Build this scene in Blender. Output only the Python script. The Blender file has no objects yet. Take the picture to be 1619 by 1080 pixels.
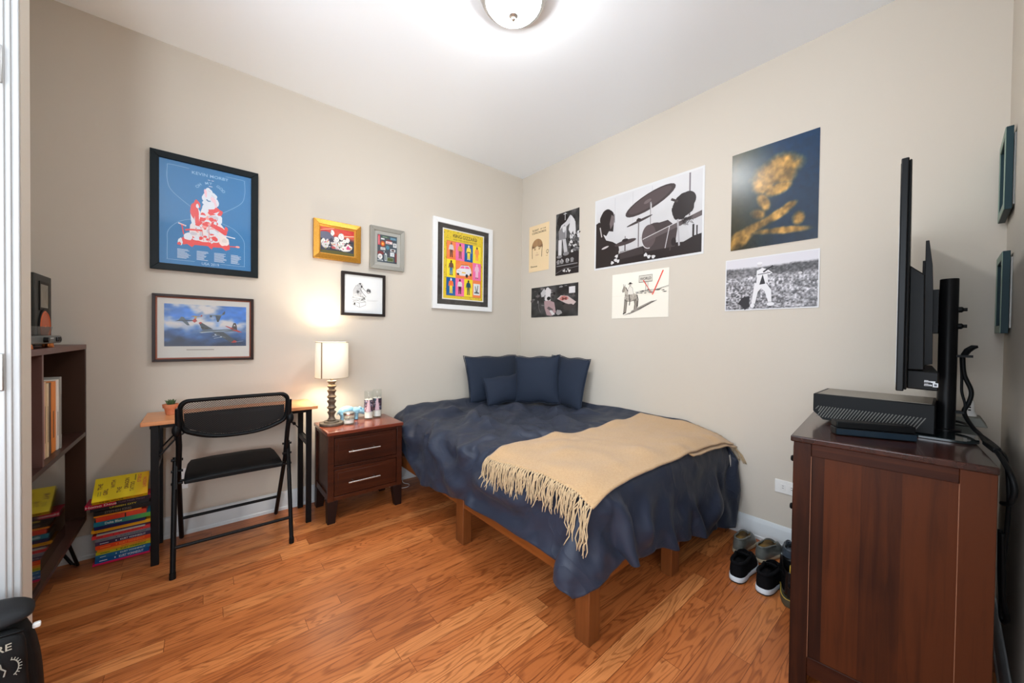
import bpy, bmesh, math, random
import numpy as np
from mathutils import Matrix, Vector
from mathutils.bvhtree import BVHTree

SC = bpy.context.scene
COL = SC.collection
PI = math.pi
R = math.radians

# ------------------------------------------------------------------ camera
cam = bpy.data.cameras.new('camera')
cam.sensor_fit = 'HORIZONTAL'; cam.sensor_width = 36.0
cam.lens = 582.3 / 1619 * 36.0
cam.clip_start = 0.02
cam_ob = bpy.data.objects.new('camera', cam); COL.objects.link(cam_ob)
_r = (0.76512443, -0.64376285, 0.01240994)
_u = (-0.00103924, 0.01803889, 0.99983675)
_f = (0.64388161, 0.76501241, -0.01313297)
cam_ob.matrix_world = Matrix(((_r[0], _u[0], -_f[0], 0), (_r[1], _u[1], -_f[1], 0),
                              (_r[2], _u[2], -_f[2], 1.15), (0, 0, 0, 1)))
SC.camera = cam_ob

# ------------------------------------------------------------------ exposure, world, added fill lamps
SC.view_settings.view_transform = 'Standard'
SC.view_settings.look = 'None'
SC.view_settings.gamma = 1.0
SC.view_settings.use_curve_mapping = False
SC.view_settings.exposure = 1.43
world = bpy.data.worlds.new('world'); SC.world = world
world.use_nodes = True
world.node_tree.nodes['Background'].inputs[0].default_value = (0.80, 0.88, 1.0, 1)
world.node_tree.nodes['Background'].inputs[1].default_value = 1.0
# unseen area lamps added behind the camera to brighten the room
def fill_lamp(name, loc, heading, tilt, sx, sy, watt, col):
    l = bpy.data.lights.new(name, 'AREA'); l.shape = 'RECTANGLE'; l.size = sx; l.size_y = sy; l.energy = watt; l.color = col
    o = bpy.data.objects.new(name, l); COL.objects.link(o); o.location = loc
    o.rotation_euler = (R(90 + tilt), 0, R(heading - 90))
fill_lamp('added_fill_lamp', (-1.36, 0.30, 1.5), 0, 38, 2.3, 1.7, 27, (0.82, 0.91, 1.0))
fill_lamp('added_rear_fill_lamp', (-0.95, -1.80, 1.5), 78, 20, 0.58, 1.7, 24, (0.82, 0.91, 1.0))
# bulbs of the ceiling fixture and of the table lamp
def bulb(name, loc, watt, radius, col):
    l = bpy.data.lights.new(name, 'POINT'); l.energy = watt; l.shadow_soft_size = radius; l.color = col
    o = bpy.data.objects.new(name, l); COL.objects.link(o); o.location = loc
CEIL_LAMP = (1.095, 1.32)
LAMP = (0.648, 2.59)
bulb('table_lamp_bulb', (LAMP[0], LAMP[1], 0.985), 17, 0.035, (1.0, 0.90, 0.74))

# ------------------------------------------------------------------ room numbers (metres)
YA = 2.798      # left wall plane (y), pictures
XB = 2.468      # right wall plane (x), posters
YC = -0.140     # wall behind the dresser
HC = 2.738      # ceiling

# ------------------------------------------------------------------ materials
def mat(name, col, rough=0.5, metal=0.0, spec=0.5, emit=None, estr=0, bump=None, coat=0, sheen=0, var=None, trans=0, ior=1.45):
    m = bpy.data.materials.new(name); m.use_nodes = True
    nt = m.node_tree; b = nt.nodes['Principled BSDF']
    b.inputs['Base Color'].default_value = (*col, 1)
    b.inputs['Roughness'].default_value = rough
    b.inputs['Metallic'].default_value = metal
    b.inputs['Specular IOR Level'].default_value = spec
    b.inputs['Coat Weight'].default_value = coat
    b.inputs['Coat Roughness'].default_value = 0.08
    b.inputs['Sheen Weight'].default_value = sheen
    b.inputs['Transmission Weight'].default_value = trans
    b.inputs['IOR'].default_value = ior
    if emit:
        b.inputs['Emission Color'].default_value = (*emit, 1); b.inputs['Emission Strength'].default_value = estr
    if bump or var:
        tc = nt.nodes.new('ShaderNodeTexCoord')
    if bump:
        sc_, st, dist = bump
        n = nt.nodes.new('ShaderNodeTexNoise'); n.inputs['Scale'].default_value = sc_; n.inputs['Detail'].default_value = 4
        nt.links.new(tc.outputs['Object'], n.inputs['Vector'])
        bp = nt.nodes.new('ShaderNodeBump'); bp.inputs['Strength'].default_value = st; bp.inputs['Distance'].default_value = dist
        nt.links.new(n.outputs['Fac'], bp.inputs['Height']); nt.links.new(bp.outputs['Normal'], b.inputs['Normal'])
    if var:
        sc_, col2 = var
        n = nt.nodes.new('ShaderNodeTexNoise'); n.inputs['Scale'].default_value = sc_; n.inputs['Detail'].default_value = 5
        nt.links.new(tc.outputs['Object'], n.inputs['Vector'])
        mx = nt.nodes.new('ShaderNodeMix'); mx.data_type = 'RGBA'
        mx.inputs[6].default_value = (*col, 1); mx.inputs[7].default_value = (*col2, 1)
        rp = nt.nodes.new('ShaderNodeMapRange'); rp.inputs[1].default_value = .35; rp.inputs[2].default_value = .65
        nt.links.new(n.outputs['Fac'], rp.inputs[0]); nt.links.new(rp.outputs[0], mx.inputs[0])
        nt.links.new(mx.outputs[2], b.inputs['Base Color'])
    return m

def srgb(r, g, b):
    f = lambda c: (c / 255 / 12.92) if c <= 10.3 else ((c / 255 + .055) / 1.055) ** 2.4
    return (f(r), f(g), f(b))

class NT:
    """tiny helper to wire node trees"""
    def __init__(s, m): s.t = m.node_tree; s.b = s.t.nodes['Principled BSDF']
    def n(s, kind, **kw):
        x = s.t.nodes.new('ShaderNode' + kind)
        for k, v in kw.items():
            if k.startswith('i'):
                key = k[1:]; key = int(key) if key.isdigit() else key.replace('_', ' ')
                x.inputs[key].default_value = v
            else: setattr(x, k, v)
        return x
    def l(s, a, b): s.t.links.new(a, b)

def wood(name, c_dark, c_mid, c_light, plank=(0.09, 0.7), axis='Z', rough=0.35, grain=1.0, tone=0.5, coat=0.15, spec=.4):
    """glued-up boards running along `axis`, each board its own tone, with fine grain"""
    m = mat(name, c_mid, rough, coat=coat, spec=spec); k = NT(m)
    tc = k.n('TexCoord'); mp = k.n('Mapping')
    k.l(tc.outputs['Object'], mp.inputs[0])
    if axis == 'Z': mp.inputs['Rotation'].default_value = (0, R(90), 0)      # z -> x
    elif axis == 'Y': mp.inputs['Rotation'].default_value = (0, 0, R(90))
    sep = k.n('SeparateXYZ'); k.l(mp.outputs[0], sep.inputs[0])
    add = k.n('Math', operation='ADD'); k.l(sep.outputs[1], add.inputs[0]); k.l(sep.outputs[2], add.inputs[1])
    cmb = k.n('CombineXYZ'); k.l(sep.outputs[0], cmb.inputs[0]); k.l(add.outputs[0], cmb.inputs[1])
    br = k.n('TexBrick'); br.offset = .37; br.inputs['Scale'].default_value = 1
    br.inputs['Brick Width'].default_value = 3.0; br.inputs['Row Height'].default_value = plank[0]; br.inputs['Mortar Size'].default_value = 0
    br.inputs['Color1'].default_value = (0, 0, 0, 1); br.inputs['Color2'].default_value = (1, 1, 1, 1)
    k.l(cmb.outputs[0], br.inputs['Vector'])
    m2 = k.n('Mapping'); m2.inputs['Scale'].default_value = (1.4, 26, 26); k.l(mp.outputs[0], m2.inputs[0])
    nz = k.n('TexNoise', iScale=1.6 * grain, iDetail=7, iRoughness=.62, iDistortion=.7); k.l(m2.outputs[0], nz.inputs['Vector'])
    nb = k.n('TexNoise', iScale=3.0, iDetail=3); k.l(tc.outputs['Object'], nb.inputs['Vector'])
    a1 = k.n('Math', operation='MULTIPLY'); a1.inputs[1].default_value = tone; k.l(br.outputs['Color'], a1.inputs[0])
    a2 = k.n('Math', operation='MULTIPLY_ADD'); a2.inputs[1].default_value = 1.0; k.l(nz.outputs['Fac'], a2.inputs[0]); k.l(a1.outputs[0], a2.inputs[2])
    a3 = k.n('Math', operation='MULTIPLY_ADD'); a3.inputs[1].default_value = .6; k.l(nb.outputs['Fac'], a3.inputs[0]); k.l(a2.outputs[0], a3.inputs[2])
    rp = k.n('ValToRGB'); cr = rp.color_ramp
    cr.elements[0].position = .55; cr.elements[0].color = (*c_dark, 1); cr.elements[1].position = 1.35 if False else 1.0; cr.elements[1].color = (*c_light, 1)
    e = cr.elements.new(.78); e.color = (*c_mid, 1)
    mr = k.n('MapRange'); mr.inputs[1].default_value = 0.2; mr.inputs[2].default_value = 1.5; k.l(a3.outputs[0], mr.inputs[0])
    cr.elements[0].position = .2; cr.elements[1].position = .5; cr.elements[2].position = .85
    k.l(mr.outputs[0], rp.inputs[0]); k.l(rp.outputs[0], k.b.inputs['Base Color'])
    bp = k.n('Bump', iStrength=.08, iDistance=.002); k.l(nz.outputs['Fac'], bp.inputs['Height']); k.l(bp.outputs[0], k.b.inputs['Normal'])
    return m

def oak_floor():
    m = mat('oak_floorboards', (.4, .18, .06), .22, coat=.0); k = NT(m)
    tc = k.n('TexCoord'); P = tc.outputs['Object']
    br = k.n('TexBrick'); br.offset = 0; br.offset_frequency = 2
    sx = k.n('SeparateXYZ'); k.l(P, sx.inputs[0]); dv = k.n('Math', operation='DIVIDE'); dv.inputs[1].default_value = .072; k.l(sx.outputs[1], dv.inputs[0])
    fl = k.n('Math', operation='FLOOR'); k.l(dv.outputs[0], fl.inputs[0]); wn = k.n('TexWhiteNoise', noise_dimensions='1D'); k.l(fl.outputs[0], wn.inputs['W'])
    xo = k.n('Math', operation='MULTIPLY_ADD'); xo.inputs[1].default_value = 9.7; k.l(wn.outputs['Value'], xo.inputs[0]); k.l(sx.outputs[0], xo.inputs[2])
    cv = k.n('CombineXYZ'); k.l(xo.outputs[0], cv.inputs[0]); k.l(sx.outputs[1], cv.inputs[1])
    for a, v in (('Scale', 1), ('Brick Width', .95), ('Row Height', .072), ('Mortar Size', .0010), ('Mortar Smooth', .3), ('Bias', 0)): br.inputs[a].default_value = v
    br.inputs['Color1'].default_value = (0, 0, 0, 1); br.inputs['Color2'].default_value = (1, 1, 1, 1); br.inputs['Mortar'].default_value = (.5, .5, .5, 1)
    k.l(cv.outputs[0], br.inputs['Vector'])
    # per-board shift of the grain
    sh = k.n('VectorMath', operation='MULTIPLY'); sh.inputs[1].default_value = (7.3, 11.7, 5.1); k.l(br.outputs['Color'], sh.inputs[0])
    ad = k.n('VectorMath', operation='ADD'); k.l(P, ad.inputs[0]); k.l(sh.outputs[0], ad.inputs[1])
    m1 = k.n('Mapping'); m1.inputs['Scale'].default_value = (1.5, 11, 1); k.l(ad.outputs[0], m1.inputs[0])
    n1 = k.n('TexNoise', iScale=1.0, iDetail=2.5, iRoughness=.5, iDistortion=.35); k.l(m1.outputs[0], n1.inputs['Vector'])
    # cathedral rings: contour lines of the stretched noise
    mu = k.n('Math', operation='MULTIPLY'); mu.inputs[1].default_value = 96; k.l(n1.outputs['Fac'], mu.inputs[0])
    sn = k.n('Math', operation='SINE'); k.l(mu.outputs[0], sn.inputs[0])
    rg = k.n('MapRange'); rg.inputs[1].default_value = .15; rg.inputs[2].default_value = 1.0; k.l(sn.outputs[0], rg.inputs[0])
    m2 = k.n('Mapping'); m2.inputs['Scale'].default_value = (5, 190, 1); k.l(ad.outputs[0], m2.inputs[0])
    n2 = k.n('TexNoise', iScale=1.0, iDetail=4, iRoughness=.6); k.l(m2.outputs[0], n2.inputs['Vector'])
    m3 = k.n('Mapping'); m3.inputs['Scale'].default_value = (1.0, 4.0, 1); k.l(ad.outputs[0], m3.inputs[0])
    n3 = k.n('TexNoise', iScale=1.0, iDetail=3); k.l(m3.outputs[0], n3.inputs['Vector'])
    # base tone per board
    rp = k.n('ValToRGB'); cr = rp.color_ramp
    cr.elements[0].position = 0.0; cr.elements[0].color = (*FL[0], 1); cr.elements[1].position = 1.0; cr.elements[1].color = (*FL[2], 1)
    e = cr.elements.new(.5); e.color = (*FL[1], 1)
    t = k.n('Math', operation='MULTIPLY_ADD'); t.inputs[1].default_value = .62; k.l(br.outputs['Color'], t.inputs[0])
    t2 = k.n('Math', operation='MULTIPLY_ADD'); t2.inputs[1].default_value = .9; t2.inputs[2].default_value = -.26; k.l(n3.outputs['Fac'], t2.inputs[0])
    k.l(t2.outputs[0], t.inputs[2]); k.l(t.outputs[0], rp.inputs[0])
    # dark grain on top
    gm = k.n('Mix', data_type='RGBA', blend_type='MULTIPLY'); k.l(rp.outputs[0], gm.inputs[6]); gm.inputs[7].default_value = (*FL[3], 1)
    f1 = k.n('Math', operation='MULTIPLY'); k.l(rg.outputs[0], f1.inputs[0]); k.l(n2.outputs['Fac'], f1.inputs[1])
    f2 = k.n('Math', operation='MULTIPLY'); f2.inputs[1].default_value = 1.15; f2.use_clamp = True; k.l(f1.outputs[0], f2.inputs[0])
    k.l(f2.outputs[0], gm.inputs[0])
    g2 = k.n('Mix', data_type='RGBA', blend_type='MULTIPLY'); k.l(gm.outputs[2], g2.inputs[6]); g2.inputs[7].default_value = (.45, .36, .3, 1)
    f3 = k.n('MapRange'); f3.inputs[1].default_value = .52; f3.inputs[2].default_value = .75; f3.inputs[4].default_value = .6; k.l(n2.outputs['Fac'], f3.inputs[0]); k.l(f3.outputs[0], g2.inputs[0])
    # seams
    g3 = k.n('Mix', data_type='RGBA', blend_type='MULTIPLY'); k.l(g2.outputs[2], g3.inputs[6]); g3.inputs[7].default_value = (.35, .28, .22, 1)
    k.l(br.outputs['Fac'], g3.inputs[0]); k.l(g3.outputs[2], k.b.inputs['Base Color'])
    rr = k.n('MapRange'); rr.inputs[3].default_value = .26; rr.inputs[4].default_value = .42; k.l(n2.outputs['Fac'], rr.inputs[0]); k.l(rr.outputs[0], k.b.inputs['Roughness'])
    bp = k.n('Bump', iStrength=.12, iDistance=.0015); iv = k.n('Math', operation='SUBTRACT'); iv.inputs[0].default_value = 1; k.l(br.outputs['Fac'], iv.inputs[1]); k.l(iv.outputs[0], bp.inputs['Height']); k.l(bp.outputs[0], k.b.inputs['Normal'])
    k.b.inputs['Specular IOR Level'].default_value = .42
    return m
FL = [srgb(148, 78, 36), srgb(184, 107, 56), srgb(214, 141, 83), (.42, .32, .25)]

M = {}
M['paint'] = mat('greige_wall_paint', srgb(204, 195, 182), .75, spec=.25, bump=(220, .05, .001))
M['ceiling'] = mat('white_ceiling_paint', srgb(245, 249, 252), .85, spec=.2, bump=(160, .05, .001))
M['trim'] = mat('white_gloss_trim', srgb(206, 210, 212), .4, spec=.35)
M['dimmed_door_white'] = mat('white_door_paint_dimmed', srgb(184, 186, 186), .4, spec=.35)  # white door paint, darkened to offset the strong light falling on it
M['floor'] = oak_floor()
M['black'] = mat('black_satin_metal', (.006, .006, .0065), .38, metal=0, spec=.18)
M['black_plastic'] = mat('black_plastic', (.0045, .005, .0055), .45, spec=.18)
M['black_gloss'] = mat('black_gloss_plastic', (.005, .0055, .006), .34, spec=.15)
M['steel'] = mat('brushed_steel', (.55, .54, .52), .3, metal=1)
M['nickel'] = mat('brushed_nickel', (.62, .60, .57), .32, metal=1)
M['hinge'] = mat('satin_nickel_hinge', (.42, .42, .41), .42, metal=.9)
M['white'] = mat('white_plastic', (.82, .81, .78), .4)
def creased_cotton():
    """crisp cotton: fine weave plus sharp little creases where ridged noise folds over"""
    m = mat('navy_cotton', srgb(42, 48, 63), .48, spec=.32, sheen=.03); k = NT(m); tc = k.n('TexCoord')
    hs = []
    for sc_, st, dis in ((3.2, 1.0, 1.4), (7.5, .25, .8)):
        mp = k.n('Mapping'); mp.inputs['Rotation'].default_value = (0, 0, R(35)); mp.inputs['Scale'].default_value = (1.0, .55, .8); k.l(tc.outputs['Object'], mp.inputs[0])
        nz = k.n('TexNoise', iScale=sc_, iDetail=2.5, iRoughness=.45, iDistortion=dis); k.l(mp.outputs[0], nz.inputs['Vector'])
        s = k.n('Math', operation='SUBTRACT'); s.inputs[1].default_value = .5; k.l(nz.outputs['Fac'], s.inputs[0])
        a = k.n('Math', operation='ABSOLUTE'); k.l(s.outputs[0], a.inputs[0])
        q = k.n('Math', operation='POWER'); q.inputs[1].default_value = .6; k.l(a.outputs[0], q.inputs[0])
        w = k.n('Math', operation='MULTIPLY'); w.inputs[1].default_value = -st; k.l(q.outputs[0], w.inputs[0]); hs.append(w)
    ad = k.n('Math', operation='ADD'); k.l(hs[0].outputs[0], ad.inputs[0]); k.l(hs[1].outputs[0], ad.inputs[1])
    bp = k.n('Bump', iStrength=.40, iDistance=.030); k.l(ad.outputs[0], bp.inputs['Height'])
    fw = k.n('TexNoise', iScale=900.0, iDetail=2); k.l(tc.outputs['Object'], fw.inputs['Vector'])
    b2 = k.n('Bump', iStrength=.08, iDistance=.0006); k.l(fw.outputs['Fac'], b2.inputs['Height']); k.l(bp.outputs[0], b2.inputs['Normal']); k.l(b2.outputs[0], k.b.inputs['Normal'])
    return m
M['navy'] = creased_cotton()
M['pillow'] = mat('navy_pillow_cotton', srgb(38, 46, 61), .75, sheen=.03, spec=.2, bump=(700, .15, .0008))
M['throw'] = mat('tan_wool', srgb(193, 158, 117), .95, spec=.1, sheen=.3, bump=(260, .6, .003), var=(120, srgb(185, 149, 108)))
M['fringe'] = mat('tan_wool_fringe', srgb(190, 164, 128), .95, spec=.1, sheen=.2)
M['bedwood'] = wood('honey_pine_bed_wood', srgb(88, 44, 15), srgb(120, 64, 24), srgb(142, 80, 34), (.2, .7), 'Y', .4, tone=.25)
M['bedleg'] = wood('honey_pine_leg_wood', srgb(78, 40, 17), srgb(104, 56, 24), srgb(124, 70, 32), (.2, .7), 'Z', .4, tone=.2)
M['cherry'] = wood('dark_cherry_wood', srgb(20, 9, 5), srgb(45, 20, 10), srgb(78, 38, 17), (.085, .7), 'Z', .45, tone=.55, spec=.22, coat=0)
M['cherry_x'] = wood('dark_cherry_wood_rails', srgb(30, 12, 7), srgb(54, 24, 12), srgb(76, 38, 19), (.2, .7), 'X', .42, tone=.2, spec=.22, coat=0)
M['cherry_y'] = wood('dark_cherry_wood_side_rail', srgb(30, 12, 7), srgb(54, 24, 12), srgb(76, 38, 19), (.2, .7), 'Y', .42, tone=.2, spec=.22, coat=0)
M['bead'] = mat('worn_pale_wood_edge', srgb(150, 104, 78), .6)
M['night_leg'] = mat('dark_stained_leg', srgb(34, 18, 14), .45, spec=.25)
M['night'] = wood('warm_cherry_wood', srgb(32, 13, 7), srgb(60, 26, 13), srgb(84, 41, 20), (.2, .7), 'X', .38, tone=.3, coat=.0, spec=.3)
M['cherry_top'] = wood('dark_cherry_table_top', srgb(84, 34, 21), srgb(112, 50, 32), srgb(132, 66, 45), (.11, .7), 'X', .25, tone=.25, coat=.4)
M['dresser_top'] = wood('dark_dresser_top', srgb(26, 12, 10), srgb(44, 20, 15), srgb(66, 31, 23), (.11, .7), 'X', .25, tone=.25, coat=.4)
M['shelf'] = mat('espresso_laminate', srgb(62, 36, 28), .35, var=(14, srgb(50, 28, 21)))
M['shelf_edge'] = mat('espresso_laminate_edge', srgb(98, 68, 62), .4)
M['shelf_in'] = mat('espresso_laminate_inside', srgb(54, 30, 16), .5)
M['dark_glass'] = mat('dark_gloss_door', (.012, .007, .005), .06, spec=.9, coat=.6)
M['desk_top'] = wood('orange_beech_laminate', srgb(196, 122, 74), srgb(216, 146, 96), srgb(230, 166, 116), (.3, .7), 'X', .35, grain=.7, tone=.15)
M['terracotta'] = mat('terracotta', srgb(205, 118, 78), .8, var=(40, srgb(214, 134, 94)))
M['soil'] = mat('dark_soil', (.03, .02, .014), .95, bump=(300, .8, .004))
M['succulent'] = mat('dull_green_leaf', srgb(74, 96, 58), .5)
M['lamp_bronze'] = mat('brushed_bronze', srgb(112, 100, 86), .45, metal=.35, var=(60, srgb(92, 80, 68)))
M['wax'] = mat('white_wax', (.83, .80, .74), .5)
M['blue_glaze'] = mat('pale_blue_glaze', srgb(132, 172, 192), .28, var=(26, srgb(112, 156, 180)))
M['paper'] = mat('white_paper', (.80, .79, .76), .7)
M['pages'] = mat('cream_book_pages', srgb(222, 210, 184), .8)
M['sneaker'] = mat('black_knit', (.005, .005, .006), .85, spec=.1, bump=(500, .4, .001))
M['sole_white'] = mat('white_rubber', srgb(208, 216, 222), .5)
M['sole_dark'] = mat('dark_rubber', (.02, .02, .02), .7)
M['grey_leather'] = mat('grey_worn_leather', srgb(104, 104, 96), .4, var=(30, srgb(86, 88, 84)))
M['sole_tan'] = mat('tan_rubber', srgb(172, 158, 132), .6)
M['insole'] = mat('ochre_insole', srgb(120, 92, 40), .8)
M['boot'] = mat('black_leather', (.006, .006, .0065), .25, spec=.3)
M['boot_blue'] = mat('slate_blue_leather', srgb(62, 70, 80), .4)
M['sole_olive'] = mat('olive_rubber', srgb(74, 70, 54), .6)
M['welt'] = mat('yellow_welt_stitch', srgb(178, 150, 60), .6)
M['pack'] = mat('black_nylon', (.007, .0075, .008), .6, spec=.15, bump=(600, .3, .001), var=(9, (.011, .0115, .012)))
M['pack_trim'] = mat('charcoal_nylon', (.016, .017, .019), .5, spec=.2, bump=(600, .3, .001))
M['logo_grey'] = mat('grey_embroidery', srgb(150, 148, 136), .8)
M['copper'] = mat('copper', srgb(196, 120, 70), .3, metal=1)
M['copper_cone'] = mat('copper_woofer_cone', srgb(214, 104, 60), .35, metal=.55)
M['speaker'] = mat('black_ash_vinyl', (.010, .009, .008), .5, spec=.2)
M['speaker_front'] = mat('charcoal_baffle', srgb(54, 54, 50), .5, spec=.25)
M['horn'] = mat('grey_horn', srgb(120, 116, 104), .35)
M['amp'] = mat('dark_grey_metal', srgb(78, 80, 76), .45)
M['green_wood'] = mat('teal_painted_wood', srgb(28, 52, 58), .5, spec=.25)
M['green_face'] = mat('sage_painted_wood', srgb(132, 152, 138), .5)
M['frame_black'] = mat('black_frame', (.005, .009, .011), .4, spec=.2)
M['frame_brown'] = mat('dark_brown_frame', srgb(46, 31, 28), .35, spec=.25)
M['frame_red'] = mat('red_wood_frame_lip', srgb(140, 76, 58), .3)
M['frame_gold'] = mat('gilded_frame', srgb(204, 150, 62), .32, metal=.7, bump=(160, .5, .002), var=(190, srgb(182, 126, 48)))
M['frame_gold_in'] = mat('bright_gilded_lip', srgb(236, 180, 84), .3, metal=.6)
M['frame_grey'] = mat('pewter_frame', srgb(150, 148, 140), .4, metal=.3)
M['frame_dark'] = mat('brown_black_frame', srgb(40, 33, 31), .4, spec=.25)
M['frame_white'] = mat('white_frame', (.80, .80, .79), .4)
M['mount_dark'] = mat('charcoal_mount_board', srgb(62, 58, 55), .7, spec=.2)
M['mount_pale'] = mat('pale_mount_board', srgb(206, 204, 198), .8)
M['mount_grey'] = mat('grey_mount_board', srgb(168, 166, 158), .8)

def clear_glass(name, tint, face=.04, edge=.55):
    """thin clear sheet: straight-through view plus a mirror part that grows at grazing angles"""
    m = bpy.data.materials.new(name); m.use_nodes = True; k = NT(m)
    out = [n for n in k.t.nodes if n.type == 'OUTPUT_MATERIAL'][0]
    tr = k.n('BsdfTransparent'); tr.inputs[0].default_value = (*tint, 1)
    gl = k.n('BsdfGlossy', iRoughness=.03); lw = k.n('LayerWeight', iBlend=.5)
    pw = k.n('Math', operation='POWER'); pw.inputs[1].default_value = 4; k.l(lw.outputs['Facing'], pw.inputs[0])
    ml = k.n('Math', operation='MULTIPLY_ADD'); ml.inputs[1].default_value = edge; ml.inputs[2].default_value = face; k.l(pw.outputs[0], ml.inputs[0])
    mx = k.n('MixShader'); k.l(ml.outputs[0], mx.inputs[0]); k.l(tr.outputs[0], mx.inputs[1]); k.l(gl.outputs[0], mx.inputs[2]); k.l(mx.outputs[0], out.inputs[0])
    return m
M['glass'] = clear_glass('picture_glass', (1, 1, 1), .022)
M['jar_glass'] = clear_glass('clear_glass', (.97, .98, .975), .03, .35)
M['tray_plastic'] = clear_glass('clear_blue_plastic', (.72, .80, .84), .03, .3)
M['tv_glass'] = mat('dark_glass_plate', (.010, .016, .018), .05, spec=.8)

def attr_mat(name, rough, spec=.4, coat=0):
    m = mat(name, (.8, .8, .8), rough, spec=spec, coat=coat); k = NT(m)
    a = k.n('VertexColor'); a.layer_name = 'ink'; k.l(a.outputs['Color'], k.b.inputs['Base Color'])
    return m
M['print'] = attr_mat('printed_paper', .6)
M['print_gloss'] = attr_mat('glossy_printed_paper', .27, .55)
M['print_satin'] = attr_mat('satin_printed_paper', .40, .45)

def shade_mat():
    m = mat('lit_linen_shade', srgb(236, 226, 206), .9, emit=(1.0, .86, .66), estr=.15); return m
M['shade'] = shade_mat()
M['dome'] = mat('lit_opal_glass', (.9, .9, .88), .3, emit=(.93, .97, 1.0), estr=44.0)

def mesh_fabric():
    """woven see-through mesh: tiny holes cut by a procedural mask"""
    m = mat('black_mesh_fabric', (.012, .012, .012), .6); k = NT(m)
    out = [n for n in k.t.nodes if n.type == 'OUTPUT_MATERIAL'][0]
    tc = k.n('TexCoord'); mp = k.n('Mapping'); mp.inputs['Rotation'].default_value = (0, R(45), 0); mp.inputs['Scale'].default_value = (150, 150, 150); k.l(tc.outputs['Object'], mp.inputs[0])
    sp = k.n('SeparateXYZ'); k.l(mp.outputs[0], sp.inputs[0])
    res = []
    for ax in (0, 2):
        f = k.n('Math', operation='FRACT'); k.l(sp.outputs[ax], f.inputs[0])
        s = k.n('Math', operation='SUBTRACT'); s.inputs[1].default_value = .5; k.l(f.outputs[0], s.inputs[0])
        a = k.n('Math', operation='ABSOLUTE'); k.l(s.outputs[0], a.inputs[0])
        c = k.n('Math', operation='LESS_THAN'); c.inputs[1].default_value = .33; k.l(a.outputs[0], c.inputs[0]); res.append(c)
    mu = k.n('Math', operation='MULTIPLY'); k.l(res[0].outputs[0], mu.inputs[0]); k.l(res[1].outputs[0], mu.inputs[1])
    tr = k.n('BsdfTransparent'); mx = k.n('MixShader'); k.l(mu.outputs[0], mx.inputs[0]); k.l(k.b.outputs[0], mx.inputs[1]); k.l(tr.outputs[0], mx.inputs[2]); k.l(mx.outputs[0], out.inputs[0])
    return m
M['mesh'] = mesh_fabric()
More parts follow.
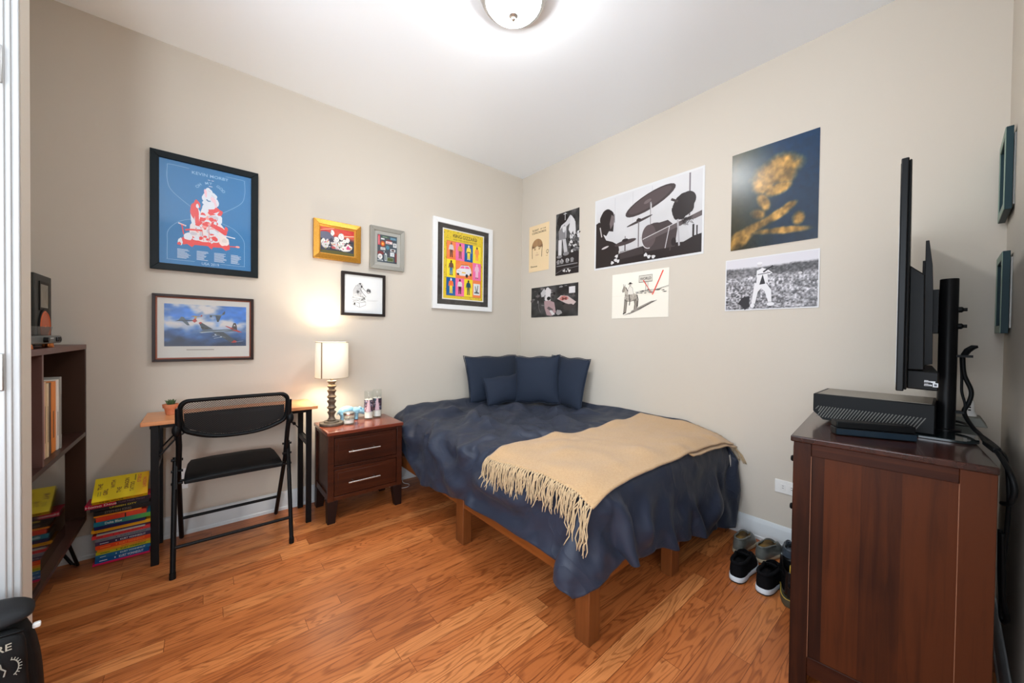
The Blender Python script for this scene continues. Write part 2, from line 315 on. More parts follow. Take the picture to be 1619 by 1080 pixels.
# ------------------------------------------------------------------ mesh tools
class MB:
    def __init__(s): s.v = []; s.f = []; s.mi = []; s.cur = 0
    def _add(s, vs, fs):
        o = len(s.v); s.v += [tuple(p) for p in vs]; s.f += [tuple(i + o for i in f) for f in fs]; s.mi += [s.cur] * len(fs); return s
    def box(s, a, b, rz=0, piv=None):
        x0, y0, z0 = a; x1, y1, z1 = b
        vs = [(x0, y0, z0), (x1, y0, z0), (x1, y1, z0), (x0, y1, z0), (x0, y0, z1), (x1, y0, z1), (x1, y1, z1), (x0, y1, z1)]
        return s._add(vs, [(0, 3, 2, 1), (4, 5, 6, 7), (0, 1, 5, 4), (1, 2, 6, 5), (2, 3, 7, 6), (3, 0, 4, 7)])
    def bar(s, p, q, w, h, up=(0, 0, 1), taper=1.0):
        p = Vector(p); q = Vector(q); d = (q - p).normalized(); u = Vector(up)
        a = d.cross(u)
        if a.length < 1e-4: a = d.cross(Vector((1, 0, 0)))
        a.normalize(); b = a.cross(d).normalized()
        vs = []
        for c, t in ((p, 1.0), (q, taper)):
            for sx, sy in ((-1, -1), (1, -1), (1, 1), (-1, 1)): vs.append(c + a * (sx * w / 2 * t) + b * (sy * h / 2 * t))
        return s._add(vs, [(0, 1, 2, 3), (7, 6, 5, 4), (0, 4, 5, 1), (1, 5, 6, 2), (2, 6, 7, 3), (3, 7, 4, 0)])
    def tube(s, pts, r, n=10, closed=False, cap=True):
        pts = [Vector(p) for p in pts]; m = len(pts); rs = r if isinstance(r, (list, tuple)) else [r] * m
        prev = None; rings = []
        for i, p in enumerate(pts):
            a = pts[i - 1] if (i > 0 or closed) else p; b = pts[(i + 1) % m] if (i < m - 1 or closed) else p
            t = (b - a); t = t.normalized() if t.length > 1e-9 else Vector((0, 0, 1))
            if prev is None:
                u = t.cross(Vector((0, 0, 1)))
                if u.length < 1e-3: u = t.cross(Vector((1, 0, 0)))
            else:
                u = prev - t * prev.dot(t)
                if u.length < 1e-5: u = t.cross(Vector((0, 1, 0)))
            u.normalize(); prev = u; w = t.cross(u)
            rings.append([p + (u * math.cos(2 * PI * k / n) + w * math.sin(2 * PI * k / n)) * rs[i] for k in range(n)])
        vs = [q for g in rings for q in g]; fs = []
        for i in range(m if closed else m - 1):
            j = (i + 1) % m
            for k in range(n): fs.append((i * n + k, i * n + (k + 1) % n, j * n + (k + 1) % n, j * n + k))
        if cap and not closed: fs += [tuple(range(n - 1, -1, -1)), tuple((m - 1) * n + k for k in range(n))]
        return s._add(vs, fs)
    def cyl(s, p, q, r, n=24, r2=None): return s.tube([p, q], [r, r if r2 is None else r2], n)
    def lathe(s, c, prof, n=32, axis='Z'):
        vs = []; fs = []; m = len(prof)
        for r, h in prof:
            for k in range(n):
                x, y = r * math.cos(2 * PI * k / n), r * math.sin(2 * PI * k / n)
                if axis == 'Z': vs.append((c[0] + x, c[1] + y, c[2] + h))
                elif axis == 'X': vs.append((c[0] + h, c[1] + x, c[2] + y))
                else: vs.append((c[0] + x, c[1] + h, c[2] + y))
        for i in range(m - 1):
            for k in range(n): fs.append((i * n + k, i * n + (k + 1) % n, (i + 1) * n + (k + 1) % n, (i + 1) * n + k))
        if prof[0][0] > 1e-6: fs.append(tuple(range(n - 1, -1, -1)))
        if prof[-1][0] > 1e-6: fs.append(tuple((m - 1) * n + k for k in range(n)))
        return s._add(vs, fs)
    def ell(s, c, r, nu=20, nv=12, M3=None):
        vs = []; fs = []
        for j in range(nv + 1):
            th = PI * j / nv
            for i in range(nu):
                ph = 2 * PI * i / nu; p = Vector((r[0] * math.sin(th) * math.cos(ph), r[1] * math.sin(th) * math.sin(ph), r[2] * math.cos(th)))
                if M3 is not None: p = M3 @ p
                vs.append((c[0] + p.x, c[1] + p.y, c[2] + p.z))
        for j in range(nv):
            for i in range(nu): fs.append((j * nu + i, (j + 1) * nu + i, (j + 1) * nu + (i + 1) % nu, j * nu + (i + 1) % nu))
        return s._add(vs, fs)
    def prism(s, poly, d, o, U, V, N):
        """polygon (u,v) in the plane o+uU+vV, extruded from 0 to d along N"""
        o = Vector(o); U = Vector(U); V = Vector(V); N = Vector(N); n = len(poly)
        vs = [o + U * a + V * b for a, b in poly] + [o + U * a + V * b + N * d for a, b in poly]
        fs = [tuple(range(n - 1, -1, -1)), tuple(range(n, 2 * n))] + [(i, (i + 1) % n, n + (i + 1) % n, n + i) for i in range(n)]
        return s._add(vs, fs)
    def grid(s, rows):
        m = len(rows); n = len(rows[0]); vs = [p for r in rows for p in r]
        return s._add(vs, [(j * n + i, j * n + i + 1, (j + 1) * n + i + 1, (j + 1) * n + i) for j in range(m - 1) for i in range(n - 1)])
    def loft(s, rings, cap=True):
        n = len(rings[0]); m = len(rings); vs = [p for r in rings for p in r]
        fs = [(j * n + i, j * n + (i + 1) % n, (j + 1) * n + (i + 1) % n, (j + 1) * n + i) for j in range(m - 1) for i in range(n)]
        if cap: fs += [tuple(range(n - 1, -1, -1)), tuple((m - 1) * n + k for k in range(n))]
        return s._add(vs, fs)

def world_loc(o):
    v = Vector((0, 0, 0))
    while o is not None: v += o.location; o = o.parent
    return v

def build(name, mb, m, parent=None, bevel=0, seg=2, smooth=40, sub=0, local=False, solid=0, recalc=True):
    me = bpy.data.meshes.new(name)
    off = world_loc(parent) if (parent is not None and not local) else Vector((0, 0, 0))
    me.from_pydata([(p[0] - off.x, p[1] - off.y, p[2] - off.z) for p in mb.v], [], mb.f)
    ms = m if isinstance(m, (list, tuple)) else [m]
    for x in ms: me.materials.append(x)
    if len(ms) > 1: me.polygons.foreach_set('material_index', mb.mi)
    if recalc:
        bm = bmesh.new(); bm.from_mesh(me); bmesh.ops.recalc_face_normals(bm, faces=bm.faces); bm.to_mesh(me); bm.free()
    me.update()
    if smooth:
        me.shade_smooth()
        if smooth < 180: me.set_sharp_from_angle(angle=R(smooth))
    o = bpy.data.objects.new(name, me); COL.objects.link(o)
    if parent is not None: o.parent = parent
    if solid:
        x = o.modifiers.new('solid', 'SOLIDIFY'); x.thickness = solid; x.offset = 0
    if bevel:
        x = o.modifiers.new('bevel', 'BEVEL'); x.width = bevel; x.segments = seg; x.limit_method = 'ANGLE'; x.angle_limit = R(35); x.harden_normals = False
    if sub:
        x = o.modifiers.new('sub', 'SUBSURF'); x.levels = 1; x.render_levels = sub
    return o

def tag(o, label=None, cat=None, group=None, kind=None):
    if label: o['label'] = label
    if cat: o['category'] = cat
    if group: o['group'] = group
    if kind: o['kind'] = kind
    return o
def thing(name, label, cat, loc=(0, 0, 0), group=None, rz=0):
    o = bpy.data.objects.new(name, None); COL.objects.link(o); o.location = loc; o.rotation_euler = (0, 0, rz)
    o.empty_display_size = .05
    return tag(o, label, cat, group)
def struct(name, mb, m, parent=None, **kw):
    o = build(name, mb, m, parent, **kw)
    if parent is None: o['kind'] = 'structure'
    return o

# ------------------------------------------------------------------ lettering
_tc = {}
def letters(s, bold=0.0):
    if (s, bold) in _tc: return _tc[(s, bold)]
    cu = bpy.data.curves.new('lettering', 'FONT'); cu.body = s; cu.offset = bold; cu.resolution_u = 3; cu.align_x = 'CENTER'; cu.align_y = 'CENTER'
    ob = bpy.data.objects.new('lettering', cu); COL.objects.link(ob)
    bpy.context.view_layer.update()
    me = bpy.data.meshes.new_from_object(ob)
    vs = [(v.co.x, v.co.y) for v in me.vertices]; fs = [tuple(p.vertices) for p in me.polygons]
    bpy.data.objects.remove(ob); bpy.data.curves.remove(cu); bpy.data.meshes.remove(me)
    if vs:
        ys = [v[1] for v in vs]; xs = [v[0] for v in vs]; cx = (max(xs) + min(xs)) / 2; cy = (max(ys) + min(ys)) / 2; hh = max(ys) - min(ys)
        vs = [((x - cx) / hh, (y - cy) / hh) for x, y in vs]; wid = (max(xs) - min(xs)) / hh
    else: wid = 1
    _tc[(s, bold)] = (vs, fs, wid); return _tc[(s, bold)]

# ------------------------------------------------------------------ printed pictures: flat inks laid on a sheet, u right 0..1, v up 0..1
def vnoise(seed):
    rg = np.random.default_rng(seed); T = rg.random((64, 64))
    def f(x, y):
        x = np.asarray(x, float); y = np.asarray(y, float); xi = np.floor(x).astype(int); yi = np.floor(y).astype(int); a = x - xi; b = y - yi
        a = a * a * (3 - 2 * a); b = b * b * (3 - 2 * b); g = lambda i, j: T[(xi + i) % 64, (yi + j) % 64]
        return (g(0, 0) * (1 - a) + g(1, 0) * a) * (1 - b) + (g(0, 1) * (1 - a) + g(1, 1) * a) * b
    return lambda x, y, o=4: sum(f(x * 2 ** i + 7 * i, y * 2 ** i + 3 * i) * .5 ** i for i in range(o)) / sum(.5 ** i for i in range(o))

class Print:
    def __init__(s, w, h, seed=1):
        s.w = w; s.h = h; s.v = []; s.f = []; s.c = []; s.k = 0; s.rg = random.Random(seed)
    def _put(s, pts, faces, col, cols=None, step=1):
        o = len(s.v); s.k += step
        s.v += [(u, v, s.k) for u, v in pts]; s.f += [tuple(i + o for i in f) for f in faces]
        col = srgb(*col) if cols is None else None
        s.c += cols if cols is not None else [col] * len(pts)
    def field(s, fn, nx=50, ny=50, u0=0, v0=0, u1=1, v1=1):
        uu = np.linspace(0, 1, nx + 1); vv = np.linspace(0, 1, ny + 1); U, V = np.meshgrid(uu, vv)
        c = np.clip(np.asarray(fn(U, V), float), 0, 255) / 255.0                # 3,ny,nx in sRGB
        lin = np.where(c <= .04045, c / 12.92, ((c + .055) / 1.055) ** 2.4)
        pts = list(zip((u0 + (u1 - u0) * U).ravel().tolist(), (v0 + (v1 - v0) * V).ravel().tolist()))
        n = nx + 1; fs = [(j * n + i, j * n + i + 1, (j + 1) * n + i + 1, (j + 1) * n + i) for j in range(ny) for i in range(nx)]
        s._put(pts, fs, None, [tuple(x) for x in lin.reshape(3, -1).T.tolist()])
    def poly(s, pts, col): s._put(pts, [tuple(range(len(pts)))], col)
    def rect(s, u0, v0, u1, v1, col): s.poly([(u0, v0), (u1, v0), (u1, v1), (u0, v1)], col)
    def ell(s, u, v, ru, rv, col, rot=0, n=24, wob=0, a0=0, a1=360):
        pts = []; ph = s.rg.random() * 6; asp = s.w / s.h
        full = (a1 - a0) >= 360
        for i in range(n if full else n + 1):
            t = R(a0 + (a1 - a0) * i / n); k = 1 + wob * (math.sin(3 * t + ph) * .5 + math.sin(5 * t + 2 * ph) * .35 + math.sin(8 * t - ph) * .25)
            x = ru * math.cos(t) * k; y = rv * math.sin(t) * k
            c, q = math.cos(R(rot)), math.sin(R(rot)); X = x * s.w; Y = y * s.h
            pts.append((u + (c * X - q * Y) / s.w, v + (q * X + c * Y) / s.h))
        s._put(pts, [tuple(range(len(pts)))], col, step=1 if n > 12 else .02)
    def line(s, pts, wd, col):
        """wd in metres"""
        P = [Vector((u * s.w, v * s.h)) for u, v in pts]; L = []; Rr = []
        for i, p in enumerate(P):
            t = (P[min(i + 1, len(P) - 1)] - P[max(i - 1, 0)])
            if t.length < 1e-9: t = Vector((1, 0))
            t.normalize(); n = Vector((-t.y, t.x)) * (wd / 2); L.append(p + n); Rr.append(p - n)
        m = len(P); vs = [(p.x / s.w, p.y / s.h) for p in L + Rr]
        s._put(vs, [(i, i + 1, m + i + 1, m + i) for i in range(m - 1)], col)
    def ring(s, u, v, ru, rv, wd, col, a0=0, a1=360, n=28):
        s.line([(u + ru * math.cos(R(a0 + (a1 - a0) * i / n)), v + rv * math.sin(R(a0 + (a1 - a0) * i / n))) for i in range(n + 1)], wd, col)
    def text(s, t, u, v, hh, col, rot=0, bold=0.0, wid=None, squash=1.0):
        """hh = letter height as a share of the sheet's height; wid caps the width as a share of the sheet's width"""
        vs, fs, wd = letters(t, bold); H = hh * s.h; sx = H * squash
        if wid: sx = wid * s.w / wd
        c, q = math.cos(R(rot)), math.sin(R(rot))
        pts = [(u + (c * x * sx - q * y * H) / s.w, v + (q * x * sx + c * y * H) / s.h) for x, y in vs]
        if pts: s._put(pts, fs, col)
    def greek(s, u0, v0, u1, v1, rows, col, th=.35):
        dv = (v1 - v0) / rows
        for i in range(rows):
            k = .55 + .45 * s.rg.random(); s.rect(u0, v0 + i * dv, u0 + (u1 - u0) * k, v0 + i * dv + dv * th, col)
    def build(s, name, parent, O, U, V, N, m, local=False):
        O = Vector(O); U = Vector(U); V = Vector(V); N = Vector(N)
        dz = min(2.0e-5, .0022 / max(s.k, 1))
        mb = MB(); mb.v = [O + U * (p[0] * s.w) + V * (p[1] * s.h) + N * (p[2] * dz) for p in s.v]; mb.f = s.f; mb.mi = [0] * len(s.f)
        o = build(name, mb, m, parent, smooth=0, recalc=False, local=local)
        at = o.data.color_attributes.new('ink', 'FLOAT_COLOR', 'POINT')
        at.data.foreach_set('color', [x for c in s.c for x in (*c, 1.0)])
        # sheet faces look into the room
        if U.cross(V).dot(N) < 0: o.data.flip_normals()
        return o
# ------------------------------------------------------------------ the room shell
XD = -0.81; YR = -1.75; XR = -1.30
struct('floor', MB().box((-1.45, -1.9, -.06), (XB + .12, YA + .12, 0)), M['floor'], smooth=0)
struct('ceiling', MB().box((-1.45, -1.9, HC), (XB + .12, YA + .12, HC + .08)), M['ceiling'], smooth=0)
struct('wall_left', MB().box((XD - .12, YA, 0), (XB + .12, YA + .12, HC)), M['paint'], smooth=0)
struct('wall_right', MB().box((XB, YC - .12, 0), (XB + .12, YA, HC)), M['paint'], smooth=0)
struct('wall_near', MB().box((.75, YC - .12, 0), (XB, YC, HC)), M['paint'], smooth=0)
struct('wall_recess', MB().box((.75, YR, 0), (.87, YC - .12, HC)), M['paint'], smooth=0)
w = MB(); vx0, vx1, vz0, vz1 = -1.27, -.64, .65, 2.35
w.box((XR - .12, YR - .12, 0), (vx0, YR, HC)); w.box((vx1, YR - .12, 0), (.87, YR, HC)); w.box((vx0, YR - .12, 0), (vx1, YR, vz0)); w.box((vx0, YR - .12, vz1), (vx1, YR, HC))
struct('wall_rear', w, M['paint'], smooth=0)
w = MB()
for a, b in (((vx0, vz0), (vx0 + .05, vz1)), ((vx1 - .05, vz0), (vx1, vz1)), ((vx0 + .05, vz0), (vx1 - .05, vz0 + .05)), ((vx0 + .05, vz1 - .05), (vx1 - .05, vz1)), ((vx0 + .05, 1.48), (vx1 - .05, 1.52))):
    w.box((a[0], YR - .03, a[1]), (b[0], YR + .03 - .03, b[1]))
struct('added_window_2', w, M['trim'], smooth=0)  # made-up frame, added where the rear fill lamp shines in
struct('wall_alcove', MB().box((XD - .12, 1.774, 0), (XD, YA, HC)), M['paint'], smooth=0)
# wall behind the camera, with a made-up opening for a fill lamp
w = MB(); wy0, wy1, wz0, wz1 = -.85, 1.45, .65, 2.35
w.box((XR - .12, YR, 0), (XR, wy0, HC)); w.box((XR - .12, wy1, 0), (XR, 1.70, HC)); w.box((XR - .12, wy0, 0), (XR, wy1, wz0)); w.box((XR - .12, wy0, wz1), (XR, wy1, HC))
struct('wall_added_window', w, M['paint'], smooth=0)
w = MB()
for a, b in (((wy0, wz0), (wy0 + .05, wz1)), ((wy1 - .05, wz0), (wy1, wz1)), ((wy0 + .05, wz0), (wy1 - .05, wz0 + .05)), ((wy0 + .05, wz1 - .05), (wy1 - .05, wz1)), ((.275, wz0 + .05), (.325, wz1 - .05))):
    w.box((XR - .09, a[0], a[1]), (XR - .03, b[0], b[1]))
struct('added_window_1', w, M['trim'], smooth=0)  # frame of the made-up opening
# stub wall that carries the door jamb at the left edge of the view
XJ = -0.3925
struct('wall_entry', MB().box((XR, 1.700, 0), (XJ, 1.774, HC)), M['paint'], smooth=0)
door = thing('door_1', None, None, (XJ, 1.70, 0)); door['kind'] = 'structure'
w = MB()
w.box((XJ - .110, 1.690, 0), (XJ - .001, 1.6995, 2.16)); w.box((XJ - .110, 1.684, 0), (XJ - .014, 1.690, 2.16)); w.box((XJ - .110, 1.679, 0), (XJ - .024, 1.684, 2.16))
build('casing', w, M['dimmed_door_white'], door, bevel=.0025)
for z in (1.875, 1.035):
    h = MB(); h.box((XJ - .070, 1.672, z - .052), (XJ - .0245, 1.6785, z + .052))
    ho = build('hinge', h, M['hinge'], door, bevel=.003)
    s_ = MB()
    for dz in (-.025, .025): s_.box((XJ - .0395, 1.6712, z + dz - .014), (XJ - .0355, 1.6725, z + dz + .014))
    build('slot', s_, M['black'], ho, smooth=0)

def baseboard(name, p, q, n):
    """profile swept from p to q, n = direction into the room"""
    p = Vector((*p, 0)); q = Vector((*q, 0)); d = (q - p); L = d.length; d.normalize()
    prof = [(0, 0), (.017, 0), (.017, .016), (.013, .022), (.013, .092), (.011, .100), (.0085, .106), (.0075, .112), (.004, .117), (0, .118)]
    mb = MB(); mb.prism(prof, L, p, Vector((*n, 0)), (0, 0, 1), d)
    struct(name, mb, M['trim'], smooth=30)
baseboard('baseboard_left', (XD, YA), (XB, YA), (0, -1))
baseboard('baseboard_right', (XB, YA), (XB, YC), (-1, 0))
baseboard('baseboard_near', (XB, YC), (.75, YC), (0, 1))

# ceiling register, only its corner in view
v = thing('ceiling_vent', 'white metal air vent in the ceiling at the top left edge of the view', 'vent', (-.17, 2.18, HC))
w = MB(); w.box((-.32, 2.02, HC - .008), (-.115, 2.045, HC)); w.box((-.32, 2.285, HC - .008), (-.115, 2.31, HC)); w.box((-.32, 2.045, HC - .008), (-.295, 2.285, HC)); w.box((-.14, 2.045, HC - .008), (-.115, 2.285, HC))
build('vent_frame', w, M['trim'], v, bevel=.002)
w = MB()
for i in range(12): w.bar((-.295, 2.055 + i * .02, HC - .005), (-.14, 2.055 + i * .02, HC - .005), .014, .002, (0, .6, 1))
build('louvre', w, M['trim'], v, smooth=0)

# ceiling light
cx, cy = CEIL_LAMP
L = thing('ceiling_light', 'round flush ceiling light with a nickel rim and glowing white glass dome', 'ceiling light', (cx, cy, HC))
build('rim', MB().lathe((cx, cy, HC), [(.150, 0), (.158, -.006), (.158, -.016), (.152, -.022), (.150, -.036), (.144, -.044), (.142, -.052), (.135, -.057), (.126, -.057), (.124, -.040)], 64), M['nickel'], L, smooth=35)
dm = [(.125 * math.cos(R(a)), -.046 - .066 * math.sin(R(a))) for a in range(0, 90, 6)] + [(.0001, -.112)]
build('glass_dome', MB().lathe((cx, cy, HC), dm, 64), M['dome'], L, smooth=180)
build('finial', MB().lathe((cx, cy, HC - .109), [(.0001, 0), (.020, -.001), (.022, -.005), (.017, -.010), (.009, -.013), (.011, -.018), (.007, -.024), (.0001, -.026)], 24), M['nickel'], L, smooth=60)

# outlets
def outlet(O, U, N, label, horizontal):
    o = thing('wall_outlet', label, 'outlet', O); O = Vector(O); U = Vector(U); N = Vector(N); Z = Vector((0, 0, 1))
    w2, h2 = (.058, .036) if horizontal else (.036, .058)
    build('cover_plate', MB().prism([(-w2, -h2), (w2, -h2), (w2, h2), (-w2, h2)], .005, O, U, Z, N), M['white'], o, bevel=.002)
    for s in (-1, 1):
        c = O + (U if horizontal else Z) * (s * .020)
        a, b = (.0165, .014) if not horizontal else (.014, .0165)
        so = build('socket', MB().prism([(-a, -b), (a, -b), (a, b), (-a, b)], .0065, c, U, Z, N), M['white'], o, bevel=.001)
        sl = MB()
        for t in (-1, 1):
            if horizontal: sl.prism([(-.004, t * .006 - .001), (.004, t * .006 - .001), (.004, t * .006 + .001), (-.004, t * .006 + .001)], .0069, c, U, Z, N)
            else: sl.prism([(t * .006 - .001, -.004), (t * .006 + .001, -.004), (t * .006 + .001, .004), (t * .006 - .001, .004)], .0069, c, U, Z, N)
        build('slot', sl, M['black'], so, smooth=0)
outlet((XB, .560, .336), (0, -1, 0), (-1, 0, 0), 'white wall outlet set sideways between the bed and the dresser', True)
outlet((-.095, YA, .318), (1, 0, 0), (0, -1, 0), 'white wall outlet behind the black folding chair under the desk', False)
# ------------------------------------------------------------------ pictures on the walls
WA = dict(U=Vector((1, 0, 0)), V=Vector((0, 0, 1)), N=Vector((0, -1, 0)))        # left wall
WB = dict(U=Vector((0, -1, 0)), V=Vector((0, 0, 1)), N=Vector((-1, 0, 0)))       # right wall
WC = dict(U=Vector((-1, 0, 0)), V=Vector((0, 0, 1)), N=Vector((0, 1, 0)))        # near wall

def ring4(mb, O, U, V, N, a0, b0, a1, b1, bw, z0, z1, z1i=None):
    """four mitred mouldings, outer rectangle a0..a1,b0..b1; outer edge z1 high, inner edge z1i"""
    z1i = z1 if z1i is None else z1i
    o_ = [(a0, b0), (a1, b0), (a1, b1), (a0, b1)]; i_ = [(a0 + bw, b0 + bw), (a1 - bw, b0 + bw), (a1 - bw, b1 - bw), (a0 + bw, b1 - bw)]
    P = lambda p, z: O + U * p[0] + V * p[1] + N * z
    for k in range(4):
        j = (k + 1) % 4
        mb._add([P(o_[k], z0), P(o_[j], z0), P(i_[j], z0), P(i_[k], z0), P(o_[k], z1), P(o_[j], z1), P(i_[j], z1i), P(i_[k], z1i)],
                [(0, 1, 2, 3), (4, 7, 6, 5), (0, 4, 5, 1), (2, 6, 7, 3), (1, 5, 6, 2), (0, 3, 7, 4)])

def framed(label, Wd, O, w, h, bw, dep, fm, art, lip=None, mount=None, glaze=True, pm='print_satin', tilt=0, rise=0, artrect=None, group='framed pictures on the left wall', cat='framed picture', gap=.002):
    O = Vector(O); U, V, N = Wd['U'], Wd['V'], Wd['N']
    if tilt:
        U, V = (U * math.cos(R(tilt)) + V * math.sin(R(tilt))), (V * math.cos(R(tilt)) - U * math.sin(R(tilt)))
    t = thing('framed_picture', label, cat, O)
    O = O + N * gap
    mb = MB(); ring4(mb, O, U, V, N, 0, 0, w, h, bw, 0, dep, dep - rise); build('frame', mb, fm, t, bevel=.0015)
    x = bw
    if lip:
        lw, lm, lz = lip; mb = MB(); ring4(mb, O, U, V, N, x - .001, x - .001, w - x + .001, h - x + .001, lw, .001, lz[0], lz[1]); build('frame_lip', mb, lm, t, bevel=.0008); x += lw - .001
    zb = dep * .45
    mb = MB(); mb.prism([(bw * .6, bw * .6), (w - bw * .6, bw * .6), (w - bw * .6, h - bw * .6), (bw * .6, h - bw * .6)], zb, O, U, V, N); build('mount_board' if mount else 'backing_board', mb, mount or M['mount_pale'], t, smooth=0)
    a = artrect or (x, x, w - x, h - x)
    p = Print(a[2] - a[0], a[3] - a[1], seed=int(w * 1000)); art(p)
    p.build('picture', t, O + U * a[0] + V * a[1] + N * (zb + .0006), U, V, N, M[pm])
    if glaze:
        mb = MB(); mb.prism([(bw * .8, bw * .8), (w - bw * .8, bw * .8), (w - bw * .8, h - bw * .8), (bw * .8, h - bw * .8)], .0012, O + N * (zb + .0035), U, V, N); build('glazing', mb, M['glass'], t, smooth=0)
    return t

def sheet(name, label, cat, O, w, h, art, pm='print', tilt=0, corners=None, curl=.0):
    """an unframed sheet on the right wall; O = lower left corner as seen from the room"""
    O = Vector(O); U, V, N = WB['U'], WB['V'], WB['N']
    if tilt: U, V = (U * math.cos(R(tilt)) + V * math.sin(R(tilt))), (V * math.cos(R(tilt)) - U * math.sin(R(tilt)))
    t = thing(name, label, cat, O); O = O + N * .0015
    mb = MB(); mb.prism([(0, 0), (w, 0), (w, h), (0, h)], .0008, O, U, V, N); build('sheet', mb, M['paper'], t, smooth=0)
    p = Print(w, h, seed=int(w * 977 + h * 331)); art(p)
    p.build('print', t, O + N * .0012, U, V, N, M[pm])
    return t

def lerp3(a, b, t): return [a[i] * (1 - t) + b[i] * t for i in range(3)]

# --- blue concert poster
def art_tour(p):
    p.rect(0, 0, 1, 1, (34, 118, 176))
    W_ = (226, 230, 238); Rd = (232, 74, 74); Lb = (150, 196, 226)
    p.text('KEVIN MORBY', .53, .925, .030, Lb, bold=.004, wid=.40)
    arc = 'OH MY GOD'
    for i, ch in enumerate(arc):
        if ch == ' ': continue
        a = R(148 - 116 * i / (len(arc) - 1)); p.text(ch, .53 + .17 * math.cos(a), .735 + .115 * math.sin(a), .026, Lb, rot=math.degrees(a) - 90, bold=.004)
    p.rect(.50, .880, .525, .884, W_); p.rect(.54, .880, .565, .884, W_); p.rect(.51, .818, .55, .823, W_)
    # thin looping outline
    def path(pts, n=14):
        out = []
        for i in range(len(pts) - 1):
            for k in range(n):
                q = k / n; a = pts[max(i - 1, 0)]; b = pts[i]; c = pts[i + 1]; d = pts[min(i + 2, len(pts) - 1)]
                out.append(tuple(.5 * ((2 * b[j]) + (-a[j] + c[j]) * q + (2 * a[j] - 5 * b[j] + 4 * c[j] - d[j]) * q * q + (-a[j] + 3 * b[j] - 3 * c[j] + d[j]) * q ** 3) for j in (0, 1)))
        return out + [pts[-1]]
    for s in (0, 1):
        f = (lambda u: 1 - u) if s else (lambda u: u)
        p.line(path([(f(.30), .955), (f(.10), .955), (f(.08), .93), (f(.08), .80), (f(.13), .70), (f(.33), .575)]), .0016, Lb)
        p.line(path([(f(.36), .47), (f(.20), .42), (f(.09), .32), (f(.08), .20), (f(.08), .06), (f(.10), .045), (f(.36), .045)]), .0016, Lb)
    rg = random.Random(4); Pk2 = (246, 160, 150); Gy = (206, 200, 208)
    # stacked heap of people, instruments and cloth
    p.poly([(.24, .20), (.21, .25), (.27, .30), (.34, .27), (.40, .30), (.50, .26), (.60, .31), (.66, .27), (.74, .26), (.75, .21), (.70, .19), (.66, .215), (.56, .21), (.54, .185), (.50, .215), (.36, .21), (.33, .185), (.28, .21)], Rd)
    p.poly([(.30, .28), (.31, .40), (.36, .47), (.42, .50), (.52, .52), (.62, .48), (.70, .40), (.71, .30), (.60, .26), (.44, .25)], (236, 226, 226))
    for k, (u, v, a, b, c) in enumerate(((.37, .50, .055, .10, W_), (.50, .53, .085, .07, (236, 226, 222)), (.60, .50, .06, .06, W_), (.36, .54, .045, .09, Rd), (.385, .62, .032, .04, Rd), (.388, .60, .016, .022, W_), (.56, .58, .075, .045, Rd), (.63, .57, .035, .03, Rd), (.47, .58, .035, .045, W_), (.52, .64, .075, .05, W_), (.57, .66, .05, .05, W_), (.50, .70, .062, .055, W_), (.545, .715, .055, .05, W_), (.51, .755, .045, .045, W_), (.475, .745, .014, .042, (244, 196, 206)), (.56, .69, .025, .03, (240, 204, 214)), (.585, .645, .016, .03, (240, 204, 214)))):
        p.ell(u, v, a, b, c, wob=.13, rot=rg.gauss(0, 14))
    p.line([(.485, .683), (.505, .668), (.53, .672)], .007, (88, 128, 168)); p.line([(.54, .735), (.575, .715)], .003, Gy); p.line([(.50, .775), (.53, .765)], .003, Gy)
    p.poly([(.35, .46), (.37, .57), (.40, .52), (.41, .42), (.38, .40)], Rd); p.poly([(.40, .40), (.42, .52), (.445, .44)], Rd); p.poly([(.345, .42), (.36, .50), (.365, .40)], W_); p.poly([(.56, .55), (.63, .585), (.60, .545)], W_)
    for k in range(64):
        v = .26 + .26 * rg.random(); hw = .19 * (1 - (v - .26) / .42); u = .51 + rg.uniform(-1, 1) * hw; c = rg.choice([Rd, Rd, W_, W_, Pk2, Gy])
        q = rg.random() * 6.28; a = .012 + .022 * rg.random(); b = .006 + .016 * rg.random()
        p.poly([(u + a * math.cos(q + t_) * (1 + .5 * rg.random()), v + b * math.sin(q + t_) * (1 + .5 * rg.random())) for t_ in (0, .9, 1.9, 2.9, 3.7, 4.8, 5.6)], c)
    p.poly([(.52, .42), (.55, .45), (.66, .42), (.72, .38), (.70, .34), (.62, .38)], Rd); p.poly([(.50, .36), (.56, .39), (.62, .36), (.60, .33)], W_); p.ell(.705, .41, .02, .025, Rd, wob=.2)
    p.ell(.29, .285, .045, .036, W_, wob=.12); p.ell(.68, .285, .058, .050, (240, 226, 220), wob=.14); p.ell(.685, .29, .03, .022, (226, 210, 204), wob=.2); p.ell(.21, .225, .025, .035, W_, wob=.2); p.ell(.20, .205, .02, .015, Rd, wob=.2)
    p.line([(.19, .405), (.27, .385)], .007, W_); p.line([(.20, .40), (.26, .388)], .004, Pk2); p.line([(.225, .39), (.245, .30)], .005, Rd); p.line([(.66, .345), (.81, .33)], .006, W_); p.line([(.68, .235), (.86, .245)], .006, Rd); p.ell(.84, .245, .025, .010, Pk2)
    p.line([(.26, .345), (.30, .355), (.44, .365)], .009, Rd); p.ring(.535, .285, .018, .02, .003, Rd); p.line([(.51, .43), (.515, .30), (.50, .24)], .002, Rd); p.line([(.44, .36), (.455, .26)], .002, Rd)
    for u in (.18, .38, .57, .76): p.greek(u, .065, u + .14, .16, 9, (206, 222, 236), .42)
    p.text('USA 2019', .53, .032, .026, (168, 204, 230), bold=.004, wid=.19)
framed('large black framed blue concert poster with a red and white heap of figures', WA, (-.216, YA, 1.495), .482, .645, .036, .022, M['frame_black'], art_tour)

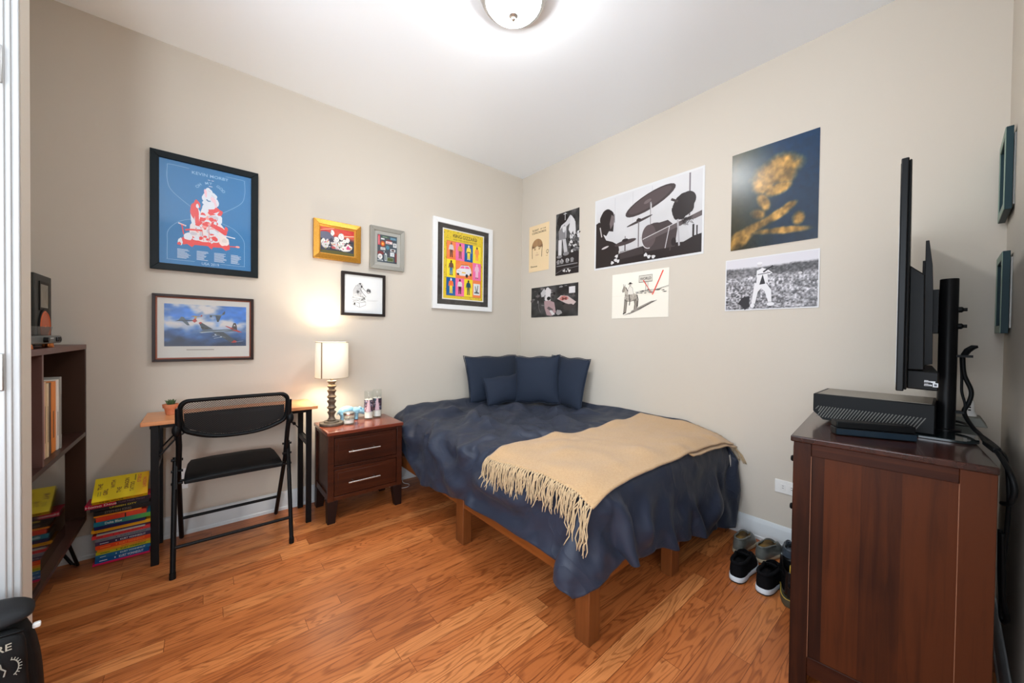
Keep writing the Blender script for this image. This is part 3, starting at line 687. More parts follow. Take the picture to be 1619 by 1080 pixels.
# --- aviation print
def art_planes(p):
    n1, n2 = vnoise(3), vnoise(8)
    def f(u, v):
        c = n1(u * 4 + 1, v * 4 + 2); d = n2(u * 6, v * 7)
        cloud = np.clip((c - .47) * 5 + 1.6 * np.exp(-((u - .38) / .30) ** 2 - ((v - .72) / .28) ** 2) - .3, 0, 1) * np.clip((v - .22) * 3.2, 0, 1)
        out = []
        for sky, lo, wh in ((62, 40, 206), (118, 62, 202), (196, 92, 200)):
            w = np.clip(v * 2.4 - .25 + .8 * (d - .5), 0, 1); base = sky * w + lo * (1 - w); base = base * (.70 + .6 * d)
            out.append(base * (1 - cloud) + wh * cloud)
        return np.array(out)
    p.field(f, 70, 44)
    G1, G2, Sv, Rd = (62, 74, 84), (88, 102, 112), (164, 182, 200), (170, 60, 56)
    # large four engined bomber, banking
    p.poly([(.40, .33), (.46, .395), (.62, .405), (.79, .425), (.885, .40), (.88, .37), (.70, .36), (.52, .335), (.43, .315)], G2)
    p.poly([(.40, .335), (.56, .36), (.80, .405), (.70, .372), (.52, .338), (.43, .318)], Sv)
    p.poly([(.44, .395), (.395, .57), (.43, .575), (.57, .415)], G1); p.ell(.415, .565, .02, .02, Rd, rot=20)
    for u, v in ((.44, .45), (.49, .44)): p.ell(u, v, .022, .014, (48, 54, 46))
    p.poly([(.56, .355), (.70, .35), (.88, .115), (.86, .085), (.80, .085)], G1); p.poly([(.80, .085), (.86, .085), (.88, .115), (.84, .15)], Rd)
    for u, v in ((.63, .28), (.70, .225)): p.ell(u, v, .035, .016, G2, rot=-20); p.ell(u - .03, v + .004, .012, .016, Sv)
    p.line([(.565, .235), (.62, .26)], .0022, Sv); p.line([(.58, .19), (.66, .22)], .0022, Sv); p.line([(.86, .10), (.96, .13)], .0012, Sv)
    p.poly([(.80, .42), (.83, .58), (.86, .585), (.875, .50), (.88, .41)], (66, 60, 62)); p.poly([(.80, .41), (.88, .41), (.95, .345), (.90, .35)], Rd); p.poly([(.80, .43), (.72, .50), (.74, .505), (.84, .44)], Rd)
    p.text('A', .845, .52, .04, (226, 226, 226), bold=.01)
    # small fighters
    p.poly([(.12, .595), (.20, .60), (.31, .605), (.38, .60), (.37, .63), (.28, .63), (.18, .635)], G1); p.poly([(.16, .62), (.19, .70), (.22, .695), (.25, .62)], G2); p.poly([(.20, .60), (.26, .50), (.29, .50), (.26, .60)], G2); p.poly([(.32, .61), (.345, .67), (.365, .665), (.37, .60), (.345, .565)], Rd)
    p.poly([(.50, .775), (.55, .765), (.66, .78), (.72, .80), (.68, .765), (.60, .74)], (110, 122, 120)); p.poly([(.60, .755), (.62, .60), (.64, .60), (.675, .755)], G1); p.poly([(.53, .76), (.53, .71), (.555, .71), (.56, .76)], G1); p.poly([(.68, .79), (.71, .87), (.725, .865), (.715, .79)], G1)
    p.poly([(.29, .715), (.33, .735), (.42, .73), (.44, .735), (.43, .715), (.35, .71)], (150, 128, 84)); p.poly([(.34, .72), (.35, .665), (.37, .665), (.375, .72)], (176, 150, 96)); p.poly([(.415, .725), (.425, .76), (.44, .755), (.435, .72)], Rd)
t = framed('brown framed print of warplanes in a cloudy sky, below the blue concert poster', WA, (-.208, YA, .988), .452, .374, .014, .022, M['frame_brown'], art_planes, lip=(.008, M['frame_red'], (.016, .010)), mount=M['mount_pale'], artrect=(.048, .085, .415, .322))
pc = Print(.2, .01); pc.greek(.0, .0, 1, 1, 1, (150, 146, 138), .5); pc.build('picture_caption', t, (-.208 + .14, YA - .0125, .988 + .062), WA['U'], WA['V'], WA['N'], M['print'])

# --- small gilded picture
def art_gold(p):
    n1 = vnoise(5)
    def f(u, v):
        q = n1(u * 3, v * 9 + u * 3); sky = np.clip((v - .55) * 6, 0, 1)
        return np.array([a * sky + b * (1 - sky) for a, b in ((196 + 40 * (q - .5), 52 + 60 * (q - .5)), (62 + 130 * (q - .5), 56 + 50 * (q - .5)), (46 + 60 * (q - .5), 70 + 70 * (q - .5)))])
    p.field(f, 40, 28)
    p.ell(.16, .66, .24, .16, (96, 98, 118), wob=.1, rot=-10); p.line([(0, .86), (.4, .99)], .006, (232, 150, 120)); p.line([(.55, .72), (1, .80)], .005, (220, 196, 170))
    Wc = (226, 222, 216); rg = random.Random(3)
    for u, v, a, b in ((.34, .80, .055, .11), (.60, .70, .085, .13), (.46, .56, .075, .11), (.80, .60, .055, .10), (.08, .40, .07, .13), (.20, .42, .06, .11), (.13, .30, .10, .12), (.70, .52, .06, .09), (.40, .42, .11, .10), (.60, .42, .10, .10), (.84, .34, .10, .13), (.50, .28, .16, .10), (.72, .24, .16, .10)):
        p.ell(u, v, a * 1.12, b * 1.12, (96, 92, 96), wob=.10); p.ell(u + .006, v + .01, a, b, rg.choice([Wc, (206, 202, 200), (232, 226, 216)]), wob=.10)
        for q in range(3): p.ell(u + a * rg.uniform(-.5, .5), v + b * rg.uniform(-.5, .5), .012, .016, rg.choice([(150, 146, 148), (112, 106, 110), (186, 180, 178)]), n=8, wob=.3)
    p.poly([(.22, .50), (.32, .62), (.40, .46), (.30, .44)], (64, 62, 74)); p.poly([(.66, .44), (.76, .50), (.98, .34), (.98, .52), (.80, .50)], (58, 58, 68))
    for i in range(46): p.ell(.12 + .8 * rg.random(), .16 + .34 * rg.random(), .008 + .012 * rg.random(), .010 + .02 * rg.random(), rg.choice([(206, 84, 110), (226, 170, 70), (120, 140, 80), (70, 70, 80), (230, 226, 220)]), wob=.3, n=10)
    p.ell(.82, .30, .055, .075, (206, 76, 120), wob=.3); p.ell(.38, .24, .06, .05, (190, 84, 84), wob=.3); p.ell(.50, .05, .6, .08, (88, 84, 40), wob=.1)
framed('small ornate gilt framed picture of pale round shapes under a red sky', WA, (.574, YA, 1.669), .310, .268, .034, .026, M['frame_gold'], art_gold, lip=(.012, M['frame_gold_in'], (.022, .012)), rise=-.006, glaze=False)

# --- pewter frame with a collage of stickers
def art_stickers(p):
    p.rect(0, 0, 1, 1, (62, 74, 84)); rg = random.Random(9); Wt = (220, 220, 218)
    p.rect(.03, .62, .13, .985, (206, 70, 78)); p.text('STICKER', .08, .80, .05, (236, 180, 184), rot=90, wid=.30) if False else p.greek(.05, .66, .11, .95, 7, (236, 170, 176), .5)
    p.rect(.22, .90, .58, .965, (70, 96, 74)); p.greek(.26, .92, .54, .95, 1, (150, 176, 150), .6); p.rect(.64, .86, .98, .96, (66, 104, 124)); p.greek(.67, .88, .95, .95, 2, (130, 170, 190), .5)
    p.rect(.18, .83, .36, .88, Wt); p.poly([(.40, .80), (.75, .76), (.72, .84), (.52, .86)], (126, 54, 54)); p.rect(.42, .70, .76, .79, (226, 206, 204)); p.greek(.46, .72, .72, .77, 1, (180, 60, 60), .5)
    p.ell(.27, .675, .13, .115, (150, 62, 36), wob=.06); p.ell(.27, .675, .085, .075, (220, 110, 40)); p.ell(.27, .675, .035, .032, (246, 190, 90))
    p.rect(.80, .60, .98, .755, Wt); p.ell(.89, .69, .06, .04, (150, 150, 152), wob=.2); p.greek(.83, .62, .95, .64, 1, (90, 90, 92), .6)
    p.ell(.52, .56, .09, .075, (70, 128, 148)); p.rect(.16, .45, .40, .545, (206, 206, 204)); p.greek(.19, .47, .37, .53, 2, (120, 122, 124), .4)
    p.rect(.66, .43, .92, .525, Wt); p.ell(.79, .478, .09, .032, (76, 48, 44)); p.rect(.65, .255, .86, .40, Wt); p.greek(.72, .28, .84, .37, 3, (120, 170, 180), .4)
    p.ell(.16, .33, .16, .07, (118, 44, 48), wob=.1); p.ell(.14, .20, .115, .10, Wt); p.greek(.07, .16, .21, .25, 3, (110, 90, 96), .4); p.rect(.03, .045, .28, .085, (196, 204, 206)); p.greek(.05, .05, .26, .08, 1, (70, 74, 76), .6)
    p.poly([(.37, .06), (.47, .06), (.48, .30), (.42, .36), (.37, .30)], (208, 214, 214)); p.rect(.39, .08, .45, .29, (96, 112, 110)); p.ell(.34, .385, .025, .02, Wt)
    p.rect(.50, .06, .82, .20, (140, 152, 124)); p.rect(.52, .075, .80, .185, (74, 88, 44)); p.poly([(.90, .06), (.99, .06), (.99, .34), (.945, .42), (.90, .34)], (118, 52, 52)); p.rect(.86, .0, 1, .03, (40, 42, 44)); p.greek(.54, .26, .62, .44, 5, (110, 70, 70), .4)
framed('pewter grey framed collage of small stickers beside the gilt picture', WA, (.952, YA, 1.648), .262, .317, .030, .030, M['frame_grey'], art_stickers, lip=(.026, M['mount_grey'], (.018, .016)), rise=.004)

# --- brown-black frame with an ink sketch
def art_sketch(p):
    p.rect(0, 0, 1, 1, (224, 226, 226)); K = (40, 40, 42); G = (150, 150, 152); rg = random.Random(5)
    # stool of stacked volumes
    p.line([(.22, .22), (.40, .155), (.55, .225), (.55, .31), (.38, .27), (.22, .31), (.22, .22)], .0022, K); p.line([(.38, .27), (.40, .155)], .002, K); p.line([(.22, .31), (.40, .365), (.55, .31)], .002, K); p.rect(.245, .215, .285, .275, K)
    p.line([(.20, .36), (.40, .32), (.54, .37), (.54, .42), (.38, .38), (.20, .41), (.20, .36)], .0022, K); p.line([(.20, .41), (.38, .46), (.54, .42)], .002, K); p.line([(.44, .36), (.53, .40)], .006, K)
    # hunched seated figure, hatched
    p.ell(.34, .58, .115, .155, (196, 196, 198), wob=.08); p.ell(.42, .75, .055, .055, (204, 204, 204), wob=.1); p.ell(.33, .46, .13, .05, (214, 214, 214), wob=.08)
    p.line([(.24, .44), (.23, .58), (.30, .72), (.40, .80)], .0022, G); p.line([(.40, .66), (.47, .54), (.56, .44)], .003, K); p.line([(.46, .70), (.54, .60), (.60, .62)], .003, K); p.line([(.40, .46), (.50, .42), (.53, .36)], .003, K)
    for i in range(60):
        u = .27 + .20 * rg.random(); v = .44 + .32 * rg.random(); p.line([(u, v), (u + .02 + .02 * rg.random(), v - .03 * rg.random())], .0012, rg.choice([K, G, G]))
    p.ell(.40, .78, .03, .02, (70, 70, 72), wob=.3); p.line([(.42, .75), (.47, .70)], .004, K); p.ell(.345, .565, .035, .04, (90, 90, 92), wob=.3); p.ell(.44, .70, .02, .03, K, wob=.3)
    # round object held out in front
    p.ell(.625, .60, .06, .065, (120, 120, 122), wob=.12); p.ell(.60, .62, .018, .018, K, wob=.2); p.ell(.65, .61, .018, .02, K, wob=.2); p.ell(.62, .565, .03, .012, (220, 220, 220)); 
    p.greek(.58, .335, .90, .375, 2, (186, 186, 186), .3)
framed('small square black framed ink sketch of a seated figure, above the lamp', WA, (.754, YA, 1.289), .313, .313, .019, .028, M['frame_dark'], art_sketch)

# --- yellow gig poster in a white frame
def art_gig(p):
    p.rect(0, 0, 1, 1, (226, 222, 214)); p.rect(.025, .015, .975, .985, (226, 196, 40)); rg = random.Random(12)
    for i in range(420):
        u = .03 + .94 * rg.random(); v = .02 + .96 * rg.random()
        if (u < .10 or u > .91 or v < .05 or v > .90 or (v > .84 and (u < .22 or u > .84))): p.ell(u, v, .004 + .008 * rg.random(), .002 + .005 * rg.random(), rg.choice([(126, 104, 40), (150, 126, 36), (190, 120, 60), (100, 92, 50)]), n=8, wob=.3)
    p.text('KING GIZZARD', .53, .915, .052, (52, 40, 24), bold=.012, wid=.58); p.text('AND THE LIZARD WIZARD', .53, .862, .024, (128, 98, 28), bold=.01, wid=.58)
    O, Pk, Bl, Ye = (244, 132, 70), (240, 112, 168), (10, 92, 160), (246, 222, 40)
    u0, u1, v0, v1 = .095, .925, .06, .83; cu = (u1 - u0) / 4; cv = (v1 - v0) / 3
    cells = [[O, Pk, Bl, Ye], [Ye, O, O, Pk], [Bl, Pk, Ye, O]]
    p.rect(u0 - .006, v0 - .004, u1 + .006, v1 + .004, (150, 70, 30))
    for j in range(3):
        for i in range(4): p.rect(u0 + i * cu, v1 - (j + 1) * cv, u0 + (i + 1) * cu, v1 - j * cv, cells[j][i])
    def man(i, j, top, bot, head, shoe, belt=None):
        u = u0 + (i + .5) * cu; b = v1 - (j + 1) * cv + .028
        p.poly([(u - .030, b + .012), (u - .006, b + .012), (u + .001, b + .085), (u + .008, b + .012), (u + .032, b + .012), (u + .034, b + .115), (u - .034, b + .115)], bot)
        p.ell(u - .020, b + .008, .016, .007, shoe, n=10); p.ell(u + .022, b + .008, .016, .007, shoe, n=10)
        p.poly([(u - .038, b + .110), (u + .038, b + .110), (u + .046, b + .168), (u + .02, b + .182), (u - .02, b + .182), (u - .046, b + .168)], top)
        p.poly([(u - .046, b + .168), (u - .062, b + .105), (u - .050, b + .100), (u - .032, b + .150)], top); p.poly([(u + .046, b + .168), (u + .062, b + .105), (u + .050, b + .100), (u + .032, b + .150)], top)
        if belt: p.rect(u - .036, b + .108, u + .036, b + .120, belt)
        p.ell(u, b + .198, .020, .019, head)
    D = (88, 44, 34); S = (206, 150, 120); Kk = (30, 26, 26)
    man(0, 0, (214, 206, 206), D, (150, 80, 60), D); man(1, 0, (214, 160, 60), (150, 76, 66), (112, 70, 40), (150, 60, 50)); man(2, 0, (246, 222, 60), (246, 222, 60), (224, 220, 214), (230, 230, 226), Kk); man(3, 0, (244, 150, 70), (244, 150, 70), D, (246, 200, 90))
    man(0, 1, (112, 68, 44), (50, 120, 160), (60, 34, 26), Kk); man(3, 1, (240, 190, 214), (240, 196, 216), (236, 196, 214), Kk)
    man(0, 2, (244, 120, 60), (246, 216, 60), (230, 224, 220), (246, 216, 60)); man(1, 2, (226, 216, 216), (84, 40, 46), (84, 40, 40), (84, 40, 46)); man(2, 2, (24, 76, 96), (110, 110, 62), (60, 44, 40), (60, 44, 40))
    u = u0 + 3.5 * cu; b = v1 - 3 * cv
    p.rect(u - .082, b + .035, u + .082, b + .205, (224, 226, 224)); p.poly([(u - .06, b + .06), (u + .06, b + .06), (u + .065, b + .075), (u + .02, b + .085), (u + .04, b + .18), (u + .025, b + .185), (u, b + .09), (u - .03, b + .17), (u - .045, b + .165), (u - .02, b + .085), (u - .06, b + .075)], (70, 82, 84))
    # little hatchback car across two cells
    c = u0 + 2 * cu; m = v1 - 1.55 * cv
    p.poly([(c - .19, m - .035), (c - .185, m + .005), (c - .12, m + .030), (c - .075, m + .075), (c + .10, m + .085), (c + .155, m + .045), (c + .175, m - .005), (c + .165, m - .045), (c + .05, m - .070), (c - .10, m - .075)], (232, 230, 232))
    p.poly([(c - .11, m + .030), (c - .07, m + .065), (c + .00, m + .070), (c + .005, m + .035)], (240, 110, 168)); p.poly([(c + .02, m + .036), (c + .018, m + .070), (c + .09, m + .073), (c + .135, m + .040)], (240, 110, 168))
    p.ell(c + .06, m - .068, .030, .026, (40, 34, 36)); p.ell(c + .155, m - .045, .022, .022, (40, 34, 36)); p.ell(c - .15, m - .055, .026, .016, (40, 34, 36)); p.rect(c - .06, m - .035, c + .03, m - .018, (240, 190, 60)); p.line([(c - .17, m - .008), (c - .09, m - .014)], .002, (60, 60, 64)); p.line([(c - .08, m + .083), (c + .09, m + .090)], .003, (60, 40, 40))
framed('white framed yellow gig poster with a grid of small figures and a car', WA, (1.468, YA, 1.380), .614, .766, .040, .026, M['frame_white'], art_gig, mount=M['mount_dark'], artrect=(.092, .085, .522, .690))

# --- right wall: sheets stuck to the wall
def art_demo(p):
    p.rect(0, 0, 1, 1, (232, 206, 164)); K = (58, 42, 34); B2 = (150, 112, 76)
    p.text('FLIGHT', .33, .895, .040, K, bold=.02, wid=.32); p.text('OF THE', .70, .895, .024, K, bold=.02, wid=.28); p.text('CONCHORDS', .50, .835, .042, K, bold=.02, wid=.70)
    p.ell(.42, .545, .27, .155, (176, 138, 98), a0=0, a1=180, n=20); p.rect(.15, .50, .69, .55, (150, 112, 78))
    p.ell(.42, .40, .225, .145, (232, 206, 164)); p.rect(.195, .40, .645, .515, (232, 206, 164))
    for i in range(26):
        a = R(176 - 172 * i / 25); p.line([(.42 + .26 * math.cos(a), .54 + .15 * math.sin(a)), (.42 + .20 * math.cos(a), .51 + .02 * math.sin(a))], .0016, random.Random(i).choice([K, B2, B2]))
    p.line([(.17, .56), (.165, .42), (.18, .29)], .005, K); p.line([(.67, .56), (.665, .45), (.645, .30)], .006, K)
    p.line([(.24, .505), (.36, .515)], .004, K); p.line([(.46, .53), (.61, .50)], .005, K); p.ell(.31, .478, .05, .012, B2); p.ell(.53, .478, .05, .012, B2); p.line([(.38, .40), (.46, .40)], .002, B2); p.line([(.33, .36), (.43, .35), (.52, .36)], .003, (190, 152, 124)); p.ell(.42, .355, .09, .02, (214, 180, 148))
    p.ring(.93, .385, .05, .035, .004, K); p.line([(.93, .36), (.92, .33)], .004, K); p.rect(.86, .295, .95, .302, B2)
    p.text('Demos', .27, .115, .035, K, bold=.01, wid=.32)
sheet('paper_sheet', 'tan sheet with a sketched long haired face, nearest the corner of the room', 'poster', (XB, 2.684, 1.781), .272, .445, art_demo)

def mono(seed, base, amp, fx, fy):
    n = vnoise(seed)
    return lambda u, v: np.array([k * (base + amp * (n(u * fx, v * fy) - .5)) for k in (1.0, .985, .985)])
def art_stage(p):
    p.field(mono(21, 60, 150, 5, 9), 24, 48); W_, G, K = (206, 204, 204), (130, 128, 130), (24, 20, 22)
    p.rect(0, 0, 1, .34, (34, 28, 30)); p.ell(.30, .88, .26, .10, K, wob=.1); p.line([(.40, .99), (.40, .87)], .006, W_); p.line([(.33, .97), (.47, .97)], .006, W_)
    p.poly([(.12, .70), (.24, .80), (.44, .84), (.62, .93), (.70, .90), (.84, .80), (.86, .66), (.74, .62), (.66, .70), (.60, .80), (.46, .76), (.46, .58), (.16, .56)], (196, 194, 196)); p.poly([(.56, .70), (.66, .92), (.80, .84), (.86, .62), (.72, .56)], W_)
    p.poly([(.12, .72), (.40, .80), (.44, .58), (.14, .56)], G); p.ell(.36, .73, .07, .05, W_, wob=.2)
    p.poly([(.12, .57), (.27, .57), (.26, .32), (.12, .32)], W_); p.poly([(.30, .57), (.44, .57), (.52, .36), (.38, .34)], (188, 186, 188)); p.ell(.46, .33, .13, .03, G); p.ell(.17, .30, .12, .025, G)
    rg = random.Random(2)
    for i in range(60): p.ell(.58 + .42 * rg.random(), .36 + .28 * rg.random(), .01 + .05 * rg.random(), .006 + .03 * rg.random(), rg.choice([W_, G, (90, 86, 88), K]), wob=.3, n=10, rot=rg.random() * 90)
    for u in (.12, .28, .52, .72): p.ell(u, .22, .07, .035, rg.choice([W_, G]), wob=.15); p.poly([(u - .06, .18), (u + .06, .18), (u + .03, .25), (u - .03, .25)], G)
    p.line([(.05, .15), (.95, .15)], .008, G); p.line([(0, .03), (.4, .10), (.7, .09), (1, .10)], .003, G)
    for i in range(8): p.ell(.35 + .3 * rg.random(), .03 + .06 * rg.random(), .03, .012, W_)
sheet('photo_poster', 'tall narrow black and white stage photo poster near the corner', 'poster', (XB, 2.326, 1.708), .271, .555, art_stage, 'print_satin')

def art_concert(p):
    p.field(mono(31, 46, 90, 8, 5), 40, 24); W_, G, K = (210, 206, 206), (140, 136, 136), (22, 18, 18); rg = random.Random(6)
    for i in range(50): p.ell(rg.random(), .35 + .6 * rg.random(), .01 + .03 * rg.random(), .01 + .05 * rg.random(), rg.choice([K, K, (84, 78, 78), (110, 104, 104), G]), wob=.3, n=10)
    p.ell(.38, .82, .07, .13, W_, wob=.15); p.poly([(.22, .80), (.30, .95), (.34, .80), (.30, .68), (.24, .66)], (190, 188, 188)); p.poly([(.33, .74), (.44, .74), (.44, .52), (.38, .48), (.31, .56)], W_); p.ell(.40, .60, .04, .06, K)
    p.poly([(.30, .52), (.40, .54), (.52, .46), (.56, .14), (.46, .03), (.36, .06), (.31, .30)], (168, 140, 142)); p.poly([(.36, .28), (.40, .34), (.50, .24), (.47, .16)], (96, 84, 86)); p.poly([(.42, .20), (.46, .22), (.54, .08), (.48, .04)], W_); p.ell(.62, .13, .06, .08, (150, 146, 146), wob=.2)
    p.rect(.82, .70, .94, .90, (214, 210, 210)); p.poly([(.58, .56), (.66, .66), (.80, .62), (.96, .42), (.90, .32), (.76, .40)], (196, 176, 172)); p.ell(.72, .56, .09, .07, (190, 120, 112), wob=.2); p.text('M', .73, .55, .09, (120, 66, 62), bold=.03, wid=.10)
    p.ell(.82, .28, .12, .10, (60, 54, 54), wob=.2); p.line([(.17, .55), (.18, .30), (.22, .16)], .006, (110, 106, 106)); p.line([(.24, .40), (.34, .36)], .005, G)
sheet('photo_poster', 'small wide black and white photo poster of a musician on stage, below the tan sheet', 'poster', (XB, 2.642, 1.338), .587, .286, art_concert, 'print_satin')

def art_drums(p):
    n = vnoise(41)
    def f(u, v):
        g = 196 + 26 * (v - .4) + 18 * (n(u * 3, v * 3) - .5) - 30 * np.clip(.25 - v, 0, 1)
        return np.array([g, g * .992, g * .995])
    p.rect(0, 0, 1, 1, (214, 214, 214)); p.field(f, 40, 26, .015, .025, .985, .975)
    K, D, G, W_ = (38, 30, 30), (66, 56, 56), (120, 112, 112), (226, 224, 224)
    p.rect(.885, .45, .897, .97, (120, 112, 116))
    for u in (.22, .40, .58): p.rect(u, .5, u + .003, .96, (182, 180, 182))
    # drummer at the left
    p.poly([(.015, .36), (.015, .66), (.05, .68), (.09, .62), (.10, .48), (.13, .40), (.20, .36), (.26, .30), (.27, .12), (.24, .05), (.015, .025)], K)
    p.ell(.135, .70, .078, .13, K, wob=.05); p.poly([(.06, .70), (.09, .50), (.13, .46), (.16, .52), (.205, .50), (.215, .70), (.15, .82)], K)
    p.poly([(.185, .74), (.215, .70), (.205, .60), (.175, .54), (.165, .62)], (110, 98, 98)); p.line([(.06, .60), (.08, .46)], .010, (180, 174, 174)); p.line([(.215, .74), (.218, .62)], .006, G)
    p.ell(.15, .25, .12, .10, K, wob=.06); p.ell(.12, .30, .04, .014, (190, 184, 184), rot=12)
    # cymbals
    p.ell(.555, .775, .235, .105, D, rot=17); p.ell(.555, .782, .20, .082, (82, 70, 70), rot=17); p.ell(.54, .78, .035, .022, (110, 98, 98), rot=17)
    p.line([(.57, .76), (.575, .10)], .012, (150, 146, 146)); p.line([(.575, .74), (.58, .30)], .004, W_)
    p.ell(.465, .555, .125, .017, D, rot=12); p.ell(.46, .572, .022, .02, K); p.line([(.46, .55), (.46, .12)], .009, G); p.line([(.455, .60), (.46, .57)], .006, K)
    p.ell(.33, .315, .11, .032, D, rot=6); p.ell(.33, .345, .032, .022, K); p.line([(.33, .31), (.33, .12)], .009, D); p.line([(.33, .40), (.33, .36)], .008, G)
    # floor of drums
    p.poly([(.25, .12), (.28, .20), (.52, .22), (.985, .16), (.985, .025), (.015, .025), (.015, .10)], K)
    p.ell(.60, .33, .115, .155, D, wob=.02); p.poly([(.50, .30), (.55, .46), (.72, .48), (.80, .36), (.78, .14), (.52, .14)], D); p.ell(.555, .33, .065, .15, (88, 76, 76)); p.ring(.555, .33, .066, .152, .006, (200, 196, 196), 80, 280)
    p.poly([(.50, .30), (.985, .50), (.985, .44), (.52, .26)], (92, 82, 82)); p.line([(.50, .305), (.985, .505)], .005, (200, 196, 196))
    p.poly([(.72, .10), (.985, .26), (.985, .12)], K); p.poly([(.28, .10), (.28, .18), (.50, .22), (.51, .12)], (58, 50, 50)); p.line([(.27, .185), (.50, .225)], .004, (190, 186, 186))
    for u, v in ((.235, .10), (.245, .15), (.26, .08), (.53, .10), (.56, .07), (.60, .06), (.20, .07)): p.ell(u, v, .016, .022, (206, 204, 204), wob=.3)
    # second player at the right
    p.ell(.85, .62, .085, .14, K, wob=.12); p.ell(.82, .55, .07, .10, K, wob=.14); p.ell(.875, .66, .065, .10, K); p.line([(.745, .72), (.80, .67)], .016, D); p.line([(.80, .46), (.815, .14)], .012, (170, 166, 168)); p.line([(.735, .40), (.70, .14)], .006, (190, 186, 188)); p.line([(.76, .32), (.74, .10)], .010, D)
    p.poly([(.86, .42), (.985, .42), (.985, .24), (.90, .22)], (196, 194, 196)); p.rect(.915, .22, .93, .36, K); p.rect(.945, .22, .955, .34, K); p.ell(.77, .20, .02, .05, K)
    for i in range(30):
        rg = random.Random(i + 50); p.line([(.82 + .1 * rg.random(), .46), (.81 + .12 * rg.random(), .36 + .06 * rg.random())], .002, K)
sheet('photo_poster', 'large white bordered black and white poster of a drum kit and tilted cymbals', 'poster', (XB, 1.890, 1.700), .861, .566, art_drums, 'print_satin')

def art_rider(p):
    p.rect(0, 0, 1, 1, (236, 230, 216)); K, G = (60, 54, 50), (140, 132, 124); rg = random.Random(8)
    p.rect(0, .498, 1, .503, (224, 216, 200))
    H1, H2 = (186, 176, 162), (150, 140, 128)
    p.poly([(.235, .46), (.27, .54), (.34, .545), (.42, .535), (.465, .51), (.475, .44), (.45, .385), (.36, .37), (.28, .375), (.24, .41)], H1)
    p.poly([(.225, .70), (.262, .685), (.295, .60), (.33, .53), (.30, .44), (.245, .44), (.245, .56), (.235, .60)], H1); p.poly([(.225, .715), (.25, .71), (.255, .66), (.235, .585), (.205, .575), (.195, .61), (.21, .67)], H2)
    p.line([(.222, .70), (.216, .765), (.236, .715), (.246, .755), (.25, .70)], .003, K); p.line([(.225, .71), (.195, .61), (.207, .575), (.235, .59)], .002, K); p.line([(.262, .69), (.30, .60), (.33, .54)], .006, K)
    for pts in ([(.255, .42), (.248, .28), (.235, .10)], [(.285, .40), (.275, .26), (.262, .12)], [(.425, .41), (.44, .30), (.425, .15)], [(.455, .42), (.47, .30), (.462, .18)]): p.line(pts, .014, H2); p.line(pts, .003, K); p.ell(pts[-1][0] - .006, pts[-1][1], .016, .014, K)
    p.line([(.47, .50), (.49, .40), (.482, .24)], .008, K); p.line([(.24, .41), (.28, .375), (.36, .368), (.45, .385), (.475, .44)], .003, K)
    for i in range(90):
        u = .25 + .22 * rg.random(); v = .40 + .14 * rg.random(); p.line([(u, v), (u + .004, v - .02 - .02 * rg.random())], .0014, rg.choice([K, G, G]))
    p.poly([(.30, .52), (.31, .66), (.35, .70), (.39, .66), (.41, .52)], (226, 220, 208)); p.line([(.30, .52), (.31, .66), (.35, .70), (.39, .66), (.41, .52)], .002, K); p.ell(.345, .72, .020, .028, (190, 180, 168)); p.ell(.348, .752, .045, .010, K); p.ell(.348, .768, .022, .018, K); p.line([(.33, .52), (.345, .36), (.335, .28)], .007, K)
    p.poly([(.33, .08), (.52, .17), (.80, .35), (.72, .345), (.50, .23), (.38, .16)], (150, 142, 132)); p.poly([(.22, .06), (.36, .10), (.34, .12)], (130, 122, 114))
    for i in range(30):
        q = rg.random(); p.line([(.34 + .42 * q, .10 + .24 * q), (.40 + .42 * q, .12 + .24 * q)], .002, K)
    p.line([(.44, .555), (.60, .58), (.80, .58), (1.0, .64)], .002, K); p.line([(.46, .53), (.70, .55), (1.0, .62)], .0016, G)
    for i in range(16): p.ell(.46 + .5 * rg.random(), .52 + .08 * rg.random(), .02 + .03 * rg.random(), .008, rg.choice([K, G]), wob=.3)
    p.line([(.625, .58), (.625, .75)], .004, G); p.line([(.66, .58), (.66, .75)], .003, G); p.rect(.505, .76, .735, .90, (206, 200, 188)); p.line([(.505, .76), (.735, .76), (.735, .90), (.505, .90), (.505, .76)], .003, K); p.text('WORLD', .62, .83, .055, (70, 64, 60), bold=.02, wid=.19)
    p.line([(.58, .80), (.74, .475), (.905, .955)], .007, (222, 62, 44)); p.line([(.745, .49), (.91, .96)], .008, (226, 66, 46))
sheet('paper_sheet', 'cream sheet with a sketched rider on horseback and a red tick', 'poster', (XB, 1.714, 1.301), .459, .342, art_rider)

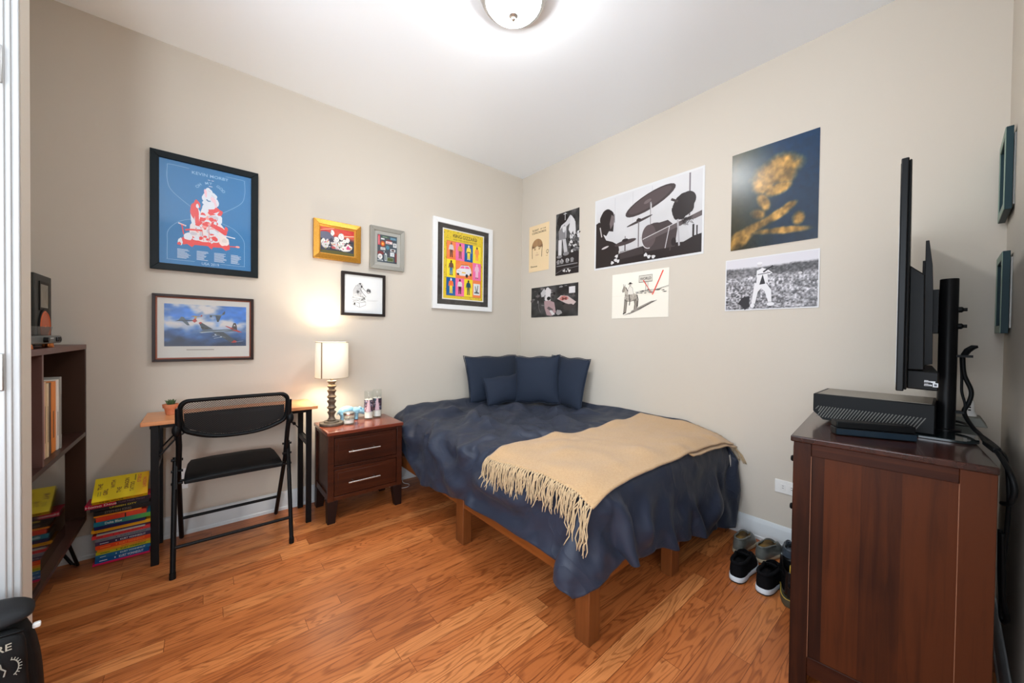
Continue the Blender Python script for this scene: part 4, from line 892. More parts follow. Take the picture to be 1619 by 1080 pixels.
def art_painting(p):
    n, m_, s_ = vnoise(51), vnoise(57), vnoise(59)
    blobs = [(.53, .71, .25, .13, 20), (.62, .66, .12, .10, 70), (.40, .62, .14, .09, -30), (.56, .54, .14, .055, 15), (.40, .44, .06, .09, 20), (.34, .33, .09, .05, -40), (.28, .20, .26, .045, 22), (.52, .27, .22, .04, 26), (.12, .10, .16, .06, 35), (.60, .13, .30, .03, -6), (.70, .35, .08, .035, 25), (.80, .22, .06, .06, 0)]
    def f(u, v):
        g = n(u * 2.2 + v, v * 3.5); q = m_(u * 9 + 3 * v, v * 7 - 4 * u); fine = s_(u * 22 + 8 * v, v * 26)
        w = np.zeros_like(u)
        for a, b, ra, rb, rot in blobs:
            c, s = math.cos(R(rot)), math.sin(R(rot)); du = (u - a) * .72; dv = v - b; x = (c * du + s * dv) / (ra * .72); y = (-s * du + c * dv) / rb
            w = np.maximum(w, np.clip(1.45 - (x * x + y * y) * .85 + 1.1 * (q - .5), 0, 1))
        warm = np.clip(1.15 - 2.1 * u + .5 * (g - .5), 0, 1); dk = np.clip(.80 + .35 * (v - .5), .45, 1.1)
        tone = np.clip(.30 + 1.0 * q + .35 * (fine - .5), .22, 1.15)
        bg = [(62 * warm + 8 * (1 - warm)) * dk, (56 * warm + 50 * (1 - warm)) * dk, (24 * warm + 84 * (1 - warm)) * dk]
        oc = [178 * tone, 134 * tone, 64 * tone ** 1.2]
        return np.array([(b_ * (1 - w) + o_ * w) * (.85 + .3 * fine) for b_, o_ in zip(bg, oc)])
    p.field(f, 74, 100)
sheet('art_poster', 'glossy dark teal art poster with ochre brushwork, highest at the right', 'poster', (XB, .870, 1.687), .416, .576, art_painting, 'print_gloss')

def art_field(p):
    n, m_ = vnoise(61), vnoise(67)
    def f(u, v):
        fine = m_(u * 52, v * 40 + 4); big = n(u * 5, v * 6)
        sky = np.clip((v - .80 - .05 * (big - .5)) * 22, 0, 1); ridge = np.clip((v - .62) * 18, 0, 1) * (1 - sky)
        grass = 118 + 300 * (fine - .47) * (.5 + .9 * big) + 40 * v; hill = 62 + 120 * (fine - .35) + 40 * np.exp(-((u - .25) / .2) ** 2)
        g = 208 * sky + (1 - sky) * (hill * ridge + grass * (1 - ridge)); return np.array([g, g * .985, g * 1.01])
    p.rect(0, 0, 1, 1, (216, 216, 218)); p.field(f, 150, 100, .012, .02, .988, .98)
    W_, K = (222, 220, 222), (36, 32, 36)
    p.ell(.24, .15, .06, .12, K, wob=.3); p.ell(.82, .62, .02, .02, (200, 198, 200))
    p.poly([(.345, .50), (.47, .50), (.53, .36), (.535, .14), (.50, .14), (.46, .34), (.42, .40), (.385, .34), (.355, .12), (.315, .12), (.335, .36)], W_); p.ell(.325, .085, .025, .04, W_); p.ell(.525, .10, .04, .035, W_)
    p.poly([(.365, .49), (.38, .74), (.43, .78), (.48, .74), (.495, .50)], W_); p.poly([(.40, .47), (.435, .66), (.465, .48)], K)
    p.line([(.385, .74), (.375, .64), (.45, .68), (.52, .66)], .014, W_); p.line([(.47, .74), (.53, .67), (.46, .66)], .012, W_); p.line([(.38, .66), (.52, .68)], .006, (120, 116, 120)); p.line([(.44, .70), (.545, .80)], .009, K)
    p.ell(.40, .84, .026, .045, (196, 192, 194)); p.ell(.40, .87, .03, .025, W_)
sheet('photo_poster', 'black and white poster of a figure in white standing in a grassy field', 'poster', (XB, .8955, 1.323), .452, .309, art_field, 'print_satin')

# --- two little frames on the near wall, seen almost edge on
def art_plain(p): p.rect(0, 0, 1, 1, (176, 186, 172)); p.rect(.30, .18, .70, .82, (146, 160, 150)); p.ell(.5, .5, .15, .2, (110, 128, 124), wob=.2)
for z, lab, tl in ((1.628, 'small teal box frame high on the near wall at the right edge', 0.0), (1.188, 'small teal box frame hung lower on the near wall at the right edge', -1.0)):
    O = Vector((2.45, YC, z)); t = thing('picture_frame', lab, 'picture frame', O, 'small teal frames on the near wall'); U, V, N = WC['U'], WC['V'], WC['N']
    if tl: U, V = (U * math.cos(R(tl)) + V * math.sin(R(tl))), (V * math.cos(R(tl)) - U * math.sin(R(tl)))
    O = O + N * .006; w_, h_ = .25, .295
    mb = MB(); ring4(mb, O, U, V, N, 0, 0, w_, h_, .028, 0, .0165); f_ = build('frame', mb, M['green_wood'], t, bevel=.001)
    mb = MB(); ring4(mb, O, U, V, N, 0.0005, .0005, w_ - .0005, h_ - .0005, .0275, .0165, .0185); build('frame_face', mb, M['green_face'], t, bevel=.0006)
    mb = MB(); mb.prism([(.02, .02), (w_ - .02, .02), (w_ - .02, h_ - .02), (.02, h_ - .02)], .004, O - N * .006, U, V, N); build('backing_board', mb, M['mount_pale'], t, smooth=0)
    p = Print(w_ - .05, h_ - .05); art_plain(p); p.build('picture', t, O + U * .025 + V * .025 + N * .0005, U, V, N, M['print'])
DUVET_SHAPE = (73, 59, 3)
DUVET_STEP = 0.001
DUVET_DATA = [
1034,877,203,17,-27,5,21,-17,10,29,-1,6,21,-16,7,27,8,2,26,-1,7,26,5,8,27,-2,5,26,-2,7,28,2,7,20,-15,13,-15,-22,-14,-1,-30,-1,25,10,-7,9,26,-6,22,21,-7,35,1,-7,29,14,-10,26,-8,-6,27,0,-3,26,-2,-2,27,-7,5,21,17,-2,34,-12,-6,41,7,-16,42,-13,-14,22,-28,-10,25,10,-4,6,32,-2,34,8,5,31,-8,1,22,-17,-3,28,-5,-3,32,4,-3,33,21,-4,23,-18,-4,17,-21,-4,16,-22,-5,20,15,-11,
34,5,-10,22,17,-12,23,13,-11,28,6,-16,27,5,-10,27,5,-2,34,-3,6,32,8,4,21,-18,-1,30,21,-6,31,-6,-5,17,-20,-5,26,-9,-4,25,-7,-5,26,-8,-4,26,0,-6,25,9,-6,18,20,-2,17,27,2,-25,-16,17,12,41,0,-5,-6,-2,-5,-11,3,4,6,1,0,-8,5,-1,-8,0,-1,4,0,-1,3,1,1,-3,0,-3,7,-3,6,16,-4,14,-8,13,-7,-1,-4,4,-13,4,8,-7,-1,-6,2,0,-4,8,0,-2,-10,5,1,12,2,0,0,3,
1,1,-3,0,7,-9,6,-26,1,-8,22,2,-6,-8,6,1,6,-1,4,1,-1,3,-9,-2,1,-3,-3,-2,-2,-1,0,2,1,3,5,0,-1,-1,0,1,0,0,4,0,1,-4,-1,-1,2,1,0,3,3,1,4,-5,1,-20,14,-5,15,-7,3,5,-15,4,-3,-10,1,-5,16,-1,-1,4,-1,-4,6,-4,-1,-13,1,5,11,1,5,-7,1,1,3,0,0,-1,0,0,3,0,1,2,0,0,3,-1,3,-17,5,-1,4,2,-4,3,-3,2,-5,-2,-11,34,10,-20,-41,10,
14,28,0,-2,-6,-1,-1,-4,1,0,-12,3,1,0,3,0,1,-1,0,4,1,-1,-1,-1,-1,5,-1,0,5,-3,3,0,2,10,-1,6,0,-7,0,2,-2,0,5,-6,1,-4,1,0,-2,7,0,-2,-17,2,-1,-10,-2,-1,-4,2,-1,20,-1,3,16,-3,2,-17,2,-6,8,5,-5,6,3,7,7,0,1,-6,-1,6,-5,-2,0,-7,-1,-2,4,-3,2,8,-1,-2,-5,0,-3,-5,0,0,0,0,8,9,1,-2,-1,0,2,1,0,-3,4,-2,-5,2,-1,8,-8,3,
0,-20,3,2,6,7,3,-20,-4,-3,8,-3,-2,0,-5,-7,19,3,1,6,-1,0,-8,1,5,6,0,2,1,1,-3,-6,-1,1,0,0,0,9,0,2,-9,2,-1,4,3,8,-7,0,-8,3,-3,6,32,9,-14,2,2,-22,-32,8,5,7,1,9,7,-1,2,1,1,5,5,-2,-8,-26,6,0,-2,0,0,9,1,-1,2,-1,1,0,0,16,6,4,-4,0,-1,-3,-6,2,5,-2,1,2,-3,0,-5,7,-1,1,-4,0,0,-2,2,-3,-11,1,0,-2,0,2,0,0,
-2,15,-2,4,11,-3,-3,-17,4,-7,-3,4,5,21,0,-1,-6,1,9,-8,1,-2,-4,-2,0,1,0,0,4,-2,2,11,-3,-6,-12,1,-3,-8,0,7,11,-1,3,3,0,0,1,0,-17,5,-7,18,-18,8,-2,8,1,1,-12,0,1,-15,3,1,5,7,3,-10,-4,-5,12,0,-9,8,-4,1,-1,-2,-2,4,1,6,5,-1,5,6,0,-2,-5,0,0,1,0,0,1,0,-1,-3,1,8,-7,1,-5,5,2,0,0,-1,18,20,8,-13,9,2,-7,2,1,-18,-13,8,
-2,-9,3,7,8,-3,2,1,1,5,3,-2,-8,-18,6,0,3,0,0,-1,1,0,-3,1,8,9,1,5,-1,2,0,-6,1,1,-2,0,-5,6,-2,1,-1,0,2,-2,2,-3,-3,-1,3,2,0,-1,-6,2,0,-2,-1,1,4,0,2,7,-1,0,11,-4,-2,-2,3,-5,-14,5,3,6,0,3,-7,1,0,11,-2,0,-3,2,-1,7,-2,1,-7,-2,-1,-3,0,-5,-14,0,2,7,1,-4,-4,-2,6,19,-2,5,0,1,-4,5,-4,5,-24,8,-2,-2,1,2,-4,1,
1,-10,2,0,1,3,-1,3,-2,-9,7,-4,2,5,-1,2,-7,-2,-7,3,3,10,11,-1,-1,-1,0,-1,11,-2,4,-17,5,0,3,-1,1,-2,0,0,0,1,-2,1,0,30,-3,10,-9,21,-2,-16,9,3,-2,-1,1,-16,-9,8,-5,-12,4,1,4,-1,4,7,-2,-2,-2,0,0,-8,3,1,-4,2,-1,-3,0,1,12,1,10,1,1,0,-6,1,4,-3,0,1,-3,1,-7,8,-1,2,-3,0,3,6,-1,2,8,-4,-5,-8,4,-2,-2,0,3,-8,1,1,-3,1,
1,2,0,-2,6,0,0,1,0,-2,-2,0,2,-3,1,-3,5,-1,2,11,-4,1,-7,4,-1,-2,3,1,0,-2,-1,2,-2,-10,-20,1,12,10,2,-12,17,-10,16,-9,8,9,-10,6,-15,-10,-5,10,29,-6,-6,-7,5,0,-9,2,0,-10,1,3,-5,-1,9,-3,-5,-17,29,2,2,-9,3,-1,-10,0,-2,1,0,7,12,0,2,-10,3,-2,-11,0,0,11,-1,-1,-1,0,-4,3,-1,4,-2,0,-17,-23,26,51,21,-14,-8,17,-1,-18,9,4,-6,0,1,-14,-8,6,
-7,-12,2,0,2,0,9,14,-2,-6,-11,5,3,-8,0,0,-9,-2,-2,10,2,14,14,1,-8,-8,1,5,-2,0,4,-2,1,-4,2,-2,1,-3,1,2,7,0,0,6,-1,1,1,-2,4,-19,4,-2,3,1,-4,2,-1,0,-2,0,0,1,0,-2,5,0,0,-4,1,1,-5,-1,2,-3,0,-3,5,1,1,1,0,0,5,0,3,7,-1,-3,-13,1,2,8,-2,-1,8,-1,10,-11,7,3,-8,2,-2,-3,-2,-3,14,-5,-6,6,-1,3,12,-8,-4,-8,6,0,-9,4,
2,-9,1,5,-4,-1,-6,3,2,2,5,0,0,-2,-1,-2,-3,1,0,8,-1,0,-14,3,1,3,0,2,2,0,-2,-1,-2,2,-2,0,-3,2,2,35,-30,-2,-42,-5,24,41,24,-10,-4,22,2,-18,11,5,-16,-1,0,-8,-5,3,-6,-10,5,-2,-4,4,5,13,-2,0,-14,1,6,5,-2,-1,-20,-4,-2,24,4,1,0,0,2,2,-1,3,-2,0,4,-3,2,0,-8,1,0,7,0,0,2,1,6,14,-6,-4,-8,4,2,-17,1,-2,-2,0,-1,8,0,0,0,0,
-2,2,1,0,2,-1,0,-2,1,-1,-1,-1,1,-9,0,-1,-1,0,1,1,1,0,6,0,3,8,-1,-1,2,0,0,3,-2,3,-9,3,0,-4,0,-1,2,0,-1,7,-1,-3,-5,4,0,8,2,6,17,-11,-4,-8,5,-1,-10,3,7,-8,2,1,-1,-2,0,4,0,3,6,1,-11,-15,-1,-3,11,0,6,9,-5,-3,-9,3,-2,-6,2,1,-4,0,5,-3,0,-2,1,0,8,23,-17,29,-36,-4,-27,-25,26,20,17,-8,-2,6,0,-2,28,10,-30,8,11,-12,-9,6,
-2,-6,7,-2,-9,1,4,15,-3,0,-17,-3,4,0,0,-1,4,0,4,11,3,1,1,-1,-8,6,-8,12,-25,9,1,16,0,2,-2,1,-1,3,2,1,1,-1,0,3,-4,-2,0,-1,0,-10,3,2,-7,1,0,1,0,-1,6,0,-1,7,1,0,2,0,0,-8,0,-1,-4,-1,1,0,0,0,1,0,1,2,1,0,3,0,1,3,-1,1,0,1,-1,-1,0,0,1,1,-1,2,1,-1,1,1,-1,2,3,1,1,0,-1,-4,3,6,18,-9,0,-4,-2,1,-19,6,
3,-4,-1,1,7,-1,-8,-10,-1,1,2,0,2,-7,0,-11,22,2,7,14,-6,-7,-18,3,3,-11,2,5,-4,0,1,-1,0,3,28,-2,-3,1,2,27,-11,-16,-1,-35,12,1,3,1,-6,-7,-1,5,8,4,-10,34,13,-27,-4,11,-2,-3,3,-6,-15,5,8,14,-1,11,8,-10,-12,-30,5,5,36,-15,-3,-12,15,8,-7,3,0,0,0,0,-5,1,0,-5,1,1,0,-1,0,6,1,1,8,-2,-2,-5,0,0,4,-1,-1,-3,0,1,-2,2,0,-2,0,-1,2,1,
0,-1,1,0,0,-1,0,0,-1,0,-1,0,2,0,1,0,1,0,-1,0,0,1,-3,0,0,-2,0,0,-1,1,-1,7,2,0,-1,1,-1,6,2,1,2,-2,-1,-4,3,0,7,-1,0,-7,0,1,5,0,-2,-4,-2,12,-9,-1,-7,2,-1,-4,-6,-1,3,4,0,1,-5,0,3,-7,-2,-13,35,2,9,12,-6,-12,-29,7,9,-11,0,3,0,0,-1,28,1,-1,0,0,-4,-1,4,11,2,-6,10,-5,3,8,-7,-1,5,-9,-1,0,-16,0,0,13,4,-31,20,14,
3,4,-5,-11,-12,14,-1,-4,3,13,9,-8,-3,-2,0,-3,0,-1,2,-10,7,2,0,0,-1,-4,1,1,3,0,-1,-1,0,0,0,0,1,0,0,-1,0,0,-1,-4,1,1,0,0,0,0,0,-1,0,0,1,-1,0,0,-1,0,-1,-1,0,0,-1,0,0,2,1,1,4,-1,0,0,1,1,-1,0,-1,1,1,0,1,-1,2,3,-2,-1,-15,2,0,4,1,0,-4,1,-1,8,1,0,11,-2,0,-6,2,0,4,1,1,0,-1,1,6,-2,5,-21,0,-5,3,0,
-2,-1,0,3,6,0,0,-3,1,0,1,-1,7,-18,-4,-14,45,1,-4,-4,1,0,-27,4,10,-5,-1,-2,28,1,4,1,-1,1,0,-1,-7,0,4,0,0,1,-2,0,1,6,1,-1,2,-1,-2,6,-1,-3,17,-14,0,-29,4,24,2,10,-7,-6,-1,6,4,5,-7,4,-9,9,-3,1,-6,0,-3,2,1,2,0,1,1,-2,-2,0,-1,0,-1,2,1,-3,3,-1,-2,2,1,-2,2,0,-1,0,0,-1,2,0,-2,0,0,-1,2,0,-4,1,0,-3,-1,0,2,0,
0,4,-1,-1,-7,1,-2,-2,1,3,0,-1,0,1,2,0,3,0,-1,2,2,0,-5,0,3,9,-5,-1,-11,3,0,0,-1,1,-6,0,0,0,-1,-1,12,2,0,1,0,0,5,2,0,1,-3,0,-3,1,-1,-12,0,4,10,-1,-1,-3,1,0,-4,0,1,-3,1,-1,-6,-2,5,-5,-1,14,43,-19,-30,-14,21,9,-26,2,-2,29,2,3,-1,-1,-1,0,0,-9,-1,3,3,3,3,8,2,0,-8,-2,1,5,-1,-4,0,0,-4,-5,0,-2,18,-4,-6,-10,4,14,
-3,2,1,0,2,3,-1,-3,0,0,-1,-1,0,-1,2,1,-1,-1,-2,0,1,1,0,1,1,0,2,-1,-1,1,1,-1,2,-1,0,0,0,0,1,-1,-2,1,1,0,2,1,-1,3,-1,3,-1,0,-5,4,1,-6,0,-1,-4,2,1,5,-2,-1,2,-1,-2,-2,1,1,-1,0,0,-3,3,1,-5,4,-2,2,3,0,-4,2,2,6,-7,0,5,-4,0,-1,-1,0,-10,5,1,-3,-1,0,3,1,-1,2,-1,1,2,1,0,2,0,1,-9,0,0,2,3,2,5,-3,
0,7,-3,-1,-15,3,1,-2,1,4,-13,-5,-17,23,2,30,15,-15,-27,-23,18,-4,28,4,0,0,-1,-5,0,3,7,2,0,2,-1,-4,-9,-1,3,9,2,-1,-4,0,1,4,-1,-2,5,0,-3,-3,1,2,1,-1,-4,-1,2,2,-2,0,-1,-1,-1,5,-2,-3,8,2,2,-7,1,1,1,0,0,-2,-2,0,1,1,-1,2,1,-1,5,-3,2,-9,1,-1,2,0,-1,4,1,2,-1,0,-1,2,1,1,-2,-1,-3,14,-2,7,-9,0,2,1,1,-4,3,0,-4,1,
0,-5,2,-2,0,2,0,-3,2,1,-5,3,1,6,-4,0,-5,8,-2,0,1,0,1,1,2,-8,2,0,-1,2,0,4,-4,-1,0,0,1,-4,-1,2,-9,0,-1,6,0,-1,-6,0,-1,9,0,3,-9,2,2,14,8,0,-8,0,2,14,-15,0,1,-2,-3,-16,7,4,4,1,0,10,-5,-13,2,-3,11,26,-3,-15,3,7,-1,0,1,2,-1,-3,-1,0,-1,6,1,0,-8,0,2,3,1,1,4,-1,-1,0,0,0,1,0,0,0,0,1,-1,1,-1,0,-1,-2,
-2,0,7,2,1,-4,1,0,3,-1,2,-11,-2,-1,2,1,-1,-1,-1,-1,10,0,0,-2,0,0,-1,0,1,-4,-1,1,-1,0,-1,1,0,0,-1,1,0,10,2,1,-15,-3,-1,25,-1,0,2,-1,4,-9,0,-2,3,1,-1,-7,1,-2,0,-1,1,3,0,1,-4,0,-9,15,2,1,-1,0,1,2,-1,1,0,-1,2,-2,0,-1,0,1,-1,3,0,-7,7,0,-3,0,2,7,-6,-1,-17,7,-2,13,-5,-1,-12,4,5,15,-5,1,-21,10,0,8,5,-3,5,5,
2,-2,-4,3,9,-6,4,-13,-2,-2,3,-2,-11,8,-4,-7,27,3,16,0,-6,-6,2,3,0,0,1,-4,1,-1,-5,0,-2,13,-2,0,-1,0,2,-5,2,3,-1,0,0,-6,-2,3,9,1,-9,-1,2,7,0,1,-1,2,-1,-10,-3,0,8,0,1,-5,0,-2,4,-2,-1,5,-1,0,-4,-1,2,-13,0,0,12,4,-2,9,-3,1,-6,1,0,-4,-1,0,1,0,0,6,0,-1,-13,1,1,5,-2,1,4,0,0,10,1,-2,6,0,3,-7,-3,-1,-11,3,0,2,
1,1,-3,-2,0,9,3,-1,-14,-2,1,8,1,-2,5,0,-1,4,0,-1,4,-1,2,-3,0,-2,5,0,0,1,-3,6,-6,-1,-10,15,6,5,-15,0,-13,16,0,11,-11,0,-10,10,5,13,-18,-5,-11,21,3,-10,7,-2,10,-1,0,4,-3,4,-14,2,-4,8,-4,0,2,-3,-3,28,0,-4,0,3,14,0,-5,-7,1,2,-2,0,0,10,0,-3,-7,2,1,-13,-4,1,-4,-4,5,-3,-1,2,18,6,-16,0,1,10,3,1,4,1,2,1,0,0,-7,1,1,-2,
-3,-2,3,-3,-2,7,1,0,-6,0,1,-1,0,-1,3,-1,2,-15,-1,0,13,3,-1,5,-1,0,-4,1,1,2,0,0,-9,-1,0,5,-1,-1,0,2,0,-3,-2,1,3,0,-1,6,0,0,-4,0,1,0,1,0,-2,0,-1,6,0,1,-11,-2,2,7,3,-1,-11,-2,1,6,0,-1,-4,0,1,5,0,-3,13,1,2,-8,2,0,1,1,-4,15,-4,7,-20,-1,-3,20,3,1,-17,1,-5,17,-5,3,-10,2,-1,6,1,0,-3,-1,0,2,1,-2,4,1,0,2,
1,-1,0,-8,2,-20,15,0,17,8,27,-5,-1,0,0,-7,3,2,0,-1,3,3,-1,0,0,1,0,-4,2,-1,-1,0,-1,7,-2,2,-8,0,2,-5,-2,7,5,3,-11,3,0,3,1,0,-10,1,2,7,-1,-1,1,-1,-1,-1,-2,-1,4,0,1,-6,0,-1,4,1,1,-2,-1,-1,3,0,0,-14,0,1,18,0,0,-6,2,1,-2,0,0,3,-1,-1,0,-1,0,0,5,-2,-14,-2,2,3,-1,1,5,-1,0,3,-1,-1,2,3,1,1,0,0,-5,-1,0,12,
-1,1,-10,-1,1,1,1,1,-3,0,0,2,0,0,0,1,-1,-7,-3,-2,20,3,0,-10,0,0,4,2,-1,11,-4,6,-22,2,-1,12,1,-1,-7,-2,-2,5,-7,-4,11,5,6,-14,0,0,-3,0,-1,4,0,0,7,0,-1,0,2,0,3,9,-1,0,2,28,-1,-8,0,1,-6,-2,1,10,2,-2,5,2,3,-11,0,2,-2,-3,-2,16,3,-3,-8,1,-2,3,-1,5,-5,-2,4,-1,1,-7,2,1,0,4,-1,1,-1,1,-1,-1,0,2,0,0,1,0,-1,-10,
0,0,12,0,0,4,-1,0,-6,1,1,-4,-1,0,2,-1,0,1,2,1,-1,1,-2,6,-1,0,1,-1,1,-7,1,1,1,0,1,-4,4,-4,-14,-4,4,7,-1,-2,-3,6,3,13,-3,-1,0,-2,-1,0,2,-1,-7,-2,2,11,0,0,-5,0,0,-5,1,1,7,-2,-2,11,-3,2,-12,4,-3,-14,-2,2,21,3,0,-7,-1,0,1,2,-2,9,-1,2,-11,0,1,1,-2,-1,2,0,1,-8,-1,0,0,1,1,10,0,1,-1,-1,-1,6,0,0,4,-2,0,-2,
7,1,-1,-2,28,0,-2,0,0,12,-1,-5,0,1,2,1,3,7,-1,1,0,0,-3,1,-8,0,-2,-3,3,-6,15,-3,-7,-8,2,7,-6,-2,5,-1,1,-4,0,0,2,2,0,0,0,0,0,0,0,-4,0,3,4,1,-3,-5,1,-2,-3,-1,1,14,-1,0,-2,0,1,-4,-2,0,1,1,0,0,0,0,-6,1,0,6,-1,0,-1,1,1,0,0,1,9,1,1,-2,3,-5,-23,1,4,20,-2,-2,2,-2,0,-2,0,1,-4,-1,0,0,1,0,-4,-1,1,5,
0,0,-1,-2,-2,8,1,0,-16,2,0,19,-4,2,-13,2,-1,-6,0,-2,-5,1,0,1,0,2,2,1,2,11,0,-1,3,0,1,-7,-3,1,1,0,2,6,0,-1,-4,0,-2,5,-1,0,1,1,0,4,0,1,2,5,3,-3,-1,28,0,3,0,-1,0,0,1,7,-1,-2,-30,-4,0,-6,0,1,7,4,1,12,1,3,10,2,-3,4,4,-6,7,-6,-5,-12,2,16,-3,-1,-9,-2,1,5,-2,-2,9,3,2,-19,1,2,9,1,0,8,-2,6,-6,0,0,-2,
1,-4,-1,0,-4,-3,1,-1,4,1,1,-2,0,0,4,-1,0,-3,-1,0,0,1,1,1,0,0,8,0,-1,-17,-1,1,1,2,1,10,1,-1,-11,-1,0,3,-2,0,2,1,-1,4,0,1,0,0,0,0,0,1,-1,0,-1,1,1,0,-9,-1,0,15,-1,-2,-17,4,2,11,0,-1,-10,-2,3,9,0,-1,-1,1,1,4,-1,-1,3,0,1,-9,0,0,11,-1,0,-11,1,-1,-3,-3,0,13,0,0,-1,0,0,0,0,-1,2,1,1,4,3,4,-2,1,29,-1,
1,0,1,4,-1,-4,-7,1,5,-9,-1,-1,-8,-2,-1,1,2,0,10,1,1,14,1,1,-15,3,5,7,4,-7,5,-6,-4,-4,-1,3,-3,0,5,1,1,-9,1,0,7,0,0,6,-1,-1,3,1,-2,9,0,3,1,-1,6,-19,1,-1,5,0,-3,3,1,-2,-11,-1,-1,4,-1,0,-1,-1,1,-8,0,-1,16,0,0,-18,2,2,9,0,0,0,0,0,-2,0,-2,5,1,0,-3,-1,0,0,0,1,0,1,0,0,-1,0,0,0,0,0,1,0,0,-1,0,0,
2,-1,-9,1,1,16,-2,1,-7,0,0,0,0,-1,-4,0,2,5,0,-1,4,-1,0,-14,0,0,6,0,0,3,1,1,6,-1,0,-10,2,-2,-6,-4,1,18,1,0,-6,-1,0,5,2,-1,3,1,1,-2,0,28,0,2,0,0,2,0,-3,-8,1,6,-2,-1,-3,0,1,1,0,0,-1,8,0,-4,-4,1,9,16,0,-4,-22,-2,11,6,3,-8,1,-1,-6,0,0,1,0,1,1,0,0,2,-1,-2,0,0,1,0,0,-1,4,0,0,4,1,-5,11,1,4,-5,
0,3,-10,0,0,-8,-1,-1,3,-2,1,2,1,-1,2,2,0,-13,1,1,16,-3,0,-8,0,0,0,1,-1,0,0,1,1,-1,0,4,1,0,0,0,0,0,0,0,-2,0,0,-2,0,0,-1,0,0,0,1,0,0,0,0,0,1,0,-4,0,0,10,-2,0,-1,0,1,-2,0,0,-3,0,0,-2,1,0,2,-1,0,6,0,0,-11,0,0,7,0,0,2,1,1,-7,3,-3,-9,-6,3,16,-1,-1,2,3,-1,5,1,1,-3,-1,28,0,3,0,-1,-5,2,9,
-3,-2,-2,6,1,-4,0,0,-1,2,0,0,2,0,1,-4,0,0,1,0,0,-5,2,0,1,-1,-5,2,0,2,0,-1,1,0,0,-2,-1,0,-1,1,0,-2,0,-1,-6,1,0,-3,-1,0,4,1,1,0,-2,1,7,0,0,1,1,0,0,-1,1,1,1,-1,2,0,0,-3,0,1,2,1,-2,-8,-1,-1,17,-1,2,-9,0,-1,9,0,1,-7,0,1,-1,1,-1,-6,0,0,0,-1,1,2,1,0,2,0,0,1,0,1,0,0,0,0,0,0,-1,0,0,-1,
0,-1,-4,-1,1,1,1,0,2,-1,0,4,-2,0,-4,1,0,3,2,-1,-6,0,1,9,0,0,-8,1,1,10,-1,-1,-3,0,1,-5,6,-4,-9,-4,3,8,-1,-3,20,7,4,-14,-1,28,1,2,1,-1,-4,1,7,-2,-1,-1,1,0,-5,9,0,0,2,0,-1,-4,0,0,3,-1,-3,-9,1,5,3,1,0,0,-1,2,-1,0,-5,0,1,1,-1,0,0,1,-1,-1,0,2,-2,0,1,-6,0,-1,-4,0,-2,-7,0,-1,1,1,1,0,0,2,7,-1,0,11,
0,0,3,0,0,-3,0,0,1,-1,-1,2,0,0,-2,1,0,-8,-1,-3,22,0,4,-15,0,0,-5,0,-1,0,0,1,6,0,0,0,1,-1,0,0,1,0,1,1,4,-1,-1,-4,0,0,0,0,0,4,0,1,-5,-1,0,4,-2,-2,9,1,1,-4,1,1,-8,0,1,4,-2,2,-1,0,0,-3,2,-2,-6,1,-1,5,-1,0,-1,1,1,6,0,-1,-3,0,1,-3,5,-2,-9,-3,1,7,-1,0,6,2,28,-1,-2,0,1,-2,0,2,-2,2,5,-2,-1,-6,
4,0,0,4,0,1,-2,0,1,-6,-1,-1,-11,-3,-1,22,4,-8,-2,-1,-1,-4,1,14,-1,1,-6,1,0,1,0,1,-1,0,0,-1,1,1,1,0,1,0,0,2,0,0,3,0,0,-1,0,0,1,-1,-1,-4,2,0,-4,9,0,-1,-4,0,1,-5,0,0,-1,-4,0,8,1,0,2,2,0,-19,0,0,1,0,0,8,0,1,3,1,0,-3,0,0,0,0,0,0,0,1,5,-1,-1,-9,1,1,9,0,0,-5,-1,0,2,1,-1,2,-1,0,5,-2,-1,-21,
-1,1,3,3,1,11,1,0,-5,-1,0,12,-1,2,2,-1,1,-7,2,-2,-2,1,-1,-4,-1,0,3,1,1,3,0,0,-5,0,-1,1,4,-1,-10,-3,1,10,2,29,-2,-3,0,1,1,0,-1,-2,-1,4,-4,1,0,-3,-1,-1,5,1,-1,-1,0,0,-9,-2,0,15,4,-3,5,-3,-9,-9,3,17,1,-2,-3,1,0,-1,0,1,0,0,1,0,0,0,0,0,-1,0,-1,1,-1,2,1,0,-1,-2,5,-3,-4,9,-1,-4,5,2,4,-4,0,5,-15,-3,-2,-8,
4,1,8,0,1,-1,1,1,-7,0,-2,-3,0,1,6,0,0,5,-1,0,0,0,0,-3,-1,0,3,2,0,0,-1,0,5,0,-1,-10,1,2,5,0,0,1,-1,1,0,2,-1,-7,-3,0,13,0,-3,-19,2,3,12,0,0,0,-1,0,0,1,0,-3,-1,1,1,0,-1,4,1,0,7,-2,2,-6,1,0,1,1,-1,-3,-1,-1,1,1,0,4,0,1,-8,-1,0,4,2,0,-4,-4,28,1,2,0,-1,5,1,-9,-4,0,8,-6,0,2,-5,1,-1,-2,-1,1,
7,2,-4,6,-1,1,6,-1,-5,-9,1,12,3,-1,-4,-2,0,2,1,1,-4,0,1,2,0,-1,2,0,0,-2,0,-1,2,0,0,2,-3,-5,11,-1,0,2,3,4,-8,1,2,-7,0,0,-6,-7,-6,-12,7,6,17,1,1,2,0,1,-5,0,-1,2,0,1,0,0,0,0,-1,-1,3,1,-1,3,0,0,-1,0,1,-3,-2,0,-1,1,0,-6,1,1,4,0,-1,0,0,0,-4,0,0,8,-1,1,4,1,-1,-19,2,3,11,0,-1,0,-1,0,0,-1,-1,-1,
